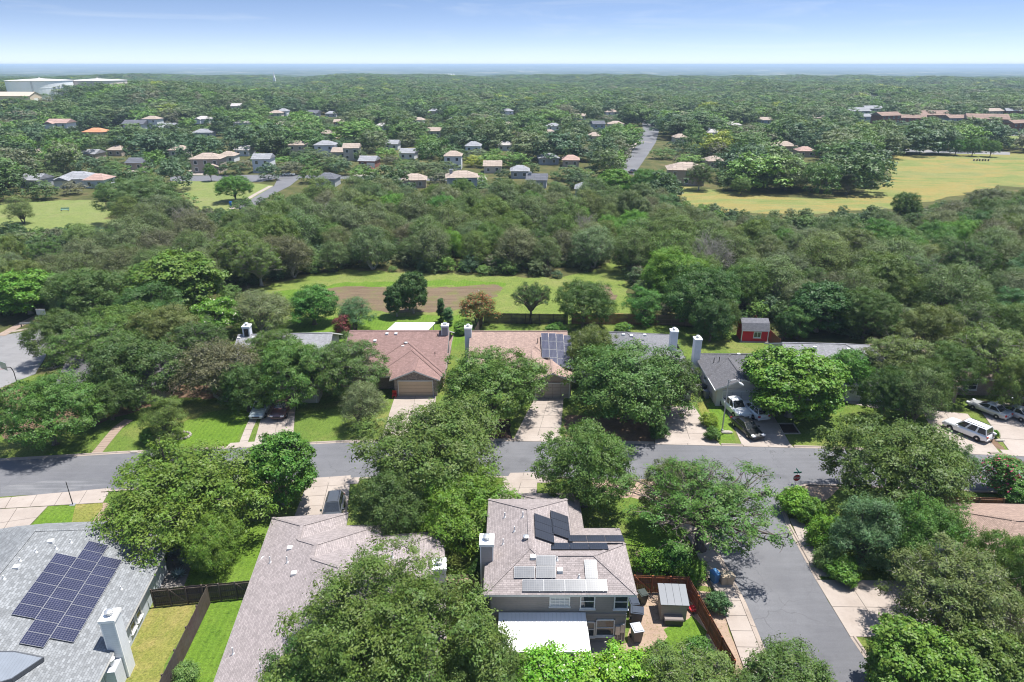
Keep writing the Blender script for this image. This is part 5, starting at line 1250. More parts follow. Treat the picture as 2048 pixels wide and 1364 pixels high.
def roof_block(root, x0, x1, y0, y1, ze, color, axis='x', ends=('gable', 'gable'), slope=SL, mat='shingle', trim=TRIM, gable_mat=None, gable_color=None, wall_in=0.45, th=0.16):
    """a pitched roof over a rectangle (eave lines given); returns ridge height"""
    if axis == 'y':
        def P(a, b, z): return (b, a, z)
        a0, a1, b0, b1 = y0, y1, x0, x1
    else:
        def P(a, b, z): return (a, b, z)
        a0, a1, b0, b1 = x0, x1, y0, y1
    h = (b1 - b0) / 2; bm = (b0 + b1) / 2; zr = ze + slope * h
    r0 = a0 + (h if ends[0] == 'hip' else 0); r1 = a1 - (h if ends[1] == 'hip' else 0)
    R0, R1 = P(r0, bm, zr), P(r1, bm, zr); A, B, C, D = P(a0, b0, ze), P(a1, b0, ze), P(a1, b1, ze), P(a0, b1, ze)
    faces = [[A, B, R1, R0], [C, D, R0, R1]]
    if ends[0] == 'hip': faces.append([D, A, R0])
    if ends[1] == 'hip': faces.append([B, C, R1])
    caps = [(R0, R1)]
    if ends[0] == 'hip': caps += [(A, R0), (D, R0)]
    if ends[1] == 'hip': caps += [(B, R1), (C, R1)]
    solid_roof(root, faces, color, mat, th, trim, caps)
    for k, e in enumerate(ends):                                  # gable walls
        if e == 'gable':
            s = a0 + wall_in if k == 0 else a1 - wall_in; g = MB(); w = 0.35
            g.face([P(s, b0 + w, ze + slope * w - th - .02), P(s, b1 - w, ze + slope * w - th - .02), P(s, bm, zr - th - .02)])
            if gable_mat: g.build('gable_wall', M[gable_mat], root, color=gable_color)
    return zr
def wall_box(root, x0, x1, y0, y1, z1, mat, color, z0=0.0):
    mb = MB(); mb.box(x0, x1, y0, y1, z0, z1); return mb.build('wall', M[mat], root, color=color)
def window(root, c, w, h, face='-y', panes=(1, 2), frame='white', blind=False, fw=0.09):
    """window in a wall at centre c: frame, panes, glazing bars, sill"""
    ax = {'-y': (Vector((1, 0, 0)), Vector((0, -1, 0))), '+x': (Vector((0, 1, 0)), Vector((1, 0, 0))), '-x': (Vector((0, -1, 0)), Vector((-1, 0, 0)))}[face]
    e, n = ax; up = Vector((0, 0, 1)); c = Vector(c); mb = MB()
    for s in (-1, 1):
        mb.obox(c + e * s * (w / 2 + fw / 2) + n * 0.03, e, n, up, fw / 2, 0.05, h / 2 + fw)
        mb.obox(c + up * s * (h / 2 + fw / 2) + n * 0.032, e, n, up, w / 2 + fw * 0.98, 0.05, fw / 2)
    for i in range(1, panes[0]): mb.obox(c + e * (w * (i / panes[0] - .5)) + n * 0.025, e, n, up, 0.025, 0.03, h / 2)
    for j in range(1, panes[1]): mb.obox(c + up * (h * (j / panes[1] - .5)) + n * 0.027, e, n, up, w / 2, 0.03, 0.028)
    W = mb.build('window', M[frame], root, uv=False)
    g = MB()
    for i in range(panes[0]):
        for j in range(panes[1]):
            g = MB(); g.obox(c + e * (w * ((i + .5) / panes[0] - .5)) + up * (h * ((j + .5) / panes[1] - .5)) + n * 0.006, e, n, up, w / panes[0] / 2, 0.006, h / panes[1] / 2)
            g.build('pane', M['glass'] if not blind else M['blind'], W, uv=False)
    s = MB(); s.obox(c - up * (h / 2 + fw + 0.03) + n * 0.07, e, n, up, w / 2 + fw + .05, 0.09, 0.025); s.build('sill', M[frame], W, uv=False)
    return W
def garage_door(root, c, w, h, mat='paint', color=(0.5, 0.4, 0.3), rows=4, cols=4):
    d = thing_part('garage_door', root); m = MB(); m.box(c[0] - w / 2, c[0] + w / 2, c[1] - 0.02, c[1] + .02, c[2], c[2] + h); base = m.build('garage_door', M['paint'], root, color=tuple(x * 0.75 for x in color), uv=False)
    for i in range(cols):
        for j in range(rows):
            p = MB(); x0 = c[0] - w / 2 + w * i / cols; z0 = c[2] + h * j / rows; p.box(x0 + .05, x0 + w / cols - .05, c[1] - .05, c[1] - .021, z0 + .035, z0 + h / rows - .035)
            p.build('panel', M['paint'], base, color=color, uv=False)
    t = MB()
    for s in (-1, 1): t.box(c[0] + s * (w / 2 + .07) - .07, c[0] + s * (w / 2 + .07) + .07, c[1] - .07, c[1] + .02, c[2], c[2] + h + .14)
    t.box(c[0] - w / 2, c[0] + w / 2, c[1] - .072, c[1] + .02, c[2] + h, c[2] + h + .14); t.build('door_trim', M['paint'], base, color=TRIM, uv=False)
    return base
def thing_part(*a): return None
def chimney(root, x, y, z0, z1, w, d, color, cap='pipe', mat='siding', captrim=(0.78, 0.78, 0.76)):
    mb = MB(); mb.box(x - w / 2, x + w / 2, y - d / 2, y + d / 2, z0, z1); ch = mb.build('chimney', M[mat], root, color=color)
    t = MB(); t.box(x - w / 2 - .07, x + w / 2 + .07, y - d / 2 - .07, y + d / 2 + .07, z1 - .16, z1 + .06); t.build('chimney_cap', M['paint'], ch, color=captrim, uv=False)
    f = MB()
    if cap == 'pipe': f.lathe([(.20, 0), (.20, .22), (.30, .23), (.30, .33), (.12, .42), (.02, .43)], (x, y, z1 + .06), 14)
    else: f.box(x - w * .28, x + w * .28, y - d * .28, y + d * .28, z1 + .06, z1 + .3)
    f.build('flue', M['galv'], ch, uv=False)
    k = MB(); k.box(x - w / 2 - .012, x - w / 2 + .07, y - d / 2 - .012, y - d / 2 + .07, z0, z1 - .16); k.box(x + w / 2 - .07, x + w / 2 + .012, y - d / 2 - .012, y - d / 2 + .07, z0, z1 - .16); k.build('corner_board', M['paint'], ch, color=captrim, uv=False)
    return ch
def vent(root, p, kind='pipe', h=0.45):
    mb = MB()
    if kind == 'pipe':
        mb.tube([(p[0], p[1], p[2] - .1), (p[0], p[1], p[2] + h)], .05, 8); mb.lathe([(.13, -.04), (.06, .12)], p, 10); m = 'white'
    elif kind == 'box': mb.box(p[0] - .2, p[0] + .2, p[1] - .2, p[1] + .2, p[2] - .1, p[2] + .16); m = 'white'
    elif kind == 'black': mb.tube([(p[0], p[1], p[2] - .1), (p[0], p[1], p[2] + h)], .055, 8); m = 'black'
    else: mb.lathe([(.16, -.1), (.16, .12), (.25, .14), (.25, .26), (.05, .34)], p, 12); m = 'galv'
    return mb.build('roof_vent', M[m], root, uv=False)
def hit_plane(px, py, o, n):
    """point where the sight line through px, py meets the plane through o with normal n"""
    r = (px - 1024) / FPX; u = -(py - 682) / FPX; d = Vector((r, CP + u * SP, -SP + u * CP)); c = Vector((0, 0, CAM_H)); n = Vector(n)
    return c + d * ((Vector(o) - c).dot(n) / d.dot(n))
M['blind'] = m_ribbed('window_blind', (0.62, 0.63, 0.62), 5.0, 0.6)
def solar_array(label, o, e1, e2, cells, pw, ph, mat, frame='alu', lift=0.12, group=None, gap=0.010):
    """cells: list of (i, j) offsets in metres of each panel's corner along e1, e2"""
    e1, e2 = Vector(e1).normalized(), Vector(e2).normalized(); n = e1.cross(e2).normalized()
    if n.z < 0: n = -n
    root = thing('solar_array', label, 'solar panels', o, 0, group)
    me = None
    for (a, b, w, h) in cells:
        c = e1 * (a + w / 2) + e2 * (b + h / 2) + n * lift; m = MB(); fw = 0.014
        m.obox(c, e1, e2, n, w / 2 - gap, h / 2 - gap, 0.018, 0)
        p = m.build('panel', M[frame], root, uv=False)
        q = MB(); i = [c + e1 * s * (w / 2 - gap - fw) + e2 * t * (h / 2 - gap - fw) + n * 0.0215 for s, t in ((-1, -1), (1, -1), (1, 1), (-1, 1))]
        q.face(i); me2 = q.mesh('cells', M[mat]); 
        uvl = me2.uv_layers[0].data
        for li, (s, t) in enumerate(((0, 0), (w - .1, 0), (w - .1, h - .1), (0, h - .1))): uvl[li].uv = (s + .003, t + .003)
        link_mesh('cells', me2, p)
        for s in (-.3, .3):
            k = MB(); k.bar(c + e1 * w * s - e2 * h * .5 - n * (lift), c + e1 * w * s - e2 * h * .5 - n * .02, .05); 
        k.build('foot', M['alu'], p, uv=False)
    return root

# --- grey-roofed house with the big blue solar array, bottom left
rt = thing('house', 'grey shingled house with a 24-panel solar array and white chimney', 'house', (-29.68, 48.34, 0), math.radians(7.5))
def zA(lx): return 2.6 - SL * lx
GREYR = (0.211, 0.220, 0.227)
pl = [(0, 0), (-2.0, .34), (-2.68, -.81), (-2.97, .76), (-5.18, -.55), (-7.62, -1.7), (-9.0, -2.2), (-9.0, -22), (0, -22)]
A_ = [(x, y, zA(x)) for x, y in pl]
solid_roof(rt, [A_, [(-9, -2.2, zA(-9)), (-9, -22, zA(-9)), (-18, -22, 2.6), (-18, 3.5, 2.6), (-12.0, .6, 5.0)], [(-2.97, .76, zA(-2.97)), (-5.18, -.55, zA(-5.18)), (-7.62, -1.7, zA(-7.62)), (-9, -2.2, zA(-9)), (-12, .6, 5.0), (-12, 4.2, 2.6), (-2.97, 3.6, 2.6)],
                [(0, 0, 2.6), (-2.0, .34, zA(-2)), (-2.4, 1.6, 2.6), (-.2, 1.2, 2.3)]], GREYR, 'shingle_bold', caps=[(A_[3], A_[6]), (A_[6], A_[7])], capc=GREYR)
wall_box(rt, -17.5, -.45, -21.5, -.6, 2.62, 'siding', (0.47, 0.51, 0.56)); wall_box(rt, -11.5, -3.4, -.62, 3.0, 2.6, 'siding', (0.47, 0.51, 0.56))
for ly, w in ((-6.9, .75), (-8.1, .75), (-9.7, .8), (-12.9, .8)): window(rt, (-.45, ly, 1.45), w, 1.25, '+x')
chimney(rt, .05, -11.4, 0, 5.3, .95, 1.1, (0.66, 0.68, 0.70)); wall_box(rt, -.45, .35, -13.2, -12.0, 1.9, 'siding', (0.6, 0.62, 0.65))
mb = MB(); mb.lathe([(.2, 0), (.2, .5), (.26, .52), (.05, .62)], (-.05, -12.5, 1.9), 12); mb.build('water_heater_flue', M['white'], rt, uv=False)
for x, y, k in ((-7.5, -3.0, 'box'), (-6.9, -3.6, 'pipe'), (-7.9, -4.4, 'pipe'), (-8.3, -6.3, 'box'), (-8.4, -5.6, 'pipe'), (-6.3, -2.6, 'pipe'), (-1.5, -6.3, 'pipe'), (-4.6, -1.8, 'pipe'), (-8.5, -7.6, 'pipe'), (-.5, -11.0, 'pipe')): vent(rt, (x, y, zA(x)), k, .3)
g = [(-6.4, -14.25), (-5.74, -13.9), (-5.0, -13.7), (-3.4, -13.75), (-4.3, -15.7), (-6.4, -17.5)]
mb = MB(); mb.face([(x, y, zA(x) + .34) for x, y in reversed(g)]); mb.build('siding_gable', M['siding'], rt, color=(0.165, 0.185, 0.215))
mb = MB()
for k in range(len(g) - 1): a, b = g[k], g[k + 1]; mb.bar((a[0], a[1], zA(a[0]) + .2), (b[0], b[1], zA(b[0]) + .2), .09, .30)
mb.build('gable_trim', M['paint'], rt, uv=False, color=(0.05, 0.055, 0.065))
cA, sA = math.cos(math.radians(7.5)), math.sin(math.radians(7.5))
oA = (-29.68, 48.34, 2.6); e1A = (-sA, cA, 0); e2A = Vector((cA * -1, sA * -1, SL)).normalized()
k2 = math.sqrt(1 + SL * SL); pw, ph = 1.07, 1.545
cells = [(-10.66 + i * 1.083, 5.28 * k2, 1.083, ph) for i in range(6)] + [(-12.85 + i * 1.073, 3.86 * k2, 1.073, ph) for i in range(10)] + [(-12.0 + i * 1.07, 2.44 * k2, 1.07, ph) for i in range(8)]
solar_array('dark blue 24-panel solar array on the grey shingled roof', oA, e1A, e2A, cells, pw, ph, 'solar_blue', group='roof solar arrays')

# --- taupe L-shaped house in the middle
rt = thing('house', 'taupe hip-roofed house behind the huge live oak', 'house', (-21.9, 51.8, 0), math.radians(6))
TAUPE = (0.292, 0.254, 0.246)
zz = lambda t: 2.6 + SL * t
V = {'a': (0, 0, 2.6), 'b': (6.8, 0, 2.6), 'c': (6.8, -1.9, 2.6), 'd': (10.4, -1.9, 2.6), 'e': (10.4, -3.6, 2.6), 'f': (15.6, -3.6, 2.6), 'g': (3.4, -3.4, zz(3.4)), 'h': (3.4, -5.3, zz(3.4)), 'i': (5.2, -7.1, zz(5.2)), 'j': (5.2, -8.8, zz(5.2)), 'k': (7.8, -11.4, zz(7.8)), 'l': (7.8, -19, zz(7.8)), 'm': (0, -22, 2.6), 'n': (15.6, -22, 2.6), 'o': (7.8, -22, zz(7.8))}
F = lambda s: [V[c] for c in s]
solid_roof(rt, [F('aghijkom'), F('abg'), F('bchg'), F('cdih'), F('deji'), F('efkj'), F('fnok')], TAUPE, caps=[(V['a'], V['g']), (V['b'], V['g']), (V['g'], V['h']), (V['h'], V['i']), (V['i'], V['d']), (V['f'], V['k']), (V['i'], V['j']), (V['j'], V['k']), (V['k'], V['o'])])
wall_box(rt, .45, 6.35, -21.5, -.5, 2.55, 'stucco', (0.46, 0.38, 0.31)); wall_box(rt, 6.36, 10.0, -21.4, -2.4, 2.54, 'brick', (1, 1, 1)); wall_box(rt, 10.01, 15.1, -21.45, -4.1, 2.55, 'stucco', (0.46, 0.38, 0.31))
chimney(rt, 15.2, -10.2, 0, 4.5, .95, 1.2, (0.62, 0.62, 0.62)); window(rt, (15.1, -12, 1.5), 1.2, 1.2, '+x')
for px, py, k in ((580, 1097, 'box'), (541, 1125, 'pipe'), (575, 1125, 'pipe'), (588, 1148, 'box'), (467, 1308, 'pipe'), (522, 1340, 'pipe'), (785, 1115, 'pipe')):
    c_, s_ = math.cos(math.radians(6)), math.sin(math.radians(6)); n_ = Vector((-SL * c_, -SL * s_, 1)) if px < 700 else Vector((SL * s_ * -1, SL * c_, 1))
    w_ = hit_plane(px, py, (-21.9, 51.8, 2.6) if px < 700 else (-21.9 + 15.6 * c_ + 3.6 * s_, 51.8 + 15.6 * s_ - 3.6 * c_, 2.6), n_); dx, dy = w_.x + 21.9, w_.y - 51.8
    vent(rt, (dx * c_ + dy * s_, -dx * s_ + dy * c_, w_.z), k, .6 if k == 'pipe' else .3)
mb = MB(); mb.lathe([(.03, 0), (.2, .04), (.36, .14)], (0, 0, 0), 18); d_ = mb.build('satellite_dish', M['white'], None, uv=False, loc=(-20.75, 46.1, 2.5)); d_.rotation_euler = (0.9, 0, 0.8); tag(d_, 'white satellite dish on the taupe house eave', 'satellite dish')
garage_door(rt, (3.4, -.5 + .02, 0), 4.6, 2.15, color=(0.48, 0.40, 0.33)).rotation_euler = (0, 0, 0)

# --- two-storey house with panels and white patio roof
rt = thing('house', 'two-storey grey-brown house with many roof panels and white patio cover', 'house')
TAUPE2 = (0.281, 0.244, 0.235); ze = 5.1
a = (-2.1, 39.25, ze); b = (9.15, 39.25, ze); c = (6.25, 42.15, 6.318); d = (2.0, 42.15, 6.318); e = (1.4, 42.75, 6.57); f = (9.15, 45.05, ze); g = (4.9, 45.05, ze); h = (1.4, 47.6, 6.57); i_ = (-2.1, 51.1, ze); j = (4.9, 51.1, ze)
solid_roof(rt, [[a, b, c, d, e], [b, f, c], [c, f, g, d], [d, g, j, h, e], [i_, h, j], [a, e, h, i_]], TAUPE2, caps=[(a, e), (b, c), (c, d), (e, h), (h, i_), (h, j), (d, e), (f, c)])
solid_roof(rt, [[(4.9, 45.06, 4.9), (9.16, 45.06, 4.9), (9.5, 49.6, 3.1), (4.9, 49.6, 3.1)]], TAUPE2, name='roof')
roof_block(rt, .2, 6.4, 47.5, 55.6, 2.6, tuple(x * .92 for x in TAUPE2), 'y', ('hip', 'hip'))
WC2 = (0.270, 0.245, 0.230)
wall_box(rt, -1.6, 8.6, 39.8, 44.6, ze + .02, 'siding', WC2); wall_box(rt, -1.6, 4.4, 44.61, 50.6, ze, 'siding', WC2); wall_box(rt, 4.41, 9.0, 44.62, 49.2, 3.2, 'siding', WC2); wall_box(rt, .7, 5.9, 50.61, 55.1, 2.58, 'brick', WC2)
mb = MB(); mb.bar((-1.62, 39.77, 2.75), (8.62, 39.77, 2.75), .05, .2); mb.build('belt_board', M['paint'], rt, color=tuple(x * .85 for x in WC2), uv=False)
window(rt, (3.55, 39.8, 4.15), 1.35, 1.05, '-y', (4, 4), blind=True); window(rt, (5.62, 39.8, 4.0), .95, 1.2, '-y'); window(rt, (8.12, 39.8, 3.95), .9, 1.2, '-y'); window(rt, (7.05, 39.8, 1.45), 1.25, 1.45, '-y'); window(rt, (5.95, 39.8, 1.3), .5, 1.3, '-y', (1, 2))
for x, z0, z1, w in ((8.0, .9, 1.7, .35), (8.35, 1.1, 1.85, .3), (7.75, .5, .75, .2)):
    m = MB(); m.box(x - w / 2, x + w / 2, 39.62, 39.8, z0, z1); m.build('meter_box', M['galv'], rt, uv=False)
m = MB()
for x in (8.0, 8.35, 8.55): m.tube([(x, 39.7, 0), (x, 39.7, 1.2 if x < 8.5 else 2.7)], .035, 6)
m.build('conduit', M['galv'], rt, uv=False)
chimney(rt, -1.95, 43.2, 0, 6.9, 1.0, 1.2, (0.34, 0.32, 0.31)); 
for x, y, k in ((-.6, 47.6, 'pipe'), (.9, 46.8, 'pipe'), (.2, 45.3, 'pipe'), (-.7, 44.2, 'pipe'), (1.1, 43.9, 'turbine')): vent(rt, (x, y, ze + SL * (x + 2.1)), k, .5)
for px, py in ((1066, 1115), (1120, 1142), (1158, 1155), (1114, 1120)):
    w_ = hit_plane(px, py, a, (0, -SL, 1)); vent(rt, w_, 'box' if px in (1066, 1120) else 'pipe', .3)
mb = MB(); mb.face([(-1.0, 36.6, 2.45), (5.5, 36.6, 2.45), (5.5, 39.74, 2.98), (-1.0, 39.74, 2.98)]); mb.face([(-1.0, 39.74, 2.9), (5.5, 39.74, 2.9), (5.5, 36.6, 2.37), (-1.0, 36.6, 2.37)])
mb.build('patio_roof', M['metalroof'], rt)
mb = MB(); mb.box(-1.05, 5.55, 36.48, 36.6, 2.32, 2.5); mb.box(5.5, 5.6, 36.5, 39.7, 2.3, 2.42); mb.build('patio_gutter', M['white'], rt, uv=False)
for k in range(22): mb = MB(); x = -.98 + k * .308; mb.bar((x, 36.6, 2.47), (x, 39.74, 3.0), .03, .035); mb.build('roof_rib', M['white'], rt, uv=False)
for x in (-.8, 2.3, 5.35): mb = MB(); mb.box(x - .06, x + .06, 36.65, 36.77, 0, 2.38); mb.build('patio_post', M['white'], rt, uv=False)
mb = MB(); mb.box(-1.2, 7.4, 36.2, 39.8, 0, .1); tag(mb.build('patio_slab', M['concrete'], None, uv=False), kind='structure')
nP = Vector((0, -SL, 1)); e2C = (0, 1, SL); gr = 'roof solar arrays'
def px_cells(rects, o, n, e1, e2):
    out = []; e1, e2 = Vector(e1).normalized(), Vector(e2).normalized()
    for x0, y0, x1, y1 in rects:
        pA = hit_plane(x0, y1, o, n) - Vector(o); pB = hit_plane(x1, y1, o, n) - Vector(o); pC = hit_plane((x0 + x1) / 2, y0, o, n) - Vector(o)
        out.append((pA.dot(e1), pA.dot(e2), (pB - pA).dot(e1), pC.dot(e2) - pA.dot(e2)))
    return out
cells = px_cells([(1045 + k * 42.6, 1160, 1045 + (k + 1) * 42.6, 1184) for k in range(4)], a, nP, (1, 0, 0), e2C) + px_cells([(1028, 1134, 1070, 1157), (1072, 1134, 1112, 1157), (1073, 1112, 1112, 1133)], a, nP, (1, 0, 0), e2C)
solar_array('silver grey panels on the roof slope above the upstairs windows', a, (1, 0, 0), e2C, cells, 0, 0, 'solar_silver', group=gr)
solar_array('single upright silver panel beside the silver panel rows', a, (1, 0, 0), e2C, px_cells([(1171, 1121, 1196, 1159)], a, nP, (1, 0, 0), e2C), 0, 0, 'solar_silver', group=gr)
e2E = (-1, 0, SL)
for lab, yb, xb in (('black three-panel array on the upper ridge slope, left one', 44.0, 3.3), ('black three-panel array on the upper ridge slope, right one', 45.2, 4.7)):
    solar_array(lab, (xb, yb, ze + SL * (4.9 - xb)), (0, 1, 0), e2E, [(0 + q * 1.02, 0, 1.02, 1.66) for q in range(3)], 0, 0, 'solar_black', 'alu_dark', 0.16, gr)
for lab, y_, x_ in (('black three-panel row lying behind the roof ridge, lower one', 43.9, 3.4), ('black three-panel row lying behind the roof ridge, upper one', 45.4, 4.9)):
    dz = 6.318 - SL * (y_ - 42.15); solar_array(lab, (x_ + 0, y_, dz + (.2 if y_ > 45 else 0)), (1, 0, 0), (0, -1, SL * .42), [(q * 1.5 - .35, -.3, 1.5, 1.05) for q in range(3)], 0, 0, 'solar_black', 'alu_dark', 0.25, gr)

# --- tan house at the right edge
rt = thing('house', 'tan hip-roofed house at the right edge behind the oaks', 'house', (0, 0, 0), math.radians(-2))
TANR = (0.297, 0.214, 0.173)
roof_block(rt, 35.0, 54.0, 43.5, 55.5, 2.6, TANR, 'x', ('hip', 'hip')); roof_block(rt, 36.6, 43.6, 38.2, 48, 2.6, TANR, 'y', ('gable', 'hip'), gable_mat='siding', gable_color=(0.5, 0.42, 0.34))
wall_box(rt, 35.5, 53.5, 44, 55, 2.55, 'stucco', (0.44, 0.36, 0.29)); wall_box(rt, 37.1, 43.1, 38.7, 44, 2.56, 'stucco', (0.44, 0.36, 0.29))
vent(rt, (44.2, 48.3, 4.7), 'pipe', .6); garage_door(rt, (40.1, 38.68, 0), 4.6, 2.1, color=(0.5, 0.43, 0.36))

# --- far row, left to right
rt = thing('house', 'dark-roofed house almost hidden by oaks beside the cul-de-sac', 'house', (-52, 82, 0), math.radians(5))
roof_block(rt, -7, 7, -3, 8, 2.6, (0.12, 0.115, 0.12), 'x', ('gable', 'gable'), gable_mat='stucco', gable_color=(0.3, 0.26, 0.22)); wall_box(rt, -6.5, 6.5, -2.5, 7.5, 2.55, 'stucco', (0.34, 0.29, 0.24)); window(rt, (-3, -2.5, 1.5), 1.4, 1.2); window(rt, (2, -2.5, 1.5), 1.4, 1.2)

rt = thing('house', 'pale grey roofed house behind the two shaded cars', 'house', (-31.2, 83.4, 0), math.radians(3.5))
LG = (0.249, 0.249, 0.262)
roof_block(rt, -7.2, 6.0, 0, 14.0, 2.6, LG, 'x', ('gable', 'gable'), gable_mat='siding', gable_color=(0.5, 0.48, 0.46)); roof_block(rt, -.2, 6.2, -4.5, 6, 2.6, LG, 'y', ('gable', 'hip'), gable_mat='siding', gable_color=(0.5, 0.48, 0.46))
wall_box(rt, -6.7, 5.5, .5, 13.5, 2.55, 'stucco', (0.42, 0.38, 0.34)); wall_box(rt, .3, 5.7, -4, .5, 2.54, 'stucco', (0.42, 0.38, 0.34)); garage_door(rt, (3, -4.02, 0), 4.7, 2.1, color=(0.52, 0.47, 0.42))
c_ = chimney(rt, -5.9, 7.2, 2.6, 6.8, .95, 1.1, (0.60, 0.62, 0.66)); mb = MB(); mb.box(-6.2, -5.6, 6.62, 6.645, 5.2, 6.5); mb.build('chimney_panel', M['alu_dark'], c_, uv=False)
vent(rt, (-4.9, 6.4, 5.2), 'box'); vent(rt, (-6.9, 6.4, 5.2), 'box'); vent(rt, (-3.6, 5.5, 4.9), 'pipe')

rt = thing('house', 'red-brown shingled house with stone gable over a beige garage door', 'house', (0, 0, 0))
RB = (0.237, 0.152, 0.136)
roof_block(rt, -23.2, -8.95, 83.3, 98.5, 2.6, RB, 'x', ('gable', 'gable'), gable_mat='siding', gable_color=(0.45, 0.4, 0.35)); roof_block(rt, -18.4, -9.3, 82.3, 96, 2.62, RB, 'y', ('hip', 'hip')); roof_block(rt, -20.6, -9.0, 83.0, 97, 2.64, RB, 'y', ('hip', 'hip'))
roof_block(rt, -16.1, -9.5, 81.1, 92, 2.6, RB, 'y', ('gable', 'hip'), gable_mat='stone')
wall_box(rt, -22.7, -9.4, 83.9, 98, 2.55, 'brick', (1, 1, 1)); 
for x0, x1 in ((-15.6, -15.15), (-10.45, -10.0)): wall_box(rt, x0, x1, 81.6, 83.9, 2.5, 'stone', (1, 1, 1))
wall_box(rt, -15.15, -10.45, 81.75, 83.9, 2.5, 'stone', (1, 1, 1)); garage_door(rt, (-12.8, 81.72, 0), 4.5, 2.15, color=(0.52, 0.38, 0.25), rows=4, cols=1)
chimney(rt, -9.5, 90.5, 2.6, 6.8, .95, 1.0, (0.33, 0.29, 0.29), 'box'); 
for px, py, k in ((774, 668, 'box'), (792, 668, 'box'), (806, 693, 'box'), (812, 688, 'turbine'), (750, 682, 'box'), (875, 672, 'black'), (870, 708, 'black'), (813, 690, 'pipe')):
    w_ = hit_plane(px, py, (-16, 83.3, 2.6), (0, -SL, 1)); vent(rt, w_, k, .35)
mb = MB(); mb.face([(-19.6, 98.9, 2.6), (-13.2, 98.9, 2.6), (-12.4, 103.4, 2.35), (-18.9, 103.4, 2.35)][::1]); mb.face([(-19.6, 98.9, 2.52), (-18.9, 103.4, 2.27), (-12.4, 103.4, 2.27), (-13.2, 98.9, 2.52)]); 
for x, y in ((-18.7, 103.2), (-12.7, 103.2), (-15.7, 103.2)): mb.box(x - .06, x + .06, y - .06, y + .06, 0, 2.3)
o = mb.build('patio_cover', M['metalroof'], None); tag(o, 'flat white patio cover behind the red-brown roof', 'patio cover')

rt = thing('house', 'tan shingled house with sixteen blue-grey panels on its right slope', 'house')
TN = (0.322, 0.230, 0.193)
roof_block(rt, -6.0, 7.9, 83.4, 98.3, 2.6, TN, 'x', ('gable', 'gable'), gable_mat='siding', gable_color=(0.42, 0.38, 0.34)); roof_block(rt, -1.6, 8.1, 82.9, 97, 2.62, TN, 'y', ('hip', 'hip'))
roof_block(rt, .2, 5.4, 82.2, 92, 3.35, TN, 'y', ('gable', 'hip'), gable_mat='siding', gable_color=(0.36, 0.31, 0.27)); roof_block(rt, 2.4, 8.3, 80.6, 88, 2.6, TN, 'y', ('gable', 'hip'), gable_mat='siding', gable_color=(0.36, 0.31, 0.27))
wall_box(rt, -5.5, 7.4, 83.9, 97.8, 2.55, 'stucco', (0.38, 0.33, 0.28)); wall_box(rt, 2.9, 7.8, 81.1, 83.95, 2.54, 'brick', (1, 1, 1)); garage_door(rt, (5.35, 81.08, 0), 4.3, 2.1, color=(0.36, 0.31, 0.27))
chimney(rt, -6.2, 90.2, 0, 6.6, .95, 1.1, (0.55, 0.58, 0.60)); vent(rt, (3.6, 88.6, 4.9), 'black', .6)
oJ = (4.1, 86.0, 2.6 + SL * 2.6); e2J = (0, 1, SL); nJ = (0, -SL, 1)
cells = []
for k, (x, yt, rows) in enumerate(((1082, 671, 3), (1097, 669, 4), (1112, 668, 4), (1124, 668, 4))):
    t0 = hit_plane(x, yt, (0, 83.4, 2.6), nJ) - Vector(oJ); cells += [(.0 + k * 1.05, t0.dot(Vector(e2J).normalized()) - (q + 1) * 1.6 - (.25 * k), 1.02, 1.58) for q in range(rows)]
solar_array('blue-grey panels in four columns on the tan roof across the street', oJ, (1, 0, 0), e2J, cells, 0, 0, 'solar_blue', 'alu', .5, gr)

rt = thing('house', 'long grey roofed house with a white chimney behind the wide oak', 'house', (9.2, 83.2, 0), math.radians(-3))
GK = (0.171, 0.171, 0.185)
roof_block(rt, 0, 14.2, 0, 15.0, 2.6, GK, 'x', ('gable', 'hip'), gable_mat='siding', gable_color=(0.5, 0.5, 0.5)); roof_block(rt, 8.2, 14.9, -2.6, 9, 2.6, GK, 'y', ('gable', 'hip'), gable_mat='siding', gable_color=(0.5, 0.5, 0.5))
wall_box(rt, .5, 13.7, .5, 14.5, 2.55, 'siding', (0.50, 0.49, 0.48)); wall_box(rt, 8.7, 14.4, -2.1, .5, 2.54, 'siding', (0.50, 0.49, 0.48)); garage_door(rt, (11.5, -2.12, 0), 4.6, 2.1, color=(0.55, 0.54, 0.52))
chimney(rt, 13.3, 7.2, 2.6, 6.3, 1.0, 1.0, (0.70, 0.71, 0.72))
for x, y in ((6.2, 7.0), (7.3, 6.8), (9.2, 7.0), (4.0, 6.4)): vent(rt, (x, y, 2.6 + SL * y), 'box')

rt = thing('house', 'dark grey roofed house with a white garage behind the pickup', 'house', (25.9, 78.6, 0), math.radians(-1))
DK = (0.118, 0.116, 0.124)
roof_block(rt, 0, 7.0, -.3, 10.8, 2.6, DK, 'y', ('gable', 'hip'), gable_mat='stucco', gable_color=(0.52, 0.48, 0.45)); roof_block(rt, -.1, 12.5, 3.4, 11.4, 2.62, DK, 'x', ('hip', 'hip'))
wall_box(rt, .45, 6.5, .2, 10.2, 2.5, 'stucco', (0.52, 0.48, 0.45)); wall_box(rt, .5, 12, 4, 10.9, 2.49, 'stucco', (0.52, 0.48, 0.45)); garage_door(rt, (3.6, .18, 0), 4.7, 2.1, color=(0.55, 0.52, 0.49))
chimney(rt, -.2, 9.6, 0, 5.7, .95, 1.1, (0.70, 0.71, 0.72)); vent(rt, (1.5, 6.6, 3.25), 'black', .8); vent(rt, (2.1, 6.3, 3.5), 'black', .8); vent(rt, (5, 7.4, 4.2), 'box'); window(rt, (.45, 6, 1.5), .9, 1.1, '-x')
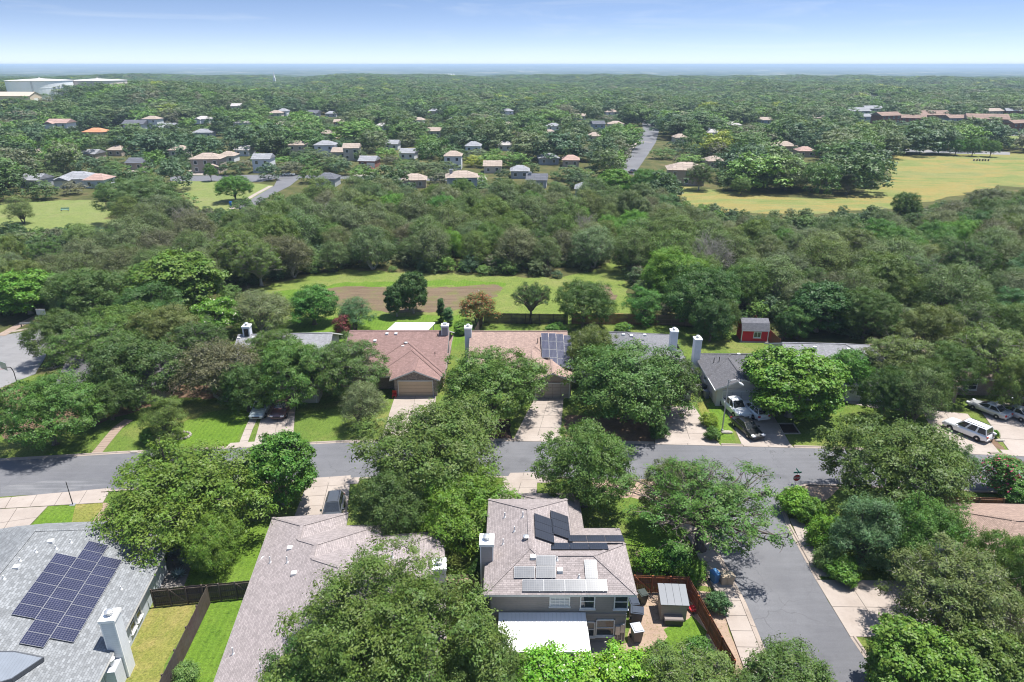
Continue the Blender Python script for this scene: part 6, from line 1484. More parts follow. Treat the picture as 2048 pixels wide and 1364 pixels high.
mb = MB(); mb.box(-.08, .0, -.5, 12, 2.45, 2.6); mb.build('gutter', M['white'], rt, uv=False)

rt = thing('house', 'pale grey hip roof house right of the sycamore', 'house', (36.8, 80.0, 0), math.radians(-3))
PG = (0.228, 0.228, 0.240)
roof_block(rt, 0, 15.5, 0, 14, 2.6, PG, 'x', ('gable', 'hip'), gable_mat='siding', gable_color=(0.5, 0.5, 0.5)); wall_box(rt, .5, 15, .5, 13.5, 2.55, 'siding', (0.46, 0.47, 0.50)); window(rt, (4, .5, 1.5), 1.6, 1.2); window(rt, (9, .5, 1.5), 1.6, 1.2)
for x, y in ((4.2, 6.2), (8.6, 6.0)): vent(rt, (x, y, 2.6 + SL * y), 'box')
vent(rt, (10.8, 3.4, 4.0), 'black', .6)

rt = thing('house', 'brown roofed house with an open dark garage behind the silver sedans', 'house', (55.2, 79.2, 0), math.radians(-3))
roof_block(rt, -3.5, 12, 2.5, 14, 2.6, (0.22, 0.17, 0.14), 'x', ('hip', 'gable'), gable_mat='brick'); roof_block(rt, -3.6, 3.0, 0, 9, 2.6, (0.26, 0.20, 0.165), 'y', ('hip', 'hip'))
wall_box(rt, -3.1, -2.6, .5, 3, 2.5, 'brick', (1, 1, 1)); wall_box(rt, 2.1, 2.6, .5, 3, 2.5, 'brick', (1, 1, 1)); wall_box(rt, -3.0, 11.5, 6.4, 13.5, 2.55, 'brick', (1, 1, 1)); wall_box(rt, 2.6, 11.5, 3.01, 6.4, 2.55, 'brick', (1, 1, 1)); window(rt, (5.6, 3.0, 1.5), 1.6, 1.2)
rt = thing('house', 'brown roofed house at the far right edge under the oaks', 'house', (71, 77.5, 0), math.radians(-3))
roof_block(rt, -3, 12, 0, 14, 2.6, (0.24, 0.18, 0.15), 'x', ('hip', 'hip')); wall_box(rt, -2.5, 11.5, .5, 13.5, 2.55, 'brick', (1, 1, 1)); window(rt, (1, .5, 1.5), 1.6, 1.2)

# red shed behind the dark-roofed house
x0, y0 = G(1508, 684, 0); rt = thing('garden_shed', 'red gambrel garden shed with white window and trim', 'shed', (x0, y0, 0), math.radians(-3))
hw = 2.05
wall_box(rt, -hw, hw, 0, 3.0, 2.1, 'barn_red', (0.50, 0.022, 0.032))
for s in (-1, 1): mb = MB(); mb.box(s * hw - .07, s * hw + .07, -.03, .06, 0, 2.1); mb.build('corner_board', M['white'], rt, uv=False)
window(rt, (.35, 0, 1.25), 1.0, .85, '-y', (2, 1))
prof = [(-.15, 2.0), (.45, 3.05), (1.5, 3.55), (2.55, 3.05), (3.15, 2.0)]
solid_roof(rt, [[(-hw - .12, y1, z1), (hw + .12, y1, z1), (hw + .12, y2, z2), (-hw - .12, y2, z2)] for (y1, z1), (y2, z2) in zip(prof, prof[1:])], (0.15, 0.15, 0.165), th=.1, trim=(0.6, 0.6, 0.6))
for s in (-1, 1): mb = MB(); mb.face([(s * hw, y, z - .1) for y, z in prof]); mb.build('gable_wall', M['barn_red'], rt, color=(0.50, 0.022, 0.032))
mb = MB(); mb.box(-hw - .3, hw + .3, -.4, 0, 0, .12); mb.build('shed_base', M['concrete'], rt, uv=False)
# ------------------------------------------------------------------ fences
def fence(label, p0, p1, h=1.8, color=(0.10, 0.075, 0.06), bay=2.4, rail_side=-1, gate=(), cat='fence', cap=False):
    """posts, rails and boards from p0 to p1; rails and posts show on rail_side; gate: indices of bays with a braced gate"""
    a, b = Vector((*p0, 0)), Vector((*p1, 0)); L = (b - a).length; d = (b - a) / L; rz = math.atan2(d.y, d.x); root = thing('wooden_fence', label, cat, a, rz)
    n = max(1, round(L / bay)); w = L / n; s = rail_side
    for k in range(n + 1):
        m = MB(); m.box(k * w - .05, k * w + .05, s * .06 - .05, s * .06 + .05, 0, h + .06); m.build('post', M['wood'], root, color=tuple(c * 1.5 for c in color), uv=False)
    for k in range(n):
        m = MB(); np_ = int(w / .145); pw = w / np_
        for q in range(np_):
            hh = h + rng.uniform(-.02, .02); m.box(k * w + q * pw + .006, k * w + (q + 1) * pw - .006, -s * .012 - .011, -s * .012 + .011, .04, hh)
        m.build('board_panel', M['wood'], root, color=tuple(c * rng.uniform(.85, 1.15) for c in color), uv=False)['kind'] = 'stuff'
        for z in (.35, h * .55, h - .2):
            r = MB(); r.box(k * w + .05, (k + 1) * w - .05, s * .03 - .022, s * .03 + .022, z - .045, z + .045); r.build('rail', M['wood'], root, color=tuple(c * 1.3 for c in color), uv=False)
        if k in gate:
            g = MB(); g.bar((k * w + .1, s * .07, h - .2), ((k + 1) * w - .1, s * .07, .35), .04, .1); g.build('gate_brace', M['wood'], root, color=tuple(c * 1.9 for c in color), uv=False)
    if cap: m = MB(); m.box(0, L, -.09, .09, h + .06, h + .1); m.build('cap_board', M['wood'], root, color=tuple(c * 1.3 for c in color), uv=False)
    return root
DKW = (0.085, 0.066, 0.054); RDW = (0.26, 0.085, 0.035); BRW = (0.24, 0.12, 0.065)
fence('dark fence with two gates between the grey and taupe houses', (-29.1, 43.45), (-21.4, 44.5), 1.8, DKW, 1.3, -1, (1, 5))
fence('dark fence running between the two lawns to the bottom edge', (-24.75, 43.85), (-24.1, 33.0), 1.8, DKW, 2.4, -1)
fence('dark fence with a gate beside the taupe house chimney', (-6.6, 44.6), (-2.6, 44.4), 1.8, (0.13, 0.075, 0.05), 1.35, -1, (1,))
fence('brown side fence along the two-storey house', (-2.55, 44.3), (-2.45, 36), 1.8, (0.16, 0.07, 0.04), 2.4, -1)
fence('red-stained fence with a gate behind the garden shed', (8.7, 45.2), (14.6, 44.9), 1.8, RDW, 1.45, -1, (1,))
fence('red-stained fence between the yard and the sidewalk', (14.6, 44.85), (15.9, 36.4), 1.8, RDW, 2.2, -1)
fence('brown fence behind the pink crape myrtle', (36.6, 56.6), (48.0, 55.9), 1.8, BRW, 2.4, -1)
fence('old dark fence behind the tan roof', (-4.8, 109.2), (9.4, 108.6), 1.9, (0.05, 0.042, 0.038), 2.4, -1)
fence('dark side fence left of the tan roof', (-6.2, 100), (-5.0, 109), 1.8, (0.07, 0.055, 0.045), 2.4, 1)
fence('brown back fence behind the blue chairs', (10.2, 108.9), (24.5, 108.4), 1.9, BRW, 2.4, -1, cap=True)
fence('shaded brown fence left of the red shed', (24.6, 108.4), (34.2, 107.6), 1.9, (0.16, 0.10, 0.07), 2.4, -1)
fence('brown fence running back beside the red shed', (41.3, 97.5), (41.0, 108), 1.8, (0.24, 0.10, 0.06), 2.4, -1)
fence('grey side fence between the long grey and dark roofs', (24.95, 81.5), (25.1, 100), 1.8, (0.15, 0.13, 0.12), 2.4, -1)
fence('brown fence at the far street corner', G(1262, 272), G(1284, 271), 1.9, (0.25, 0.11, 0.08), 3.0, -1)
fence('pale fence along the far gardens right of centre', G(1662, 272), G(1716, 271), 2.4, (0.40, 0.42, 0.45), 6.0, -1)

# ------------------------------------------------------------------ vehicles
def loft(sections, mats_of=None, closed=True):
    mb = MB(); n = len(sections[0])
    for s in sections: mb.v += [tuple(p) for p in s]
    for k in range(len(sections) - 1):
        for j in range(n if closed else n - 1):
            j2 = (j + 1) % n; mb.f.append((k * n + j, k * n + j2, (k + 1) * n + j2, (k + 1) * n + j)); mb.m.append(0)
    mb.f.append(tuple(reversed(range(n)))); mb.m.append(0); mb.f.append(tuple((len(sections) - 1) * n + j for j in range(n))); mb.m.append(0)
    return mb
def body_section(x, hw, z0, z1, sh=0.16):
    """rounded body slice: sill, flank bulge, shoulder, deck"""
    zm = (z0 + z1) / 2
    half = [(hw * .80, z0), (hw * .96, z0 + .10), (hw, zm), (hw * .985, z1 - sh), (hw * .90, z1 - sh * .25), (hw * .55, z1)]
    return [(x, -w, z) for w, z in half] + [(x, w, z) for w, z in reversed(half)]
CAR_SPEC = {
 # length, half width, sill, deck profile along x (from tail to nose), greenhouse (x, z, half width): tail base, tail top, front top, front base
 'suv': dict(L=4.7, hw=.95, deck=[(0, .75), (.12, .98), (.5, 1.06), (1.5, 1.08), (2.9, 1.06), (3.2, 1.05), (4.2, .96), (4.55, .82), (4.7, .6)], gh=[(.18, 1.05, .80), (.50, 1.62, .64), (2.45, 1.66, .66), (3.25, 1.05, .80)], wheels=(.95, 3.75), wr=.36),
 'wagon': dict(L=5.1, hw=1.0, deck=[(0, .75), (.08, 1.02), (.5, 1.08), (1.5, 1.1), (3.3, 1.08), (3.6, 1.06), (4.75, 1.0), (5.02, .85), (5.1, .6)], gh=[(.12, 1.08, .86), (.36, 1.78, .72), (2.85, 1.80, .72), (3.65, 1.07, .84)], wheels=(1.0, 4.05), wr=.39),
 'sedan': dict(L=4.85, hw=.92, deck=[(0, .7), (.12, .93), (.45, .98), (1.0, .98), (2.0, .95), (3.1, .95), (3.4, .93), (4.4, .80), (4.72, .66), (4.85, .5)], gh=[(.72, .96, .76), (1.45, 1.42, .60), (2.55, 1.44, .60), (3.5, .93, .76)], wheels=(1.0, 3.85), wr=.33),
 'pickup': dict(L=5.8, hw=1.0, deck=[(0, .85), (.06, 1.10), (.5, 1.12), (2.0, 1.12), (2.12, 1.14), (3.9, 1.14), (4.2, 1.13), (5.4, 1.06), (5.7, .9), (5.8, .62)], gh=[(2.12, 1.12, .84), (2.42, 1.84, .70), (3.62, 1.86, .70), (4.3, 1.12, .84)], wheels=(1.15, 4.65), wr=.41),
}
def make_car(kind, color, label, loc, heading, group=None, cat='car', rack=False):
    s = CAR_SPEC[kind]; L, hw = s['L'], s['hw']; root = thing('pickup_truck' if kind == 'pickup' else 'parked_car', label, cat, (loc[0], loc[1], 0.055), heading, group); cx = L / 2
    secs = []
    for x, z in s['deck']:
        e = 1 - 0.16 * (max(0, .55 - x) / .55) ** 2 - 0.18 * (max(0, x - (L - .8)) / .8) ** 2
        secs.append(body_section(x - cx, hw * e, .26 if .2 < x < L - .2 else .36, z))
    loft(secs).build('body', M['carpaint'], root, uv=False, smooth=False, color=color)
    b0, t0, t1, b1 = [(x - cx, z, w) for x, z, w in s['gh']]
    # glazed house: dark glass inside painted roof and pillars
    q = MB()
    def ring(p, f=1.0): return [(p[0], -p[2] * f, p[1]), (p[0], p[2] * f, p[1])]
    B0, T0, T1, B1 = ring(b0), ring(t0), ring(t1), ring(b1)
    def glass(nm, pts):
        m = MB(); c = sum((Vector(p) for p in pts), Vector()) / len(pts); nrm = (Vector(pts[1]) - Vector(pts[0])).cross(Vector(pts[2]) - Vector(pts[0])).normalized()
        if nrm.dot(c - Vector((0, 0, .8))) < 0: pts = pts[::-1]; nrm = -nrm
        m.face([tuple(c + (Vector(p) - c) * .90 + nrm * .012) for p in pts]); return m.build(nm, M['glass_car'], root, uv=False)
    shell = MB(); shell.face([B0[0], T0[0], T1[0], B1[0]]); shell.face([B1[1], T1[1], T0[1], B0[1]]); shell.face([B0[1], T0[1], T0[0], B0[0]]); shell.face([B1[0], T1[0], T1[1], B1[1]])
    shell.build('pillars', M['carpaint'], root, uv=False, color=color)
    rf = MB(); zt = .03; pts = []
    for k in range(5):
        t = k / 4; x = t0[0] + (t1[0] - t0[0]) * t; z = t0[1] + (t1[1] - t0[1]) * t + .03 + .035 * math.sin(math.pi * t); w = t0[2] + (t1[2] - t0[2]) * t
        pts.append([(x, -w, z - .06), (x, -w * .8, z), (x, 0, z + .025), (x, w * .8, z), (x, w, z - .06)])
    for k in range(4):
        for jj in range(4): rf.face([pts[k][jj], pts[k + 1][jj], pts[k + 1][jj + 1], pts[k][jj + 1]])
    rf.build('roof', M['carpaint'], root, uv=False, color=color)
    glass('rear_window', [B0[0], B0[1], T0[1], T0[0]]); glass('windscreen', [B1[0], B1[1], T1[1], T1[0]])
    nsp = 2 if kind in ('pickup', 'sedan') else 3
    for sd in (0, 1):
        for k in range(nsp):
            f0, f1 = k / nsp + .02, (k + 1) / nsp - .02
            lo = lambda t: Vector(B0[sd]).lerp(Vector(B1[sd]), t); hi = lambda t: Vector(T0[sd]).lerp(Vector(T1[sd]), t)
            glass('side_window', [tuple(lo(f0)), tuple(lo(f1)), tuple(hi(f1)), tuple(hi(f0))])
    for wx in s['wheels']:
        for sd in (-1, 1):
            w = MB(); r = s['wr']; ring_ = [(r * .62, -.11), (r * .96, -.11), (r, -.06), (r, .06), (r * .96, .11), (r * .62, .11)]
            w.lathe(ring_, n=18); ty = w.build('wheel', M['tyre'], root, uv=False, loc=(wx - cx, sd * (hw - .10), r)); ty.rotation_euler = (math.pi / 2, 0, 0)
            h = MB(); h.lathe([(.05, -.115), (r * .6, -.10), (r * .63, .10), (.05, .118)], n=14); h.build('rim', M['chrome'], ty, uv=False)
    for sd in (-1, 1):
        m = MB(); m.box(L / 2 - .36, L / 2 - .02, sd * hw * .70 - .19, sd * hw * .70 + .19, .62 if kind != 'pickup' else .78, .76 if kind != 'pickup' else .94); m.build('headlight', M['lamp_clear'], root, uv=False)
        m = MB(); zt = s['deck'][1][1]; m.box(-L / 2 - .02, -L / 2 + .14, sd * hw * .72 - .14, sd * hw * .72 + .14, zt - .30, zt - .06); m.build('tail_light', M['lamp_red'], root, uv=False)
        m = MB(); m.box(b1[0] - .42, b1[0] - .24, sd * (hw + .10) - .09, sd * (hw + .10) + .09, b1[1] - .02, b1[1] + .13); m.build('mirror', M['carpaint'], root, uv=False, color=color)
    m = MB(); m.box(L / 2 - .10, L / 2 + .03, -hw * .5, hw * .5, .46, .66); m.build('grille', M['black'], root, uv=False)
    m = MB(); m.box(-L / 2 - .05, -L / 2 + .1, -hw * .86, hw * .86, .38, .56); m.build('rear_bumper', M['black' if kind in ('wagon', 'pickup') and color[0] < .3 else 'carpaint'], root, uv=False, color=color)
    m = MB(); m.box(-L / 2 - .065, -L / 2 - .04, -.16, .16, .60, .70); m.build('number_plate', M['white'], root, uv=False)
    if kind == 'pickup':
        m = MB(); m.box(.10 - cx, 2.06 - cx, -hw * .78, hw * .78, 1.122, 1.145); m.build('bed_cover', M['black'], root, uv=False)
        for sd in (-1, 1): m = MB(); m.box(.05 - cx, 2.1 - cx, sd * hw * .86 - .06, sd * hw * .86 + .06, 1.1, 1.2); m.build('bed_rail', M['carpaint'], root, uv=False, color=color)
    if rack:
        for sd in (-1, 1): m = MB(); m.bar((t0[0] + .2, sd * t0[2] * .8, t0[1] + .09), (t1[0] - .2, sd * t1[2] * .8, t1[1] + .09), .04); m.build('roof_rail', M['black'], root, uv=False)
    return root
R_ = math.radians
WHITE = (0.72, 0.73, 0.74); SILVER = (0.36, 0.37, 0.38); BLACKC = (0.012, 0.013, 0.015); GREYC = (0.06, 0.065, 0.07)
make_car('suv', GREYC, 'dark grey SUV on the driveway behind the taupe roof', G(668, 1032), R_(-84), rack=True)
make_car('suv', (0.30, 0.36, 0.38), 'silver-blue car under the oaks by the pale ribbon drive', G(524, 826), R_(-88))
make_car('suv', (0.10, 0.05, 0.05), 'dark maroon car in shade right of the silver-blue one', G(566, 826), R_(-90))
make_car('pickup', WHITE, 'white pickup truck with black bed before the white garage', G(1466, 822), R_(-78), cat='truck')
make_car('suv', WHITE, 'white hatchback beside the white pickup', G(1506, 828), R_(104))
make_car('sedan', BLACKC, 'black car at the foot of the driveway by the street lamp', G(1493, 864), R_(-74))
make_car('wagon', WHITE, 'white estate car on the right driveway', G(1932, 868), R_(122), rack=True)
make_car('sedan', SILVER, 'silver sedan with its rear to the street, left of two', G(1975, 826), R_(118))
make_car('sedan', (0.33, 0.34, 0.345), 'silver sedan with its rear to the street, right of two', G(2024, 832), R_(118))
make_car('sedan', (0.02, 0.022, 0.025), 'dark sedan cut by the right edge of the picture', G(2062, 818), R_(118))
make_car('suv', WHITE, 'white car parked in the street under the round oak', G(1205, 936), R_(2))
for px, py, k, colr, lab, hd in [(741, 343, 'pickup', (0.42, 0.02, 0.03), 'red pickup before the white garage door far off', -90), (805, 351, 'suv', (0.4, 0.02, 0.02), 'red car on the far road', 0), (578, 352, 'suv', WHITE, 'white car under trees on the far road', 0),
        (1307, 252, 'suv', SILVER, 'silver car at the top of the far street', -70), (1293, 243, 'pickup', WHITE, 'white truck at the bend of the far street', 10), (1266, 346, 'sedan', (0.03, 0.03, 0.035), 'dark car at the near end of the far street', 50),
        (1606, 262, 'suv', WHITE, 'white car beside the far gardens', 0), (2005, 269, 'sedan', WHITE, 'white car in the far car park, left one', 20), (2032, 270, 'suv', SILVER, 'silver car in the far car park, right one', 20), (430, 341, 'suv', (0.3, 0.02, 0.02), 'dark red car by the beige park house', 0)]:
    make_car(k, colr, lab, G(px, py), R_(hd), group='cars far off')

# ------------------------------------------------------------------ street furniture and garden things
x, y = G(1444, 862); rt = thing('street_lamp', 'tall grey street lamp with curved arm beside the black car', 'street lamp', (x, y, 0))
mb = MB(); mb.lathe([(.16, 0), (.16, .25), (.09, .3), (.06, 6.6), (.05, 6.9)], n=10); mb.build('pole', M['galv'], rt, uv=False)
mb = MB(); mb.tube([(0, 0, 6.3), (.25, 0, 6.75), (.8, -.05, 6.85), (1.3, -.1, 6.5)], [.05, .045, .04, .035], 8); mb.build('arm', M['galv'], rt, uv=False)
mb = MB(); mb.tube([(1.2, -.09, 6.55), (1.45, -.12, 6.35), (1.75, -.15, 6.15)], [.08, .16, .10], 10); mb.build('lamp_head', M['white'], rt, uv=False, smooth=True)
x, y = G(1587, 992); rt = thing('stop_sign', 'red stop sign with a green street name blade on top', 'sign', (x, y, 0), R_(4))
mb = MB(); mb.tube([(0, 0.03, 0), (0, 0.03, 2.95)], .03, 8); mb.build('post', M['galv'], rt, uv=False)
def octagon(r, yy, y2):
    m = MB(); p = [(r * math.cos(math.pi / 8 + k * math.pi / 4), r * math.sin(math.pi / 8 + k * math.pi / 4)) for k in range(8)]; m.face([(a, yy, b) for a, b in p]); m.face([(a, y2, b) for a, b in reversed(p)])
    for k in range(8): (a, b), (c, d) = p[k], p[(k + 1) % 8]; m.face([(a, y2, b), (c, y2, d), (c, yy, d), (a, yy, b)])
    return m
octagon(.41, -.012, 0).build('sign_border', M['white'], rt, uv=False, loc=(0, -.01, 2.2)); pl_ = octagon(.375, -.017, -.002).build('sign_face', M['sign_red'], rt, uv=False, loc=(0, -.012, 2.2))
tc = bpy.data.curves.new('stop_text', 'FONT'); tc.body = 'STOP'; tc.size = .30; tc.align_x = 'CENTER'; tc.align_y = 'CENTER'; tc.extrude = .002; tc.offset = .006; tc.materials.append(M['white'])
tmp = bpy.data.objects.new('tmp_text', tc); COL.objects.link(tmp); bpy.context.view_layer.update(); tme = bpy.data.meshes.new_from_object(tmp.evaluated_get(bpy.context.evaluated_depsgraph_get())); bpy.data.objects.remove(tmp)
to = bpy.data.objects.new('sign_text', tme); COL.objects.link(to); to.parent = rt; to.location = (0, -.034, 2.2); to.rotation_euler = (math.pi / 2, 0, 0)
mb = MB(); mb.box(-.42, .42, .02, .035, 2.72, 2.90); mb.build('street_name_blade', M['sign_green'], rt, uv=False); mb = MB(); mb.box(-.008, .008, -.4, .42, 2.93, 3.10); mb.build('street_name_blade', M['sign_green'], rt, uv=False)

x, y = G(36, 772); rt = thing('basketball_hoop', 'basketball hoop with grey backboard at the cul-de-sac kerb', 'basketball hoop', (x, y, 0), R_(60))
mb = MB(); mb.tube([(0, 0, 0), (0, 0, 2.2), (-.2, 0, 2.9), (-.9, 0, 3.2)], .055, 8); mb.build('pole', M['alu_dark'], rt, uv=False)
mb = MB(); mb.box(-1.0, -.95, -.85, .85, 2.9, 4.0); mb.build('backboard', M['galv'], rt, uv=False)
mb = MB(); mb.tube([(-1.25 + .23 * math.cos(a_), .23 * math.sin(a_), 3.05) for a_ in [k * math.pi / 8 for k in range(17)]], .012, 5); mb.build('rim', M['sign_red'], rt, uv=False)
x, y = G(146, 1010); rt = thing('wooden_post', 'thin dark post at the kerb of the corner driveway', 'post', (x, y, 0)); mb = MB(); mb.tube([(0, 0, 0), (-.12, .1, 2.7)], [.05, .035], 7); mb.build('pole', M['alu_dark'], rt, uv=False); mb = MB(); mb.box(-.25, .25, -.2, .2, 0, .08); mb.build('foot', M['galv'], rt, uv=False)

def bin_(px, py, color, label, rz=0.3, lid=None, s=1.0):
    x, y = G(px, py); rt = thing('wheeled_bin', label, 'bin', (x, y, .02), rz, 'wheeled bins'); rt.scale = (s,) * 3
    mb = MB(); mb.v += [(-.24, -.28, .05), (.24, -.28, .05), (.24, .26, .05), (-.24, .26, .05), (-.31, -.38, 1.0), (.31, -.38, 1.0), (.31, .36, 1.0), (-.31, .36, 1.0)]
    for q in ((3,2,1,0),(0,1,5,4),(1,2,6,5),(2,3,7,6),(3,0,4,7),(4,5,6,7)): mb.f.append(q); mb.m.append(0)
    mb.build('bin_body', M['plastic'], rt, uv=False, color=color)
    mb = MB(); mb.prism([(-.34, -.42), (.34, -.42), (.34, .40), (-.34, .40)], 1.0, 1.05); mb.prism([(-.26, -.34), (.26, -.34), (.26, .30), (-.26, .30)], 1.05, 1.09); mb.build('lid', M['plastic'], rt, uv=False, color=lid or color)
    for sd in (-1, 1): mb = MB(); mb.lathe([(.13, -.04), (.13, .04)], n=12); w = mb.build('wheel', M['tyre'], rt, uv=False, loc=(sd * .28, .3, .13)); w.rotation_euler = (0, math.pi / 2, 0)
    mb = MB(); mb.bar((-.28, .43, .95), (.28, .43, .95), .035); mb.build('handle', M['black'], rt, uv=False)
    return rt
bin_(1266, 1224, (0.02, 0.03, 0.05), 'dark blue bin beside the two-storey house corner', .1, s=1.1); bin_(1272, 1246, (0.02, 0.03, 0.05), 'wide dark bin in the middle by the house corner', 1.4, s=1.25); bin_(1272, 1280, (0.10, 0.09, 0.09), 'brown bin with a grey lid nearest the bare yard', .2, (0.34, 0.36, 0.39), 1.2); bin_(1284, 1205, (0.02, 0.03, 0.025), 'dark green bin by the red fence gate', .3)
bin_(1428, 1164, (0.06, 0.18, 0.36), 'blue bin on the sidewalk by the side street', .4); bin_(1446, 1168, (0.40, 0.32, 0.22), 'beige bin on the sidewalk, left of the pair', .1); bin_(1457, 1168, (0.40, 0.32, 0.22), 'beige bin on the sidewalk, right of the pair', .1)
bin_(109, 607, (0.01, 0.10, 0.42), 'bright blue bin on the brick footpath', .2, s=1.2); bin_(462, 412, (0.01, 0.12, 0.45), 'bright blue bin beside the far park road', .2, s=1.2)
bin_(1412, 796, (0.13, 0.14, 0.16), 'grey bin in the gap between the grey houses', .2); bin_(1406, 784, (0.02, 0.025, 0.03), 'black bin behind the grey bin in the gap', .4)

# backyard shed and box
x, y = G(1346, 1242); rt = thing('storage_shed', 'beige storage shed with grey panel roof in the bare yard', 'shed', (x, y, 0), R_(-3))
mb = MB(); mb.box(-1.0, 1.0, 0, 1.7, 0, 1.75); mb.build('wall', M['siding'], rt, color=(0.34, 0.30, 0.255))
for k in range(4): mb = MB(); x0 = -1.12 + k * .56; mb.face([(x0 + .01, -.14, 1.74), (x0 + .55, -.14, 1.74), (x0 + .55, 1.84, 2.12), (x0 + .01, 1.84, 2.12)]); mb.face([(x0 + .55, -.14, 1.68), (x0 + .01, -.14, 1.68), (x0 + .01, 1.84, 2.06), (x0 + .55, 1.84, 2.06)]); mb.face([(x0 + .01, -.14, 1.68), (x0 + .55, -.14, 1.68), (x0 + .55, -.14, 1.74), (x0 + .01, -.14, 1.74)]); mb.build('roof_panel', M['paint'], rt, uv=False, color=(0.12, 0.13, 0.145))
mb = MB(); mb.box(-1.03, -.98, .3, 1.2, .05, 1.6); mb.build('door', M['paint'], rt, uv=False, color=(0.28, 0.25, 0.21))
x, y = G(1347, 1252); rt = thing('deck_box', 'dark brown deck box in front of the storage shed', 'box', (x, y, 0), R_(-2)); mb = MB(); mb.box(-.72, .72, 0, .62, 0, .55); mb.build('box_body', M['paint'], rt, uv=False, color=(0.045, 0.038, 0.035)); mb = MB(); mb.v += [(-.76, -.05, .55), (.76, -.05, .55), (.76, .66, .55), (-.76, .66, .55), (-.72, .0, .66), (.72, 0, .66), (.72, .62, .7), (-.72, .62, .7)]
for q in ((0,1,5,4),(1,2,6,5),(2,3,7,6),(3,0,4,7),(4,5,6,7)): mb.f.append(q); mb.m.append(0)
mb.build('box_lid', M['paint'], rt, uv=False, color=(0.15, 0.125, 0.115))
x, y = G(1386, 1222); rt = thing('lawn_mower', 'red lawn mower beside the storage shed', 'mower', (x, y, .02), .6); mb = MB(); mb.lathe([(.32, .12), (.36, .2), (.34, .3), (.16, .34), (.14, .5), (.04, .52)], n=14); mb.build('deck', M['sign_red'], rt, uv=False)
for sx in (-.3, .3):
    for sy in (-.28, .28): mb = MB(); mb.lathe([(.1, -.03), (.1, .03)], n=10); w = mb.build('wheel', M['tyre'], rt, uv=False, loc=(sx, sy, .1)); w.rotation_euler = (0, math.pi / 2, 0)
mb = MB(); mb.tube([(-.2, .3, .25), (-.2, .95, .95), (.2, .95, .95), (.2, .3, .25)], .02, 6); mb.build('handle', M['black'], rt, uv=False)
# agaves in the gravel bed
def agave(px, py, s, label):
    x, y = G(px, py); mb = MB()
    for k in range(26):
        a = k * 2.4; t = k / 26; L = .75 * (1 - .35 * t); up = .25 + .9 * t; d = Vector((math.cos(a), math.sin(a), 0)); sd = Vector((-d.y, d.x, 0)); p0 = d * .04; p1 = d * L * .5 + Vector((0, 0, L * .5 * up)); p2 = d * L + Vector((0, 0, L * up * .85))
        mb.face([tuple(p0 - sd * .05), tuple(p0 + sd * .05), tuple(p1 + sd * .07), tuple(p1 - sd * .07)]); mb.face([tuple(p1 - sd * .07), tuple(p1 + sd * .07), tuple(p2)])
    o = mb.build('agave', M['paint'], None, uv=False, color=(0.20, 0.27, 0.25), loc=(x, y, .02)); o.scale = (s,) * 3; tag(o, label, 'plant', 'agaves in the gravel bed')
agave(357, 1152, 1.15, 'pale agave nearest the dark fence in the gravel bed'); agave(368, 1126, .95, 'agave in the middle of the gravel bed'); agave(380, 1106, 1.2, 'agave under the elm in the gravel bed'); agave(345, 1110, .8, 'small agave against the grey house wall')
# adirondack chairs
def chair(px, py, label, rz):
    x, y = G(px, py); rt = thing('garden_chair', label, 'chair', (x, y, 0), rz, 'blue garden chairs')
    col = (0.10, 0.42, 0.55)
    for k in range(5): mb = MB(); mb.obox((-.22 + k * .11, .25, .72), (1, 0, 0), (0, .93, .36), (0, -.36, .93), .05, .012, .45); mb.build('back_slat', M['paint'], rt, uv=False, color=col)
    for k in range(4): mb = MB(); mb.box(-.27, .27, -.38 + k * .13, -.27 + k * .13, .34 - k * .02, .365 - k * .02); mb.build('seat_slat', M['paint'], rt, uv=False, color=col)
    for sd in (-1, 1):
        mb = MB(); mb.box(sd * .33 - .06, sd * .33 + .06, -.42, .3, .52, .545); mb.build('arm', M['paint'], rt, uv=False, color=col)
        for yy in (-.36, .22): mb = MB(); mb.box(sd * .31 - .03, sd * .31 + .03, yy - .04, yy + .04, 0, .52); mb.build('leg', M['paint'], rt, uv=False, color=col)
chair(1243, 661, 'blue garden chair behind the long grey roof, left one', .5); chair(1254, 661, 'blue garden chair behind the long grey roof, right one', -.4)
# stone ring, letterboxes, picnic things, porch chair
x, y = G(362, 872); rt = thing('stone_ring', 'ring of pale stones round a small bed on the lawn', 'stone ring', (x, y, 0))
for k in range(16):
    a_ = k * math.pi / 8; mb = MB(); r0 = .16 * rng.uniform(.8, 1.2); mb.lathe([(r0, -.05), (r0 * 1.1, .08), (r0 * .8, .2), (.03, .24)], n=7); o = mb.build('stone', M['stone_pale'], rt, uv=False, loc=(1.1 * math.cos(a_), .85 * math.sin(a_), 0), rz=k * 1.3)
mb = MB(); mb.box(-.45, .0, -.5, -.1, 0, .7); mb.build('boulder', M['stone_pale'], rt, uv=False)
x, y = G(1983, 884); rt = thing('letterbox', 'small letterbox on a wooden post by the dirt strip', 'letterbox', (x, y, 0), .3); mb = MB(); mb.box(-.05, .05, -.05, .05, 0, 1.05); mb.build('post', M['wood'], rt, uv=False, color=(0.3, 0.22, 0.15)); mb = MB(); mb.box(-.1, .1, -.25, .25, 1.05, 1.25); mb.build('mail_case', M['white'], rt, uv=False)
for px, py, lab, s in ((2000, 882, 'pale boulder by the letterbox at the drive', 1.0), (1454, 866, 'long pale stone beside the street lamp', 1.2), (268, 905, 'white utility cover on the corner lawn kerb', .8)):
    x, y = G(px, py); mb = MB(); mb.lathe([(.5, 0), (.55, .12), (.4, .24), (.05, .28)], n=10); o = mb.build('boulder', M['stone_pale'], None, uv=False, loc=(x, y, 0)); o.scale = (1.1 * s, .45 * s, .9 * s); tag(o, lab, 'stone')
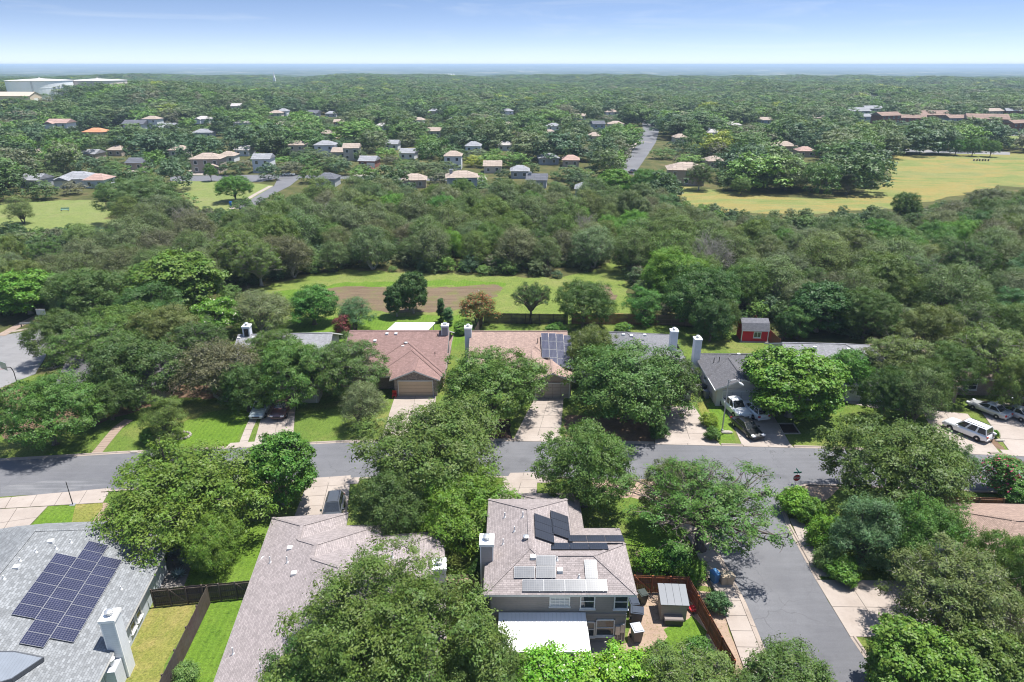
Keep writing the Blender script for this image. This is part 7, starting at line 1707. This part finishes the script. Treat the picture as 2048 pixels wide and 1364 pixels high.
for px, py, lab in ((130, 422, 'grey-green park bench on the left park lawn'), (75, 520, 'teal picnic table under the trees by the path')):
    x, y = G(px, py); rt = thing('park_bench', lab, 'bench', (x, y, 0), .1)
    for k in range(3): mb = MB(); mb.box(-1.2, 1.2, -.3 + k * .2, -.14 + k * .2, .44, .49); mb.build('seat_slat', M['paint'], rt, uv=False, color=(0.12, 0.28, 0.26))
    for k in range(2): mb = MB(); mb.box(-1.2, 1.2, .34, .38, .6 + k * .2, .76 + k * .2); mb.build('back_slat', M['paint'], rt, uv=False, color=(0.12, 0.28, 0.26))
    for s in (-1, 1): mb = MB(); mb.box(s - .04, s + .04, -.3, .36, 0, .44); mb.build('leg', M['galv'], rt, uv=False)
x, y = G(1962 - 0, 322); rt = thing('picnic_table', 'pale tables standing alone in the meadow', 'table', (x, y, 0))
for k in (-2.6, 0, 2.6): mb = MB(); mb.box(k - 1.1, k + 1.1, -.6, .6, .85, .95); mb.box(k - .8, k - .6, -.4, .4, 0, .85); mb.box(k + .6, k + .8, -.4, .4, 0, .85); mb.build('table_top', M['concrete'], rt, uv=False)
x, y = G(789, 796); rt = thing('porch_chair', 'red plastic chair beside the beige garage door', 'chair', (x, y, .05)); mb = MB(); mb.box(-.28, .28, -.28, .28, .38, .44); mb.build('seat', M['sign_red'], rt, uv=False); mb = MB(); mb.box(-.28, .28, .24, .3, .44, .95); mb.build('backrest', M['sign_red'], rt, uv=False)
for sx in (-.24, .24):
    for sy in (-.24, .24): mb = MB(); mb.box(sx - .03, sx + .03, sy - .03, sy + .03, 0, .38); mb.build('leg', M['sign_red'], rt, uv=False)
x, y = G(82, 652); rt = thing('guard_rail', 'long grey rail at the head of the cul-de-sac', 'rail', (x, y, 0), .15); mb = MB(); mb.box(-3.2, 3.2, -.05, .05, .5, .75); mb.build('rail', M['galv'], rt, uv=False)
for k in (-3, 0, 3): mb = MB(); mb.box(k - .07, k + .07, -.02, .12, 0, .7); mb.build('post', M['wood'], rt, uv=False, color=(0.2, 0.16, 0.12))
x, y = G(86, 640); rt = thing('notice_board', 'pale notice board behind the cul-de-sac rail', 'sign', (x, y, 0)); mb = MB(); mb.box(-.8, .8, -.04, .04, 1.0, 2.0); mb.build('board', M['white'], rt, uv=False)
for s in (-.6, .6): mb = MB(); mb.box(s - .05, s + .05, -.03, .03, 0, 1.0); mb.build('post', M['galv'], rt, uv=False)
x, y = G(958, 600); rt = thing('marker_post', 'white marker post in the ploughed strip', 'post', (x, y, 0)); mb = MB(); mb.tube([(0, 0, 0), (0, 0, 1.9)], .06, 8); mb.build('pole', M['white'], rt, uv=False); mb = MB(); mb.lathe([(.09, 0), (.02, .12)], (0, 0, 1.9), 8); mb.build('cap', M['white'], rt, uv=False)
# end
